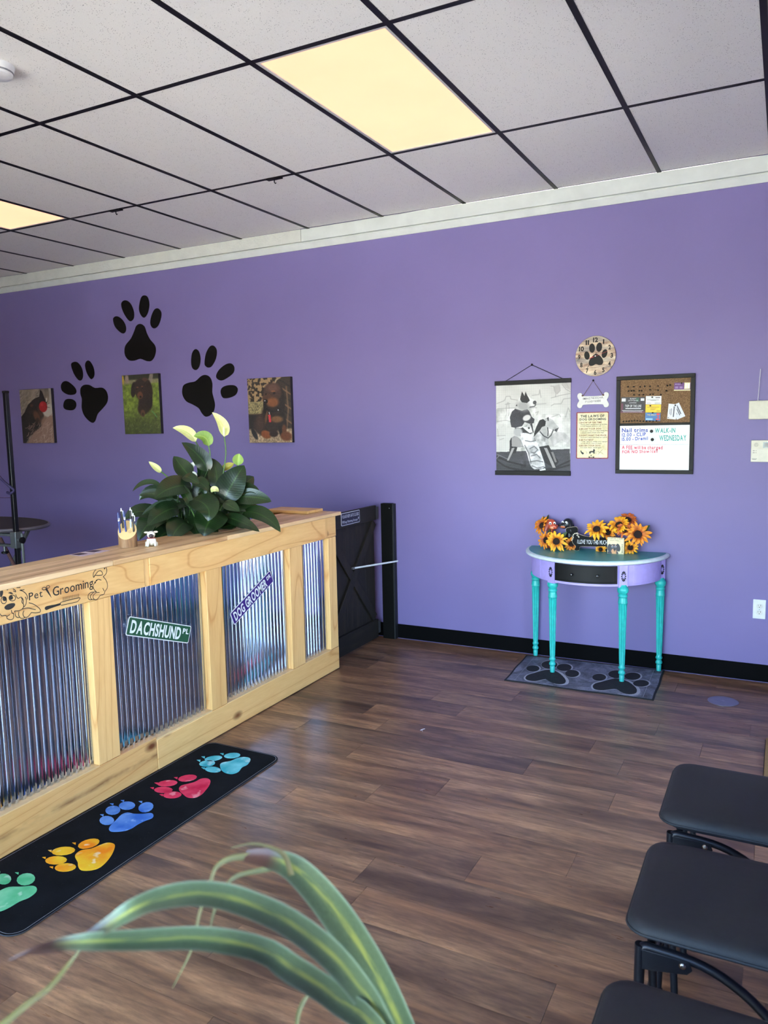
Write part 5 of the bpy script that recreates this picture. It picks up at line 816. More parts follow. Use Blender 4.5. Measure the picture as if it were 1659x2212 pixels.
p.poly(zc([(425,1060),(460,970),(520,920),(640,960),(730,930),(770,970),(815,1070),(865,1110),(850,1180),(780,1190),(690,1160),(640,1230),(520,1255),(450,1240),(430,1150)]), (48,48,56)); p.tex(.3, 10, 10, 31, (p.V > .28)*(p.V < .5)*(p.U < .54))
p.ell(*zc([(725,1085)])[0], .055,.032,(206,204,202),-20,.3); p.poly(zc([(530,890),(560,840),(600,900),(660,950),(560,920)]), (215,215,213))
p.poly(zc([(565,820),(590,740),(650,700),(740,690),(800,750),(890,800),(890,860),(860,900),(760,905),(730,935),(660,950),(600,900)]), (222,222,220)); p.ell(*zc([(660,880)])[0], .09,.055,(140,140,140),20,.8,.8)
p.poly(zc([(610,740),(640,625),(685,700),(705,628),(730,690),(760,740),(780,790),(730,830),(640,815),(610,770)]), (32,32,34)); p.ell(*zc([(865,825)])[0], .024,.022,(60,60,64)); p.stroke(zc([(780,900),(860,890),(885,860)]), .007, (60,60,62)); p.poly(zc([(525,880),(550,840),(560,880)]), (40,40,42))
part('backing', MB().box(X0, X1, -.0072, -.0052, Z0, Z1), plain('poster_white_back', (220,220,216), .7), t)
p.build('print', (X0,-.0075,Z1), (X1,-.0075,Z1), (X0,-.0075,Z0), m_vcol('poster_print', .6, .3), t)
for z0, z1 in ((1.806,1.834),(1.212,1.242)): part('rail', MB().box(-.411, .097, -.018, -.002, z0, z1), M_black, t, bev=.002)
part('cord', MB().tube([(-.338,-.009,1.832),(-.160,-.006,1.930),(.038,-.009,1.834)], .0022, 8), M_black, t, True)
part('nail', MB().ell((-.160,-.007,1.931), (.007,.006,.007)), M_black, t, True)
# ------------------------------------------------------------ clock
cx, cz, CR = .248, 1.962, .124
t = thing('wall_clock', 'round wood-look wall clock with a black paw and black numerals', 'clock', (cx,0,cz))
def m_clock():
    k = NT('clock_planks'); v = k.coords((.25,1,1)); n1 = k.noise(v, 34, 5, .65); st = k.noise(k.coords((.06,1,1)), 26, 2)
    c1 = k.ramp(n1, [(.3, lin((70,52,46))), (.42, lin((150,120,100))), (.6, lin((206,186,156))), (.8, lin((226,212,186)))])
    c2 = k.mix(k.math('MULTIPLY', k.ramp(st, [(.5,(0,0,0)),(.62,(1,1,1))]), .45), c1, lin((104,116,124))); c3 = k.mix(k.math('MULTIPLY', k.ramp(st, [(.30,(1,1,1)),(.42,(0,0,0))]), .35), c2, lin((150,84,66)))
    k.l(c3, k.b.inputs['Base Color']); k.set(Roughness=.4); return k.m
fn = lambda a, b, w_: (cx+a, -w_, cz+b)
circ = lambda r, n_=40: [(r*math.cos(2*PI*i/n_), r*math.sin(2*PI*i/n_)) for i in range(n_)]
part('face', MB().prism(circ(CR, 48), fn, .004, .014), m_clock(), t, bev=.0015)
part('movement', MB().prism(circ(.05, 24), fn, .0003, .004), M_black, t)
for i in range(1, 13):
    a = 2*PI*i/12; r = .1000; px, pz = r*math.sin(a), r*math.cos(a); s_ = str(i); wd = .0155*len(s_) if i not in (1, 11) else (.008 if i == 1 else .021)
    m = MB(); text(m, s_, (px-wd/2, pz-.0140), (px+wd/2, pz-.0140), (px-wd/2, pz+.0140), fn, .0147, bold=True); part('numeral', m, M_black, t)
m = MB()
pad = [(0,.012),(.022,0),(.038,-.018),(.045,-.040),(.036,-.057),(.018,-.058),(0,-.052),(-.018,-.060),(-.036,-.060),(-.045,-.042),(-.036,-.018),(-.02,0)]
m.add([fn(a+.004, b+.002, .0146) for a, b in smoothpoly(pad, 3)], [tuple(range(36))])
for ex, ez, ra, rb, an in ((-.052,.006,.017,.026,12),(-.021,.050,.018,.029,4),(.023,.053,.018,.029,-4),(.056,.012,.017,.027,-16)):
    an = math.radians(an); m.add([fn(ex+ra*math.cos(b)*math.cos(an)-rb*math.sin(b)*math.sin(an), ez+ra*math.cos(b)*math.sin(an)+rb*math.sin(b)*math.cos(an), .0146) for b in np.linspace(0, 2*PI, 21)[:-1]], [tuple(range(20))])
part('paw_print', m, M_black, t)
m = MB(); ribbon(m, [(0,0),(-.05,-.072)], .0028, fn, .017); ribbon(m, [(0,0),(.006,.02)], .004, fn, .017); part('hands', m, M_black, t)
m = MB(); ribbon(m, [(-.038,-.014),(.078,.026)], .0014, fn, .0175); ribbon(m, [(-.036,-.013),(-.012,-.004)], .005, fn, .0175); part('second_hand', m, plain('clock_red', (176,36,34), .4), t)
part('hub', MB().prism(circ(.0035, 12), fn, .0148, .0185), PWt, t)
# ------------------------------------------------------------ bone sign
t = thing('bone_sign', 'white bone shaped sign about dog hair hanging from a twine', 'sign', (.234,0,1.70))
bc, bz = .2345, 1.690; fn = lambda a, b, w_: (bc+a, -w_, bz+b)
hl = [(.0,.0255),(.05,.0270),(.066,.030),(.070,.044),(.082,.048),(.094,.042),(.098,.028),(.093,.012),(.086,.0),(.093,-.012),(.099,-.028),(.094,-.042),(.082,-.047),(.070,-.043),(.064,-.030),(.05,-.0270),(.0,-.0255)]
bone = [(a, b) for a, b in hl]+[(-a, b) for a, b in hl[::-1][1:-1]]
part('board', MB().prism(smoothpoly(bone, 2), fn, .002, .011), plain('bone_white', (224,224,220), .6), t, bev=.0012)
m = MB(); text(m, 'EMBRACE THE DOG HAIR,', (-.062,.004), (.066,.010), (-.062,.017), fn, .0116); text(m, "IT'S EVERYWHERE", (-.048,-.016), (.050,-.011), (-.048,-.003), fn, .0116); part('lettering', m, plain('grey_lettering', (84,84,88), .6), t)
part('twine', MB().tube([fn(-.060,.030,.012), fn(0,.122,.006), fn(.060,.032,.012)], .0016, 8), plain('twine', (112,88,72), .9), t, True)
part('nail', MB().ell(fn(0,.123,.006), (.006,.006,.006)), M_black, t, True)
for s_ in (-1, 1): part('twine_knot', MB().ell(fn(s_*.064,.030,.012), (.007,.003,.005), nu=10, nv=6), plain('twine', (112,88,72), .9), t, True)
# ------------------------------------------------------------ tin sign with the laws
X0, X1, Z0, Z1 = .130, .332, 1.322, 1.617
t = thing('tin_sign', 'yellowed tin sign titled THE LAWS OF DOG GROOMING with a worn red edge', 'sign', (.231,0,1.322))
part('plate', MB().prism(rrect(X0, X1, Z0, Z1, .006), WALLP, .001, .003), plain('rust_red_edge', (138,58,62), .6, var=.3, nscale=90), t)
def m_parch():
    k = NT('aged_parchment'); v = k.coords(); n_ = k.noise(v, 22, 5); n2 = k.noise(v, 140, 3)
    k.l(k.mix(k.math('MULTIPLY', k.ramp(n2, [(.55,(0,0,0)),(.75,(1,1,1))]), .4), k.ramp(n_, [(.3, lin((200,188,140))), (.7, lin((232,226,190)))]), lin((196,160,110))), k.b.inputs['Base Color']); k.set(Roughness=.45); return k.m
inner = [(a+.0012*math.sin(37*b*40)+.0008*math.sin(91*a*60), b+.0012*math.sin(29*a*50)) for a, b in rrect(X0+.006, X1-.006, Z0+.006, Z1-.006, .005, 4)]
part('face', MB().prism(inner, WALLP, .003, .0034), m_parch(), t)
M_tk = plain('tin_black', (26,22,22), .5); M_tb = plain('tin_brown', (122,66,40), .5)
lx = lambda X: X0+(X-145)/380*(X1-X0); lz = lambda Y: Z1-(Y-1000)/555*(Z1-Z0)
def LT(m, s_, xa, xb, yb, h, bold=True): text(m, s_, (lx(xa), lz(yb)), (lx(xb), lz(yb)), (lx(xa), lz(yb-h)), WALLP, .0038, bold=bold)
m = MB(); LT(m, 'THE LAWS OF', 195, 475, 1063, 30); LT(m, 'DOG GROOMING', 185, 495, 1098, 25); part('title', m, M_tk, t)
for s_, a, b, y_ in (('1.SHOW UP ON TIME',178,445,1134),('2.BRUSH YOUR DOG',178,440,1208),("3.DON'T FIGHT THE PRICE",178,500,1287),('4.BE PATIENT',178,352,1340),('5.BRUSH YOUR DOG',178,432,1408)):
    m = MB(); LT(m, s_, a, b, y_, 19); part('heading', m, M_tb, t)
for s_, a, b, y_ in (('Please, please please show up on time.',198,510,1153),("If stuff happens, give us a call.",198,440,1173),("If you don't want your dog looking like",198,512,1228),('a naked rodent, brush your dog!',198,468,1250),("Good ain't cheap and cheap ain't good.",198,508,1306),("I will call you when it's ready!",205,510,1358),("we will call you when it's ready.",198,450,1378),('If in doubt, check rule #2 again.',198,446,1428)):
    m = MB(); LT(m, s_, a, b, y_, 11); part('small_print', m, M_tk, t)
m = MB()
for P_ in ([(195,1462),(205,1455),(215,1475),(232,1480),(240,1497),(222,1505),(208,1490)], [(300,1493),(303,1470),(318,1462),(345,1462),(350,1442),(362,1440),(372,1455),(366,1470),(366,1495),(352,1495),(350,1480),(322,1480),(318,1495)], [(295,1530),(305,1527),(312,1534),(345,1534),(352,1527),(362,1530),(362,1545),(352,1547),(345,1541),(312,1541),(305,1547),(295,1545)]):
    m.add([WALLP(lx(a), lz(b), .0038) for a, b in P_], [tuple(range(len(P_)))])
for s_ in ([(405,1505),(440,1465),(460,1445)],[(400,1470),(440,1480),(468,1500)],[(265,1465),(275,1485),(268,1500)],[(385,1465),(378,1485),(385,1500)]): ribbon(m, [(lx(a), lz(b)) for a, b in s_], .0014, WALLP, .0038)
m.add([WALLP(lx(325+7*math.cos(a)), lz(1516+7*math.sin(a)), .0038) for a in np.linspace(0, 2*PI, 9)[:-1]], [tuple(range(8))])
part('small_drawings', m, M_tk, t)
# ------------------------------------------------------------ combination board
X0, X1, Z0, Z1 = .379, .833, 1.231, 1.829
t = thing('message_board', 'black framed board, cork above and white dry-erase panel below with handwriting', 'board', ((X0+X1)/2,0,Z0))
fw_ = .024
for q in ((X0,X1,Z1-fw_,Z1),(X0,X1,Z0,Z0+fw_),(X0,X0+fw_,Z0+fw_,Z1-fw_),(X1-fw_,X1,Z0+fw_,Z1-fw_),(X0+fw_,X1-fw_,1.526,1.541)):
    part('frame_rail', MB().box(q[0], q[1], -.020, -.001, q[2], q[3]), M_black, t, bev=.0015)
k = NT('cork'); v = k.coords(); n_ = k.noise(v, 190, 3, .7); k.l(k.ramp(n_, [(.3, lin((82,60,40))), (.5, lin((122,94,66))), (.7, lin((156,126,92)))]), k.b.inputs['Base Color']); k.set(Roughness=.9); k.bump(n_, .4, .002)
part('cork_panel', MB().box(X0+fw_, X1-fw_, -.012, -.001, 1.541, Z1-fw_), k.m, t)
wb = part('whiteboard_panel', MB().box(X0+fw_, X1-fw_, -.012, -.001, Z0+fw_, 1.526), plain('dry_erase_white', (226,236,242), .15), t)
INK = {'Nail trims':(36,50,150),'12.00 - CLIP':(40,60,160),'15.00 - Dremil':(36,56,160),'WALK-IN':(24,150,140),'WEDNESDAY':(24,150,140),'A FEE will be charged':(196,36,70),'FOR NO Show/call':(196,36,70)}
for s_, (o_, u_, h_) in WB.items():
    m = MB(); text(m, s_, o_, u_, h_, WALLP, .0124, bold=True); part('handwriting', m, plain('ink_%d_%d_%d' % INK[s_], INK[s_], .5), wb)
m = MB(); ribbon(m, WB_LINES[0], .0016, WALLP, .0123); ribbon(m, WB_LINES[1], .0014, WALLP, .0123); part('ruled_line', m, plain('rule_dark', (50,50,80), .5), wb)
for i, (a, b) in enumerate(MAGNETS):
    q = thing('board_magnet', ('upper' if i == 0 else 'lower')+' round clear and black magnet on the white dry-erase panel', 'magnet', (a,-.012,b), 'magnets on the board')
    fn = lambda u, v_, w_, a=a, b=b: (a+u, -w_, b+v_)
    part('rim', MB().prism(circ(.0185, 24), fn, .0125, .0165), plain('magnet_rim', (196,204,212), .2), q, bev=.001)
    part('centre', MB().prism(circ(.0100, 20), fn, .0165, .0175), M_black, q)
def card(nm, col, lab, w0, prints):
    q = CARDS[nm]; o_ = np.array(q[0]); U = np.array(q[1])-o_; V_ = np.array(q[3])-o_
    t = thing('pinned_card', lab, 'card', (q[0][0],-.012,q[0][1]), 'cards pinned to the cork')
    fn = lambda a, b, w_: (o_[0]+U[0]*a+V_[0]*b, -w_, o_[1]+U[1]*a+V_[1]*b)
    part('paper', MB().prism([(0,0),(1,0),(1,1),(0,1)], fn, w0, w0+.0008), plain('card_'+nm, col, .5), t)
    for j, (cn, cc, items) in enumerate(prints):
        m = MB()
        for it in items:
            if isinstance(it[0], str): text(m, it[0], (it[1],it[3]), (it[2],it[3]), (it[1],it[3]+it[4]), fn, w0+.0012+.0002*j)
            else: m.add([fn(a, b, w0+.0010+.0002*j) for a, b in ((it[0],it[2]),(it[1],it[2]),(it[1],it[3]),(it[0],it[3]))], [(0,1,2,3)])
        part('print', m, plain('print_'+cn, cc, .5), t)
card('flyer', (22,18,30), 'black flyer with white TOP OF THE LINE lettering on the cork', .0125, [('plum', (92,26,60), [(0,1,.0,.10),(.02,.10,.15,.6)]), ('leafy', (30,80,60), [(.62,.75,.72,.95)]), ('pale', (222,222,226), [('BABY',.38,.64,.86,.08),("OH IT'S BACK",.30,.72,.74,.07),(.35,.65,.62,.645),('TOP OF THE LINE',.18,.86,.36,.16),(.2,.85,.25,.30),(.06,.94,.14,.165),(.1,.9,.05,.075),(.03,.2,.72,.92),(.82,.97,.76,.92)])])
card('white', (232,232,230), 'white business card pinned on the cork above the yellow card', .0125, [('grey', (90,90,96), [(.08,.85,.52,.56),(.3,.66,.44,.47),(.06,.35,.12,.16),(.58,.95,.12,.16),(.62,.92,.76,.86)])])
card('yellow', (236,200,20), 'yellow business card pinned between the white and blue cards', .0125, [('ochre', (150,110,20), [(.1,.9,.66,.71),(.3,.7,.5,.54),(.34,.66,.4,.44),(.3,.6,.3,.34),(.72,.95,.14,.22)])])
card('blue', (52,110,170), 'blue business card pinned lowest under the yellow card', .0125, [('red', (196,60,60), [(.72,.95,.1,.3),(.75,.95,.7,.95),(.8,.92,.4,.6)]), ('yel', (240,216,90), [('THE GREAT',.12,.72,.66,.16)]), ('skyb', (140,190,220), [(.05,.5,.1,.3)])])
card('ticket2', (226,230,238), 'white card fanned out to the right behind another white card', .0125, [('slate', (80,84,96), [(.45,.55,.2,.85),(.25,.3,.3,.8),(.6,.72,.25,.9)])])
card('ticket', (232,234,240), 'white card pinned upright in front of a fanned white card', .0136, [('slate', (80,84,96), [(.62,.76,.15,.85),(.35,.42,.25,.7),(.2,.25,.3,.65),(.05,.2,.06,.10)])])
card('purple', (96,40,120), 'purple and cream card pinned in the top right cork corner', .0125, [('cream', (236,230,180), [(.62,.97,.2,1.0),(0,1,.0,.12)]), ('lilac', (190,160,210), [('MOBILE',.06,.40,.74,.14),(.06,.25,.44,.50),(.06,.25,.30,.36),(.34,.52,.44,.50),(.34,.52,.30,.36)]), ('wht', (240,240,236), [(.66,.78,.3,.9),(.82,.94,.3,.9)])])
random.seed(3)
for i, (a, b) in enumerate(PINS):
    nth = ['first','second','third','fourth','fifth','sixth','seventh','eighth','ninth','tenth','eleventh','twelfth']
    if i < 34:
        row, st_ = (('top', 0) if i < 8 else ('second', 8) if i < 16 else ('third', 16) if i < 22 else ('bottom', 22))
        lab = 'black push pin, %s from the left in the %s row on the cork' % (nth[i-st_], row)
    else: lab = ['black push pin holding the white business card','black push pin holding the yellow card','black push pin holding the blue card','black push pin holding the fanned white cards','black push pin holding the purple card'][i-34]
    z0 = -.012 if i < 34 else -.0136
    if i == 0:
        PM = mesh_of('push_pin', MB().lathe([(.0042,0),(.0042,.002),(.0022,.003),(.0022,.008),(.0044,.0095),(.0046,.0115),(.003,.0125)], (0,0,0), 10, (0,-1,0)), M_black, True)
    o = bpy.data.objects.new('push_pin', PM); COL.objects.link(o); o.location = (a, z0, b); tag(o, lab, 'push pin', 'push pins on the cork')
# ------------------------------------------------------------ wall boxes at the right
M_cream = plain('cream_plastic', (214,210,190), .45); M_creamd = plain('cream_dark', (170,166,150), .5)
t = thing('alarm_receiver', 'cream plastic wall box with a thin white antenna at the right edge', 'wall box', (1.21,0,1.55))
part('housing', MB().box(1.125, 1.300, -.034, -.001, 1.551, 1.657), M_cream, t, bev=.004)
part('antenna', MB().tube([(1.171,-.02,1.655),(1.179,-.02,1.836)], .0018, 8), plain('antenna_white', (226,226,232), .4), t, True)
t = thing('alarm_keypad', 'cream alarm keypad with a small grey screen below the antenna box', 'keypad', (1.21,0,1.305))
part('housing', MB().box(1.143, 1.300, -.026, -.001, 1.306, 1.431), M_cream, t, bev=.003)
part('flap', MB().box(1.1445, 1.2985, -.0275, -.026, 1.308, 1.381), plain('cream_flap', (218,214,196), .45), t, bev=.0006)
part('screen', MB().box(1.205, 1.285, -.0285, -.026, 1.388, 1.420), plain('lcd_grey', (110,130,136), .2), t)
part('screen_window', MB().box(1.212, 1.278, -.0289, -.0285, 1.393, 1.415), plain('lcd_dark', (52,66,74), .2), t)
m = MB()
for i in range(3): m.tube([(1.170+.0035*(i+1)*math.cos(a), -.0262, 1.405+.0035*(i+1)*math.sin(a)) for a in np.linspace(0, 2*PI, 17)[:-1]], .0008, 5, closed=True)
part('speaker_grille', m, M_creamd, t)
m = MB().box(1.153,1.163,-.0279,-.0275,1.370,1.373).box(1.153,1.163,-.0279,-.0275,1.358,1.361).box(1.149,1.176,-.0279,-.0275,1.324,1.326).box(1.152,1.172,-.0279,-.0275,1.320,1.322); part('print', m, plain('keypad_ink', (96,92,86), .6), t)
for z in (1.3715, 1.3595): part('led', MB().lathe([(.0018,0),(.0018,.001),(.0008,.0016)], (1.170,-.0275,z), 10, (0,-1,0)), M_black, t, True)
t = thing('wall_outlet', 'white double power outlet low on the purple wall', 'outlet', (1.216,0,.38))
M_ow = plain('outlet_white', (224,226,230), .35)
OZ = .4375
part('cover_plate', MB().box(1.181, 1.250, -.006, 0, OZ-.058, OZ+.058), M_ow, t, bev=.003)
for s_ in (1, -1):
    zc_ = OZ+.0195*s_; fn = lambda a, b, w_, zc_=zc_: (1.2155+a, -w_, zc_+b)
    sk_ = part('socket', MB().prism([(.017*math.cos(a), max(-.0135, min(.0135, .017*math.sin(a)))) for a in np.linspace(0, 2*PI, 29)[:-1]], fn, .006, .0078), plain('socket_white', (214,214,208), .4), t, bev=.0006)
    m = MB().box(1.2085,1.2100,-.0082,-.0076,zc_,zc_+.008).box(1.2205,1.2225,-.0082,-.0076,zc_,zc_+.009).box(1.2135,1.2175,-.0082,-.0076,zc_-.009,zc_-.005); part('slots', m, M_black, sk_)
part('screw', MB().lathe([(.003,0),(.003,.001),(.001,.0015)], (1.2155,-.006,OZ), 10, (0,-1,0)), PS, t)
# ------------------------------------------------------------ half-round table
M_teal = plain('turquoise_paint', (40,176,170), .4, var=.10, nscale=40); M_top = plain('teal_table_top', (58,150,148), .35, var=.10, nscale=18)
M_rim = plain('table_white_rim', (214,226,230), .4); M_lav = plain('lavender_paint', (172,158,226), .45); M_drw = plain('drawer_black', (7,7,8), .55, spec=.3)
TX, TZ = .2665, .744
t = thing('demilune_table', 'half-round console table with teal top, lavender apron, black drawer and turquoise fluted legs', 'table', (TX,-.2,0))
def halfdisc(r, y0=-.004, n_=40, sy=1.04): return [(r*math.cos(a), y0-abs(r*sy*math.sin(a))) for a in np.linspace(0, PI, n_)]
fn = lambda a, b, w_: (TX+a, b, w_)
m = MB(); prof = [(.425,.716),(.438,.718),(.4455,.724),(.4455,.732),(.441,.739),(.434,.742)]; n_ = 44
vs_ = []
for r, z in prof: vs_ += [fn(a, b, z) for a, b in halfdisc(r, n_=n_)]
fs = [(i*n_+k, i*n_+k+1, (i+1)*n_+k+1, (i+1)*n_+k) for i in range(len(prof)-1) for k in range(n_-1)]
fs += [tuple(range(n_))[::-1], tuple((len(prof)-1)*n_+k for k in range(n_))]+[((i)*n_, (i+1)*n_, (i+2)*n_-1, (i+1)*n_-1) for i in range(len(prof)-1)]
m.add(vs_, fs); part('rim', m, M_rim, t, True)
part('table_top', MB().prism(halfdisc(.424, -.006), fn, .7415, TZ), M_top, t)
AZ0, AZ1 = .585, .716; AR = .405
def arc_seg(r0, r1, a0, a1, z0, z1, nn=18):
    m = MB(); A = np.linspace(math.radians(a0), math.radians(a1), nn)
    P_ = [(r0*math.cos(a), -.01-r0*math.sin(a)) for a in A]+[(r1*math.cos(a), -.01-r1*math.sin(a)) for a in A[::-1]]
    return m.prism(P_, fn, z0, z1)
part('apron', arc_seg(AR, AR-.016, 1, 179, AZ0, AZ1, 50), M_lav, t, bev=.001)
for a0, a1 in ((8,46),(134,172)):      # raised side panels
    part('apron_panel', arc_seg(AR+.003, AR-.002, a0, a1, AZ0+.014, AZ1-.008), M_lav, t, bev=.0015)
dr = part('drawer', arc_seg(AR+.004, AR-.004, 61, 114, AZ0+.016, AZ1-.008, 24), M_drw, t, bev=.001)
for zz in ((AZ0+.016, AZ0+.026), (AZ1-.018, AZ1-.008)): part('drawer_moulding', arc_seg(AR+.009, AR+.002, 61, 114, *zz, 24), M_drw, dr, bev=.001)
for aa in ((61,62.6),(112.4,114)): part('drawer_moulding', arc_seg(AR+.009, AR+.002, *aa, AZ0+.018, AZ1-.010, 5), M_drw, dr, bev=.001)
for a in (77, 98):
    a = math.radians(a); d = Vector((math.cos(a), -math.sin(a), 0)); c0 = Vector((TX, -.01, .650))+d*(AR+.004)
    part('knob', MB().lathe([(.006,0),(.005,.006),(.008,.012),(.0095,.016),(.008,.021),(.002,.023)], c0, 16, d), plain('knob_black', (24,22,26), .3), dr, True)
FEET = [(-.122,-.042),(.072,-.337),(.494,-.340),(.665,-.046)]
def leg_prof():
    return [(.011,0),(.0125,.035),(.010,.040),(.015,.046),(.0165,.054),(.013,.064),(.0105,.070),(.015,.078),(.0165,.085),(.013,.094),(.0125,.100),
            (.0135,.11),(.0150,.20),(.0175,.35),(.0200,.47),(.0205,.475),(.0225,.480),(.0215,.486),(.0205,.492),(.0200,.505),(.0185,.512),(.0225,.520),(.0215,.527),(.0175,.533),(.0225,.541),(.0262,.552),(.0262,.564),(.022,.576),(.016,.584),(.016,.589)]
for x, yy in FEET: part('leg', MB().lathe([(r*1.26, z) for r, z in leg_prof()], (x, yy, .0052), 24, flute=(.105,.472,.82)), M_teal, t, True)
M_orn = plain('black_ornament', (22,20,30), .6)
for (x, yy), a in zip(FEET, (172, 118.7, 55.8, 8)):
    ar = math.radians(a); d = Vector((math.cos(ar), -math.sin(ar), 0)); s_ = Vector((-d.y, d.x, 0)); c0 = Vector((TX,-.01,0))+d*AR
    if a in (172, 8): 
        d = Vector((math.copysign(1, d.x)*.8,-.6,0)).normalized(); s_ = Vector((-d.y, d.x, 0)); c0 = Vector((x, yy, 0))+d*.004
    c0.z = (AZ0+AZ1)/2-.004
    blk = part('corner_block', MB().obox(c0-d*.008, s_*.027, d*.016, Vector((0,0,.069))), M_lav, t, bev=.002)
    m = MB(); f0 = c0+d*.0086
    for kx in range(12):
        q = 2*PI*kx/12; u = s_*math.cos(q)*.0165+Vector((0,0,1))*math.sin(q)*.034; tn = s_*(-math.sin(q))*.0042+Vector((0,0,1))*math.cos(q)*.0058
        m.add([f0+u*.28, f0+u*.8+tn, f0+u*1.02, f0+u*.8-tn], [(0,1,2,3)])
    part('ornament', m, M_orn, blk)
# table runner mat with paw prints
def m_slate():
    k = NT('slate_mat'); v = k.coords(); n1 = k.noise(v, 7, 5, .65, .8); n2 = k.noise(v, 26, 4, .6, 1.2); cr = k.ramp(k.math('ABSOLUTE', k.math('SUBTRACT', n2, .5)), [(0,(1,1,1)),(.02,(0,0,0))])
    c1 = k.ramp(n1, [(.3, lin((52,52,62))), (.5, lin((104,106,122))), (.7, lin((150,153,172)))]); k.l(k.mix(k.math('MULTIPLY', cr, .6), c1, lin((24,24,30))), k.b.inputs['Base Color']); k.set(Roughness=.7); return k.m
M_slate = m_slate(); M_pawd = plain('mat_paw_black', (24,24,28), .8, var=.4, nscale=70); M_pawl = plain('mat_paw_rim', (170,172,184), .7)
t = thing('table_mat', 'grey slate-look mat with two black paw prints under the table', 'mat', (.27,-.32,0))
a_, b_, c_, d_ = [np.array(q) for q in TMAT_CORNERS]
b_[1] = min(b_[1], -.012); c_[1] = min(c_[1], -.012)
edge = []
for (p0, p1, wv) in ((a_, b_, .006), (b_, c_, .004), (c_, d_, .006), (d_, a_, .012)):
    for i in range(10):
        s_ = i/10; q = p0+(p1-p0)*s_; nn = np.array([(p1-p0)[1], -(p1-p0)[0]]); nn = nn/np.linalg.norm(nn); edge.append(tuple(q+nn*wv*math.sin(s_*PI*3)*s_*(1-s_)*2))
part('border', MB().prism(edge, FLOORP, .0002, .0035), plain('mat_border_black', (20,20,24), .8), t)
cc = np.mean(edge, 0); part('surface', MB().prism([tuple(cc+(np.array(q)-cc)*np.array([.975,.95])) for q in edge], FLOORP, .0035, .0042), M_slate, t)
for P_ in TMAT:
    for i, q in enumerate([P_['pad']]+P_['toes']):
        q = smoothpoly(q, 2); c0 = np.mean(q, 0)
        part('paw_rim', MB().prism([tuple(c0+(np.array(w_)-c0)*1.12+np.array([.004,.002])) for w_ in q], FLOORP, .0042, .0045), M_pawl, t)
        part('paw_pad' if i == 0 else 'paw_toe', MB().prism(q, FLOORP, .0045, .0049), M_pawd, t)
m = MB(); lerp = lambda s_, u: a_*(1-s_)*(1-u)+d_*s_*(1-u)+b_*(1-s_)*u+c_*s_*u
ribbon(m, [tuple(lerp(.93, u)) for u in (0.04,.5,.95)], .0016, FLOORP, .0048); ribbon(m, [tuple(lerp(.07, u)) for u in (0.04,.5,.95)], .0012, FLOORP, .0048); part('stitching', m, M_pawl, t)
# ------------------------------------------------------------ artificial sunflowers on the table
def m_petal(nm, c0, c1):
    k = NT(nm); uv = k.n('UVMap', uv_map='UVMap'); sx = k.n('SeparateXYZ'); k.l(uv.outputs[0], sx.inputs[0]); v = k.coords(); n_ = k.noise(v, 60, 3)
    f_ = k.math('ADD', sx.outputs[0], k.math('MULTIPLY', k.math('SUBTRACT', n_, .5), .9)); k.l(k.ramp(f_, [(.1, lin(c0)), (.75, lin(c1))]), k.b.inputs['Base Color']); k.set(Roughness=.6); return k.m
PETS = [m_petal('petal_gold', (178,84,18), (246,176,24)), m_petal('petal_amber', (160,62,20), (232,146,26)), m_petal('petal_rust', (120,36,18), (206,104,34))]
M_disk = plain('sunflower_disk', (34,18,14), .9, var=.4, nscale=200, bump=.6); M_fleaf = plain('artificial_leaf', (44,70,30), .6, var=.3, nscale=40)
def leafmesh(name, pts, wid, mat, nl=10, na=5, fold=.18, nrm=None, prof=None, curl=0.0, thick=0):
    """blade along pts (Bezier of 3, or polyline when longer); wid = full width (or list)."""
    P = [Vector(p) for p in pts]
    if len(P) == 3: C_ = [P[0]*(1-s)**2+(P[1]*2-(P[0]+P[2])*.5)*2*s*(1-s)+P[2]*s*s for s in np.linspace(0, 1, nl+1)]
    else: C_ = [Vector(q) for q in smoothpoly([tuple(q) for q in P], max(2, nl//(len(P)-1)), False)]
    N = len(C_); V = []; UV = []
    for i, c0 in enumerate(C_):
        s = i/(N-1); T = (C_[min(i+1,N-1)]-C_[max(i-1,0)]).normalized(); nn = Vector(nrm); side = T.cross(nn)
        if side.length < .05: side = T.cross(Vector((.3,.5,.8)))
        side.normalize(); up = side.cross(T).normalized()
        if isinstance(wid, (list, tuple)):
            q = s*(len(wid)-1); a = int(min(q, len(wid)-2)); h = (wid[a]*(1-(q-a))+wid[a+1]*(q-a))/2
        else:
            h = wid/2*(prof(s) if prof else (math.sin(PI*min(1, s**.75))**.8*(1-.15*s)))
        for j in range(na):
            u = -1+2*j/(na-1)
            V.append(c0+side*(u*h)+up*(abs(u)**1.3*h*fold*2+curl*h*math.sin(9*s+u))); UV.append((s, u))
    F = [(i*na+j, i*na+j+1, (i+1)*na+j+1, (i+1)*na+j) for i in range(N-1) for j in range(na-1)]
    return V, F, UV
def leafobj(name, blades, mat, parent):
    V, F, UV = [], [], []
    for v_, f_, u_ in blades:
        b = len(V); V += v_; UV += u_; F += [tuple(b+i for i in q) for q in f_]
    me = bpy.data.meshes.new(name); me.from_pydata([tuple(v) for v in V], [], F); me.materials.append(mat)
    ul = me.uv_layers.new(name='UVMap'); li = np.zeros(len(me.loops), dtype=np.int32); me.loops.foreach_get('vertex_index', li)
    ul.data.foreach_set('uv', np.array(UV, dtype=np.float32)[li].reshape(-1)); me.polygons.foreach_set('use_smooth', [True]*len(me.polygons)); me.update()
    return link(name, me, parent)
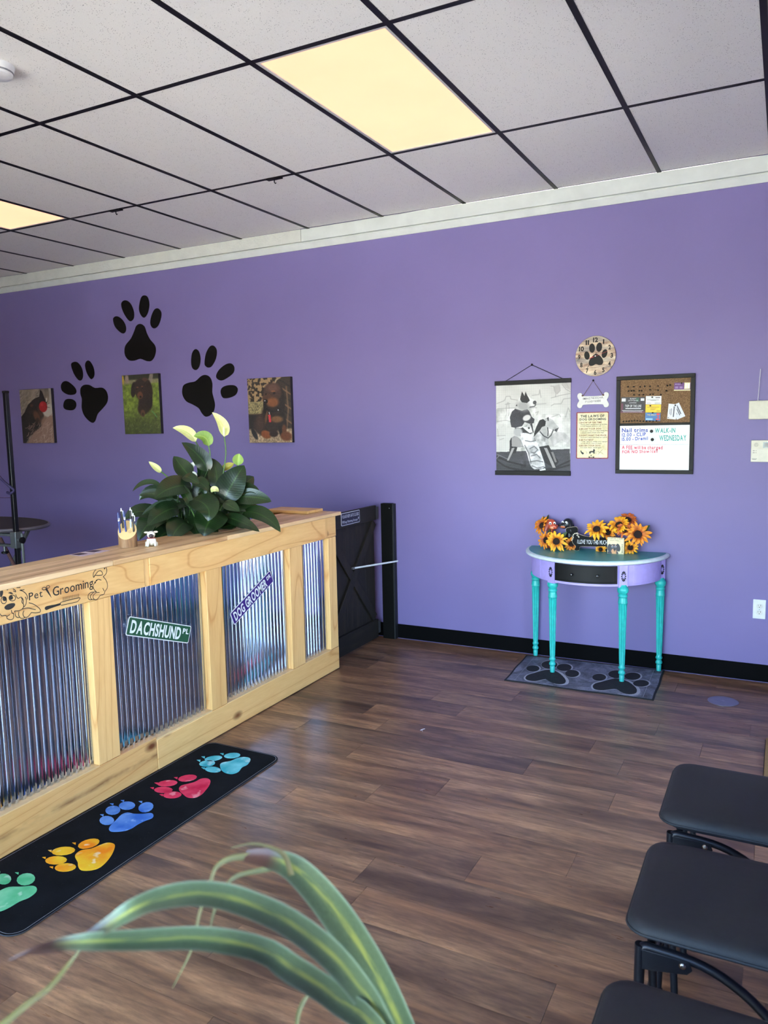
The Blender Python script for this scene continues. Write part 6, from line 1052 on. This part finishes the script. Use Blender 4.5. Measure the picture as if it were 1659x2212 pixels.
def sunflower(c0, nrm, R, kind, label, nleaf=1, seed=0):
    rs = random.Random(seed); c0 = Vector(c0); nz = Vector(nrm).normalized(); ux = nz.cross(Vector((0,0,1))).normalized(); uy = nz.cross(ux)
    t = thing('artificial_sunflower', label, 'artificial flower', tuple(c0), 'artificial sunflowers on the table')
    part('disk', MB().lathe([(R*.30,-.004),(R*.34,.004),(R*.30,.010),(R*.16,.014),(.001,.012)], c0, 18, nz), M_disk, t, True)
    for lay, (n_, tilt, nm) in enumerate(((13, .25, 'outer_petals'), (11, .55, 'inner_petals'))):
        B = []
        for i in range(n_):
            a = 2*PI*(i+.5*lay+rs.uniform(-.25,.25))/n_; d = ux*math.cos(a)+uy*math.sin(a); L = R*rs.uniform(.82,1.08)*(1 if lay == 0 else .86); tl = tilt+rs.uniform(-.25,.2)
            p0 = c0+d*R*.24; p2 = c0+d*L+nz*(L*tl*.35)+Vector((0,0,-.1*L*rs.random())); p1 = c0+d*L*.62+nz*(L*tl*.55)
            B.append(leafmesh('p', [p0,p1,p2], R*.27*rs.uniform(.8,1.15), None, 6, 3, .22, nz+d*-.2, lambda s: math.sin(PI*(.12+.86*s))**.8))
        leafobj(nm, B, PETS[kind], t)
    for i in range(nleaf):
        a = rs.uniform(0, 2*PI); d = ux*math.cos(a)+uy*abs(math.sin(a))*-1
        B = [leafmesh('l', [c0-nz*.012, c0+d*R*.7-nz*.02, c0+d*R*1.25-nz*.02], R*.5, None, 6, 3, .15, nz)]; leafobj('leaf', B, M_fleaf, t)
FL = FLOWERS
spec = [(0,(-.5,-.75,.35),.062,1,'amber sunflower facing left at the far left behind the red-brown dog figurine',2),
 (1,(-.35,-.85,.15),.058,1,'amber sunflower low at the left edge of the table',2),
 (2,(.1,-.95,.18),.064,0,'gold sunflower facing forward at the lower left below the dog figurines',1),
 (3,(.0,-.75,.55),.068,0,'gold sunflower leaning over the MUCH lettering in the middle of the table',0),
 (4,(-.1,-.75,.6),.066,0,'gold sunflower high up, left of the rust coloured one',0),
 (5,(.25,-.6,.7),.060,2,'rust coloured sunflower at the very top of the right bunch',0),
 (6,(-.05,-.8,.5),.056,2,'rust coloured sunflower in the middle of the right bunch',0),
 (7,(.3,-.85,.3),.074,1,'large amber sunflower facing right at the right end of the bunch',1),
 (8,(.0,-.9,.0),.036,0,'small half-hidden sunflower under the long dog sign',1),
 (9,(.2,-.9,-.1),.050,0,'gold sunflower drooping to the table right of the plaque',1),
 (10,(.2,-.9,.1),.050,1,'amber sunflower behind the front leg of the long dog sign',0),
 (11,(-.2,-.8,.3),.052,1,'amber sunflower deep in the bunch behind the plaque',0)]
for i, nv, R, kd, lab, nl in spec:
    q = list(FL[i])
    q[1] -= .02 if i else 0.0
    if i == 0: q[0] -= .012
    q[1] += {4:-.005, 5:.034, 6:-.008, 1:-.012, 2:-.02}.get(i, 0)
    sunflower(q, nv, R*1.1, kd, lab, nl, i+1)
# dog figurines: two dachshunds nose to nose
def dogfig(c0, sgn, colb, cole, colm, lab):
    c0 = Vector(c0); t = thing('dachshund_figurine', lab, 'figurine', (c0.x, c0.y, TZ), 'dachshund figurines')
    K = 1.14; L = lambda a, b, z: c0+Vector((a*sgn*K, b*K, z*K if z > -.05 else z))
    E3 = lambda *r: tuple(q*K for q in r)
    m = MB(); m.ell(L(0,0,0), E3(.029,.027,.030)).ell(L(.018,-.012,-.011), E3(.021,.018,.018)).ell(L(.030,-.016,-.012), E3(.013,.013,.0135))
    m.tube([L(-.004,.004,-.015), L(-.006,.006,-.06), L(-.010,.008,-.10), L(-.010,.008,-(c0.z-TZ)+.002)], [.017,.020,.026,.024], 12)
    for s_ in (-1, 1): m.tube([L(s_*.012,-.012,-.09), L(s_*.013,-.02,-(c0.z-TZ)+.006)], [.010,.009], 8)
    o = part('body', m, plain('dog_'+cole, colb, .35), t, True); remesh(o, .0028)
    for s_ in (-1, 1):
        part('ear', MB().ell(L(-.020, s_*.026, -.016), E3(.010,.006,.030), Euler((s_*.25, sgn*.25, 0))), plain('ear_'+cole, tuple(v*.8 for v in colb), .4), t, True)
    for dx, dy in ((.002,-.0265),(.024,-.016)):
        e_ = part('eye', MB().ell(L(dx, dy, .008), E3(.0075,.005,.0085)), plain('eye_white', (245,245,245), .2), t, True); part('pupil', MB().ell(L(dx+.0015, dy-.0042, .006), E3(.0038,.002,.005)), plain('pupil_black', (16,12,12), .15), e_, True)
    part('nose', MB().ell(L(.039,-.020,-.006), E3(.0090,.0085,.0075)), plain('nose_'+cole, colm, .2), t, True)
    if cole == 'black': part('muzzle_patch', MB().ell(L(.022,-.0205,-.016), E3(.017,.011,.008)), plain('tan_patch', (196,112,70), .4), t, True)
    else: part('muzzle_patch', MB().ell(L(.013,-.0205,-.016), E3(.015,.010,.010)), plain('pale_tan_patch', (220,150,110), .4), t, True)
dogfig((DOGS[0][0]-.004, DOGS[0][1]-.012, DOGS[0][2]), 1, (178,74,48), 'redbrown', (120,40,36), 'red-brown dachshund figurine with big white eyes among the sunflowers')
dogfig((DOGS[1][0]+.010, DOGS[1][1]-.004, DOGS[1][2]), -1, (26,28,34), 'black', (12,12,16), 'black and tan dachshund figurine nose to nose with the red-brown one')
# long dog-shaped sign
t = thing('dachshund_sign', 'black wooden dachshund cut-out reading I LOVE YOU THIS MUCH', 'sign', (.24,-.105,TZ))
fn = lambda a, b, w_: (a, -.098-w_, b)
zmn = min(b for a, b in SILH); SI = [(a, b-zmn+TZ) for a, b in smoothpoly(SILH, 2)]
part('cut_out', MB().prism(SI, fn, 0, .010), plain('sign_wood_edge', (196,178,150), .6), t)
cs = np.mean(SI, 0); part('painted_face', MB().prism([tuple(np.array(q)+(cs-np.array(q))/np.linalg.norm(cs-np.array(q))*.0016) for q in SI], fn, .010, .0104), plain('chalk_black', (9,9,11), .7, spec=.25), t)
m = MB(); o_, u_, h_ = SILH_TEXT; text(m, 'I LOVE YOU THIS MUCH', (o_[0], o_[1]-.002), (u_[0], u_[1]-.002), (h_[0], h_[1]-.002), fn, .0108); part('lettering', m, plain('chalk_white', (226,228,232), .6), t)
for a, b in BEADS: part('bead', MB().ell(fn(a, b, .014), (.0045,.0045,.0045), nu=8, nv=6), plain('bead_cream', (214,202,184), .5), t, True)
# little plaque
px0, px1, pz0, pz1 = .364, .464, TZ+.0004, TZ+.1025
t = thing('doxie_plaque', 'small cream plaque with a black dachshund face and the word DOXIE', 'plaque', ((px0+px1)/2,-.145,TZ))
part('block', MB().box(px0, px1, -.160, -.136, pz0, pz1), plain('plaque_cream_edge', (206,190,150), .6), t, bev=.001)
p = Paint(96, 99, (226,212,170)); p.tex(.08, 6, 6, 3); dk = (52,52,62)
p.ell(.38,.66,.30,.26,dk,0,.12); p.ell(.34,.95,.32,.2,dk,0,.12); p.ell(.12,.62,.11,.22,(40,40,50),8,.15); p.ell(.66,.60,.12,.24,(40,40,50),-12,.15); p.ell(.40,.84,.16,.16,(206,150,104),0,.3); p.ell(.44,.72,.07,.07,(30,28,34),0,.2); p.ell(.30,.56,.06,.06,(190,190,200),0,.3); p.ell(.50,.55,.06,.06,(190,190,200),0,.3); p.ell(.30,.57,.035,.04,(20,18,22)); p.ell(.50,.56,.035,.04,(20,18,22)); p.ell(.31,.48,.04,.02,(196,130,80),0,.4); p.ell(.49,.47,.04,.02,(196,130,80),0,.4); p.stroke([(.40,.78),(.44,.84),(.5,.8)], .012, (40,30,30)); p.ell(.42,.98,.14,.08,(214,160,112),0,.4)
p.build('print', (px0+.001,-.1604,pz1-.001), (px1-.001,-.1604,pz1-.001), (px0+.001,-.1604,pz0+.001), M_print, t)
fn = lambda a, b, w_: (px0+a*(px1-px0), -.160-w_, pz0+b*(pz1-pz0)); m = MB()
text(m, 'A HOUSE IS NOT', (.05,.90), (.93,.90), (.05,.97), fn, .0008); text(m, 'a home without a', (.18,.80), (.80,.80), (.18,.86), fn, .0008); text(m, 'DOXIE', (.86,.62), (.86,.08), (.95,.62), fn, .0008)
part('lettering', m, plain('plaque_ink', (60,44,36), .6), t)
# ------------------------------------------------------------ floor disc, lint, doormat
t = thing('floor_box_cover', 'round grey floor socket cover set into the planks near the wall', 'floor cover', (1.060,-.443,0))
part('ring', MB().lathe([(.060,0),(.080,0),(.080,.0015),(.076,.003),(.073,.0032),(.060,.0032)], (1.060,-.443,.0002), 40), plain('disc_ring', (150,150,160), .3, metal=.8), t, True)
part('lid', MB().lathe([(.001,0),(.0722,0),(.0722,.0022),(.001,.0024)], (1.060,-.443,.0002), 40), plain('disc_lid', (92,92,118), .35, metal=.3), t)
part('lift_tab', MB().lathe([(.009,0),(.009,.001),(.005,.0018)], (1.060,-.443,.0026), 16), plain('disc_tab', (170,168,175), .3, metal=.8), t, True)
o = part('lint', MB().tube([(-.297,-1.512,.0017),(-.292,-1.508,.004),(-.285,-1.500,.006),(-.282,-1.490,.004),(-.284,-1.482,.0018)], [.0010,.0014,.0016,.0012,.0006], 6).tube([(-.292,-1.508,.0035),(-.284,-1.514,.003),(-.280,-1.522,.0014)], [.0012,.001,.0005], 6), plain('white_fluff', (214,212,216), .9), None, True); tag(o, 'wisp of white lint on the floor in front of the gate', 'lint')
t = thing('doormat', 'tan coir doormat at the right edge behind the chairs', 'doormat', (1.55,-1.35,0))
k = NT('coir'); v = k.coords(); n_ = k.noise(v, 320, 4, .7); k.l(k.ramp(n_, [(.3, lin((92,66,38))), (.7, lin((176,142,94)))]), k.b.inputs['Base Color']); k.set(Roughness=.95); k.bump(n_, .8, .006)
part('pile', MB().box(1.283, 1.83, -1.78, -.93, .004, .016), k.m, t, bev=.003); part('backing', MB().box(1.280, 1.833, -1.783, -.927, .0003, .004), M_black, t)
# ------------------------------------------------------------ paw runner in front of the counter
t = thing('paw_runner', 'long black runner mat with coloured paw prints along the counter', 'mat', (-.98,-2.8,0))
k = NT('black_plush'); v = k.coords(); n_ = k.noise(v, 380, 4, .7); n2 = k.noise(v, 9, 4); sp = k.ramp(k.noise(v, 130, 2), [(.72,(0,0,0)),(.78,(1,1,1))])
c1 = k.ramp(n2, [(.3, lin((9,9,11))), (.7, lin((20,20,24)))]); k.l(k.mix(k.math('MULTIPLY', sp, .35), c1, lin((110,110,120))), k.b.inputs['Base Color']); k.set(Roughness=.95, Specular_IOR_Level=.04, Sheen_Weight=.02); k.bump(n_, .5, .003)
RX0, RX1, RY0, RY1 = -1.196, -.757, -3.532, -2.082
part('base', MB().prism(rrect(RX0, RX1, RY0, RY1, .055, 7), FLOORP, .0002, .0055), k.m, t, bev=.0015)
m = MB(); ring = rrect(RX0+.007, RX1-.007, RY0+.007, RY1-.007, .049, 7); ribbon(m, ring+[ring[0]], .0014, FLOORP, .0058); part('stitching', m, plain('grey_thread', (150,152,160), .7), t)
m = MB(); ring = rrect(RX0+.001, RX1-.001, RY0+.001, RY1-.001, .054, 7); m.tube([(a, b, .003) for a, b in ring], .0022, 6, closed=True); part('bound_edge', m, plain('edge_binding', (40,40,48), .7), t, True)
def m_water(nm, ca, cb, cc_):
    k = NT(nm); v = k.coords(); n1 = k.noise(v, 11, 3, .5); n2 = k.noise(v, 420, 3, .7); n3 = k.noise(v, 20, 2)
    c1 = k.ramp(n1, [(.32, lin(ca)), (.66, lin(cb))]); c2 = k.mix(k.math('MULTIPLY', k.ramp(n3, [(.6,(0,0,0)),(.68,(1,1,1))]), .6), c1, lin(cc_)); c3 = k.mix(k.math('MULTIPLY', n2, .22), c2, (0,0,0)); k.l(c3, k.b.inputs['Base Color']); k.set(Roughness=.9, Specular_IOR_Level=.15); return k.m
PC = {'teal':((60,176,190),(130,220,226),(196,236,238)), 'red':((206,32,72),(240,76,108),(250,170,176)), 'blue':((54,108,196),(110,158,226),(176,206,240)), 'orange':((246,140,24),(250,206,50),(250,236,190)), 'green':((84,186,130),(140,218,170),(206,238,214))}
for nm, R_ in RUNNER.items():
    mt = m_water('watercolour_'+nm, *PC[nm])
    part('paw_pad', MB().prism(smoothpoly(R_['pad'], 3), FLOORP, .0055, .0066), mt, t)
    for q in R_['toes']: part('paw_toe', MB().prism(q, FLOORP, .0055, .0066), mt, t)
    for q in R_['claws']: part('paw_claw', MB().prism(q, FLOORP, .0055, .0066), mt, t)
# ------------------------------------------------------------ folding chairs
M_vin = plain('black_vinyl_seat', (38,40,45), .62, bump=.12, nscale=60, bscale=500, spec=.3); M_tube = plain('gunmetal_tube', (24,27,36), .4, metal=.4); M_rub = plain('rubber_foot', (14,14,16), .7); M_rivet = plain('rivet_steel', (170,160,150), .25, metal=1.0)
def make_chair(yc, lab):
    x0, w2 = 1.037, .196
    t = thing('folding_chair', lab, 'chair', (1.24, yc, 0), 'black padded folding chairs')
    m = MB(); prof = [(.004,.430),(-.003,.438),(-.002,.447),(.005,.456),(.014,.4605),(.035,.463),(.10,.464)]     # inset, z
    N = 10; rings = []
    for ins, z in prof: rings.append([(a, b, z) for a, b in rrect(x0+ins, x0+.41-ins*.6, yc-w2+ins, yc+w2-ins, max(.012, .05-ins*.3), 5)])
    L = len(rings[0]); vs_ = [q for r in rings for q in r]; fs = [(i*L+k_, i*L+(k_+1) % L, (i+1)*L+(k_+1) % L, (i+1)*L+k_) for i in range(len(rings)-1) for k_ in range(L)]+[tuple(range(L))[::-1], tuple((len(rings)-1)*L+k_ for k_ in range(L))]
    m.add(vs_, fs); part('seat', m, M_vin, t, True)
    part('seat_piping', MB().tube([(a, b, .438) for a, b in rrect(x0-.003, x0+.413, yc-w2-.003, yc+w2+.003, .05, 6)], .0035, 6, closed=True), M_vin, t, True)
    part('seat_pan', MB().prism(rrect(x0+.02, x0+.40, yc-w2+.02, yc+w2-.02, .04), FLOORP, .417, .431), M_tube, t)
    for s_ in (-1, 1):
        ys_ = yc+s_*(w2-.006); yi = yc+s_*(w2-.035)
        # front leg rising to the seat corner, running back under the seat, bending down to the rear foot
        path = [(x0+.033,ys_,.400)]+[(x0+.045,ys_,.408)]+[(x0+.06,ys_,.408)]+[(x0+.14,ys_,.403),(x0+.20,ys_,.386),(x0+.26,ys_,.350),(x0+.32,ys_,.29),(x0+.37,ys_,.22),(x0+.41,ys_,.14),(x0+.445,ys_,.03)]
        part('rear_leg', MB().tube(smoothpoly(path, 3, False), .0105, 10), M_tube, t, True)
        part('front_leg', MB().tube([(x0+.032,ys_,.411),(x0+.030,ys_,.25),(x0+.022,ys_,.03)], .0115, 10), M_tube, t, True)
        part('back_post', MB().tube(smoothpoly([(x0+.30,yi,.412),(x0+.36,yi,.425),(x0+.40,yi,.50),(x0+.43,yi,.62),(x0+.455,yi,.80)], 3, False), .0105, 10), M_tube, t, True)
        part('inner_leg', MB().tube([(x0+.052,yi,.415),(x0+.060,yi,.22),(x0+.070,yi,.03)], .0095, 10), M_tube, t, True)
        for fx, fy in ((x0+.022,ys_),(x0+.446,ys_),(x0+.0705,yi)): part('rubber_foot', MB().lathe([(.013,0),(.0145,.004),(.014,.03),(.0115,.034)], (fx, fy, 0), 12), M_rub, t, True)
        pl = [(x0+.038,.406),(x0+.135,.406),(x0+.142,.388),(x0+.132,.376),(x0+.06,.362),(x0+.038,.360)]
        br = part('bracket', MB().prism(pl, lambda a, b, w_, ys_=ys_, s_=s_: (a, ys_+s_*w_, b), .008, .0115), M_tube, t, bev=.001)
        for bx_, bz_ in ((x0+.122,.394),(x0+.030,.285)): part('rivet', MB().lathe([(.0075,0),(.0075,.002),(.005,.0045),(.0025,.005)], (bx_, ys_+s_*.0115, bz_), 12, (0,s_,0)), M_rivet, br, True)
    part('cross_bar', MB().tube([(x0+.030,yc-w2+.006,.18),(x0+.030,yc+w2-.006,.18)], .007, 8), M_tube, t, True)
    m = MB().prism(rrect(yc-w2+.01, yc+w2-.01, .60, .82, .05), lambda a, b, w_: (x0+.405+(b-.60)*.2+w_, a, b), -.004, .022); part('backrest', m, M_vin, t, bev=.008)
    return t
c1_ = make_chair(-2.588, 'black padded folding chair nearest the purple wall, farthest of the row')
dup(c1_, (1.24,-3.108,0), 'middle black padded folding chair of the row along the right edge', 'black padded folding chairs')
dup(c1_, (1.24,-3.674,0), 'nearest black padded folding chair, cut by the bottom right corner', 'black padded folding chairs')
# ------------------------------------------------------------ peace lily
M_lily = m_leaf('lily_leaf', (15,32,15), (28,52,24), (62,88,44), .30, 17)
SPM = {'pale':m_leaf('spathe_pale', (186,192,130), (214,214,160), (150,170,88), .5, 9), 'green':m_leaf('spathe_green', (96,128,48), (128,156,66), (160,178,96), .5, 9), 'yellow':m_leaf('spathe_yellow', (132,130,42), (166,156,58), (176,170,90), .5, 9), 'white':m_leaf('spathe_white', (196,200,196), (224,226,222), (206,210,200), .5, 6)}
lb = LILY_BASE
t = thing('peace_lily', 'large peace lily with dark glossy leaves and pale spathes behind the counter top', 'potted plant', (lb[0]-.14, lb[1]+.02, .7455))
px_, py_ = -1.60, -1.76
part('pot', MB().lathe([(.085,0),(.092,.01),(.118,.16),(.124,.165),(.124,.185),(.114,.185),(.110,.16),(.001,.158)], (px_, py_, .7455), 28), plain('pot_grey', (70,66,70), .5), t, True)
part('soil', MB().lathe([(.108,0),(.100,.006),(.001,.010)], (px_, py_, .904), 20), plain('soil', (40,30,24), .95, bump=.5), t)
view = Vector((.62,-.72,.15)); rs = random.Random(5)
core = Vector((px_, py_, .91))
for i, (pts, wd) in enumerate(LILY_LEAVES):
    nrm = (view*1.0+Vector((0,0,.45))+Vector((rs.uniform(-.25,.25), rs.uniform(-.25,.25), rs.uniform(-.15,.25)))).normalized()
    o = leafobj('leaf', [leafmesh('l', pts, wd*1.38, None, 14, 7, .10, nrm, lambda s: min(1, (math.sin(PI*min(1, .04+.96*s**.82))**.72))*(1-.10*s), .05)], M_lily, t)
    b = Vector(pts[0]); q = core+Vector((rs.uniform(-.05,.05), rs.uniform(-.05,.05), 0)); mid = (b+q)/2+Vector((0,0,.04))
    part('petiole', MB().tube([q, mid, b], [.004,.0034,.0028], 6), plain('petiole_green', (44,72,34), .5), t, True)
rv = Vector((.76,.65,0))
for i in range(20):      # inner leaves that fill the bush
    a = rs.uniform(-1, 1); L = rs.uniform(.16,.27); h0 = rs.uniform(.06,.30)*(1-.5*abs(a)); b0 = Vector((-1.50,-1.77,.93))+rv*(a*.15)+Vector((0,0,h0))-view*rs.uniform(0,.08)
    d = (rv*(a*1.3+rs.uniform(-.3,.3))+view*rs.uniform(-.25,.35)+Vector((0,0,rs.uniform(.0,.5)))).normalized(); m1 = b0+d*L*.55+Vector((0,0,.03)); t1 = b0+d*L-Vector((0,0,L*rs.uniform(.15,.55)))
    t1.z = max(t1.z, 1.03); m1.z = max(m1.z, 1.05)
    nrm = (view+Vector((0,0,.6))+Vector((rs.uniform(-.3,.3), rs.uniform(-.3,.3), 0))).normalized()
    leafobj('leaf', [leafmesh('l', [b0,m1,t1], rs.uniform(.085,.115), None, 12, 7, .12, nrm, lambda s: (math.sin(PI*min(1, .04+.96*s**.82))**.72)*(1-.10*s), .06)], M_lily, t)
    part('petiole', MB().tube([core, (core+b0)/2, b0], [.004,.0034,.0028], 6), plain('petiole_green', (44,72,34), .5), t, True)
for pts, wd, kd in LILY_SPATHES:
    leafobj('spathe', [leafmesh('s', pts, wd*1.05, None, 10, 5, .25, (view+Vector((0,0,.3))).normalized(), lambda s: math.sin(PI*min(1, s**.8))**.7)], SPM[kd], t)
for st in LILY_STEMS:
    part('flower_stem', MB().tube(smoothpoly([tuple(q) for q in st], 3, False), .0036, 7), plain('stem_green', (74,108,50), .5), t, True)
b = Vector(LILY_SPATHES[0][0][0]); part('spadix', MB().ell(b+Vector((.01,-.012,.03)), (.006,.006,.026)), plain('spadix_cream', (224,222,180), .8, bump=.4), t, True)
# ------------------------------------------------------------ grooming table behind the counter
GX, GY, GZ = -3.225, -1.57, .90
t = thing('grooming_table', 'black grooming table with a clamped arm post behind the counter at the left', 'grooming table', (-3.75,-1.50,0))
ov = [(-3.84+.62*math.cos(a), -1.42+.34*math.sin(a)) for a in np.linspace(0, 2*PI, 49)[:-1]]
part('table_top', MB().prism(ov, FLOORP, GZ+.004, GZ+.022), plain('ribbed_rubber', (46,42,46), .85, bump=.4), t, bev=.003)
part('table_edge', MB().tube([(a, b, GZ+.010) for a, b in ov], .013, 8, closed=True), plain('edge_grey', (104,98,106), .4, metal=.4), t, True)
part('arm_post', MB().box(GX-.014, GX+.014, GY-.014, GY+.014, .52, 1.826), plain('arm_black', (16,16,20), .35), t, bev=.003)
part('arm_end_cap', MB().box(GX-.016, GX+.016, GY-.016, GY+.016, 1.82, 1.836), M_black, t, bev=.003)
M_cast = plain('cast_grey', (112,116,116), .45, metal=.6)
cl = part('clamp', MB().box(GX-.030, GX+.026, GY-.028, GY+.028, .795, .905).box(GX-.20, GX-.028, GY-.020, GY+.020, .872, .890).box(GX-.20, GX-.028, GY-.018, GY+.018, .800, .816), M_cast, t, bev=.004)
for q, d in (((GX+.026,GY-.01,.852),(1,0,0)), ((GX-.13,GY,.800),(0,0,-1))):
    part('clamp_screw', MB().lathe([(.008,0),(.008,.035),(.004,.036)], q, 10, d), M_cast, cl, True)
    q2 = Vector(q)+Vector(d)*.035; part('clamp_knob', MB().lathe([(.012,0),(.022,.003),(.022,.014),(.012,.018)], q2, 12, d), M_black, cl, True)
part('loop_strap', MB().tube(smoothpoly([(GX-.36,GY-.02,1.56),(GX-.20,GY-.022,1.37),(GX-.08,GY-.022,1.26),(GX-.005,GY-.024,1.215),(GX+.022,GY-.01,1.185),(GX+.010,GY-.024,1.165),(GX-.03,GY-.022,1.17)], 3, False), .0085, 8), plain('strap_indigo', (44,36,78), .7), t, True)
part('cable', MB().tube(smoothpoly([(GX-.3,GY-.02,1.16),(GX-.15,GY-.02,1.135),(GX-.01,GY-.02,1.135)], 4, False), .003, 6), plain('cable_dark', (60,40,76), .6), t, True)
for s_ in (-1, 1):
    yy = -1.42+s_*.2
    part('leg', MB().tube([(-3.52,yy,.905),(-4.2,yy,.02)], .015, 8), M_cast, t, True); part('leg', MB().tube([(-4.2,yy,.905),(-3.52,yy,.02)], .015, 8), M_cast, t, True)
part('side_tube', MB().tube([(GX+.03,GY+.02,.89),(GX+.03,GY+.02,.40)], .009, 8), M_cast, t, True)
part('hydraulic_strut', MB().tube([(GX-.25,GY+.06,.84),(GX-.02,GY+.04,.55)], .012, 8), plain('rust_strut', (92,62,58), .5), t, True)
part('hydraulic_strut', MB().tube([(GX-.45,GY+.06,.60),(GX-.08,GY+.05,.64)], .010, 8), plain('rust_strut', (92,62,58), .5), t, True)
part('foot_frame', MB().tube([(-4.22,-1.62,.015),(-4.22,-1.22,.015)], .015, 8).tube([(-3.50,-1.62,.015),(-3.50,-1.22,.015)], .015, 8).tube([(-4.22,-1.42,.015),(-3.25,-1.42,.015)], .013, 8).box(GX-.02,GX+.02,GY-.01,GY+.15,.5,.53).tube([(GX,GY+.14,.515),(GX-.05,-1.42,.015)], .013, 8), M_cast, t, True)
# ------------------------------------------------------------ strap-leaved plant close to the camera
M_strap = m_stripleaf('variegated_strap_leaf'); M_dry = m_leaf('drying_leaf_tip', (58,46,24), (74,84,36), (66,64,32), .6, 2)
bx_, by_ = 1.06, -4.33
t = thing('strap_leaf_plant', 'out-of-focus strap-leaved houseplant with yellow-striped arching leaves in the foreground', 'potted plant', (bx_, by_, 0))
part('pot', MB().lathe([(.11,0),(.12,.01),(.15,.27),(.158,.28),(.158,.31),(.145,.31),(.14,.27),(.001,.265)], (bx_, by_, 0), 28), plain('pot_terracotta', (150,92,66), .7), t, True)
part('cane', MB().tube([(bx_, by_, .26),(bx_-.01, by_+.005, .55),(bx_-.03, by_+.015, .86)], [.018,.016,.015], 10), plain('cane_tan', (134,112,78), .8, bump=.4), t, True)
cv = Vector((-.2,-.7,.75))
for nm, pts, wd in FG:
    P_ = [tuple(q) for q in pts]
    wd = [q*((.95 if len(P_) == 7 else .74) if nm == 'leaf' else .62) for q in wd]
    if nm == 'leaf': P_ = [(bx_-.03, by_+.015, .84)]+P_; wd = [.012]+wd
    leafobj('leaf' if nm == 'leaf' else 'dry_leaf', [leafmesh('l', P_, wd, None, 40, 5, .16, (.10,-.62,.78) if nm == 'leaf' else (.3,-.9,.3))], M_strap if nm == 'leaf' else M_dry, t)
for a, L in ((2.2,.45),(3.6,.40),(5.2,.42),(.4,.4),(4.4,.35)):      # crown leaves outside the picture
    d = Vector((math.cos(a), math.sin(a)*.6-.45, 0)); q = Vector((bx_-.03, by_+.015, .84))
    leafobj('leaf', [leafmesh('l', [q, q+d*L*.5+Vector((0,0,.0)), q+d*L+Vector((0,0,-.28))], .036, None, 14, 5, .16, (0,0,1), lambda s: math.sin(PI*min(1, s*.95+.05))**.5)], M_strap, t)
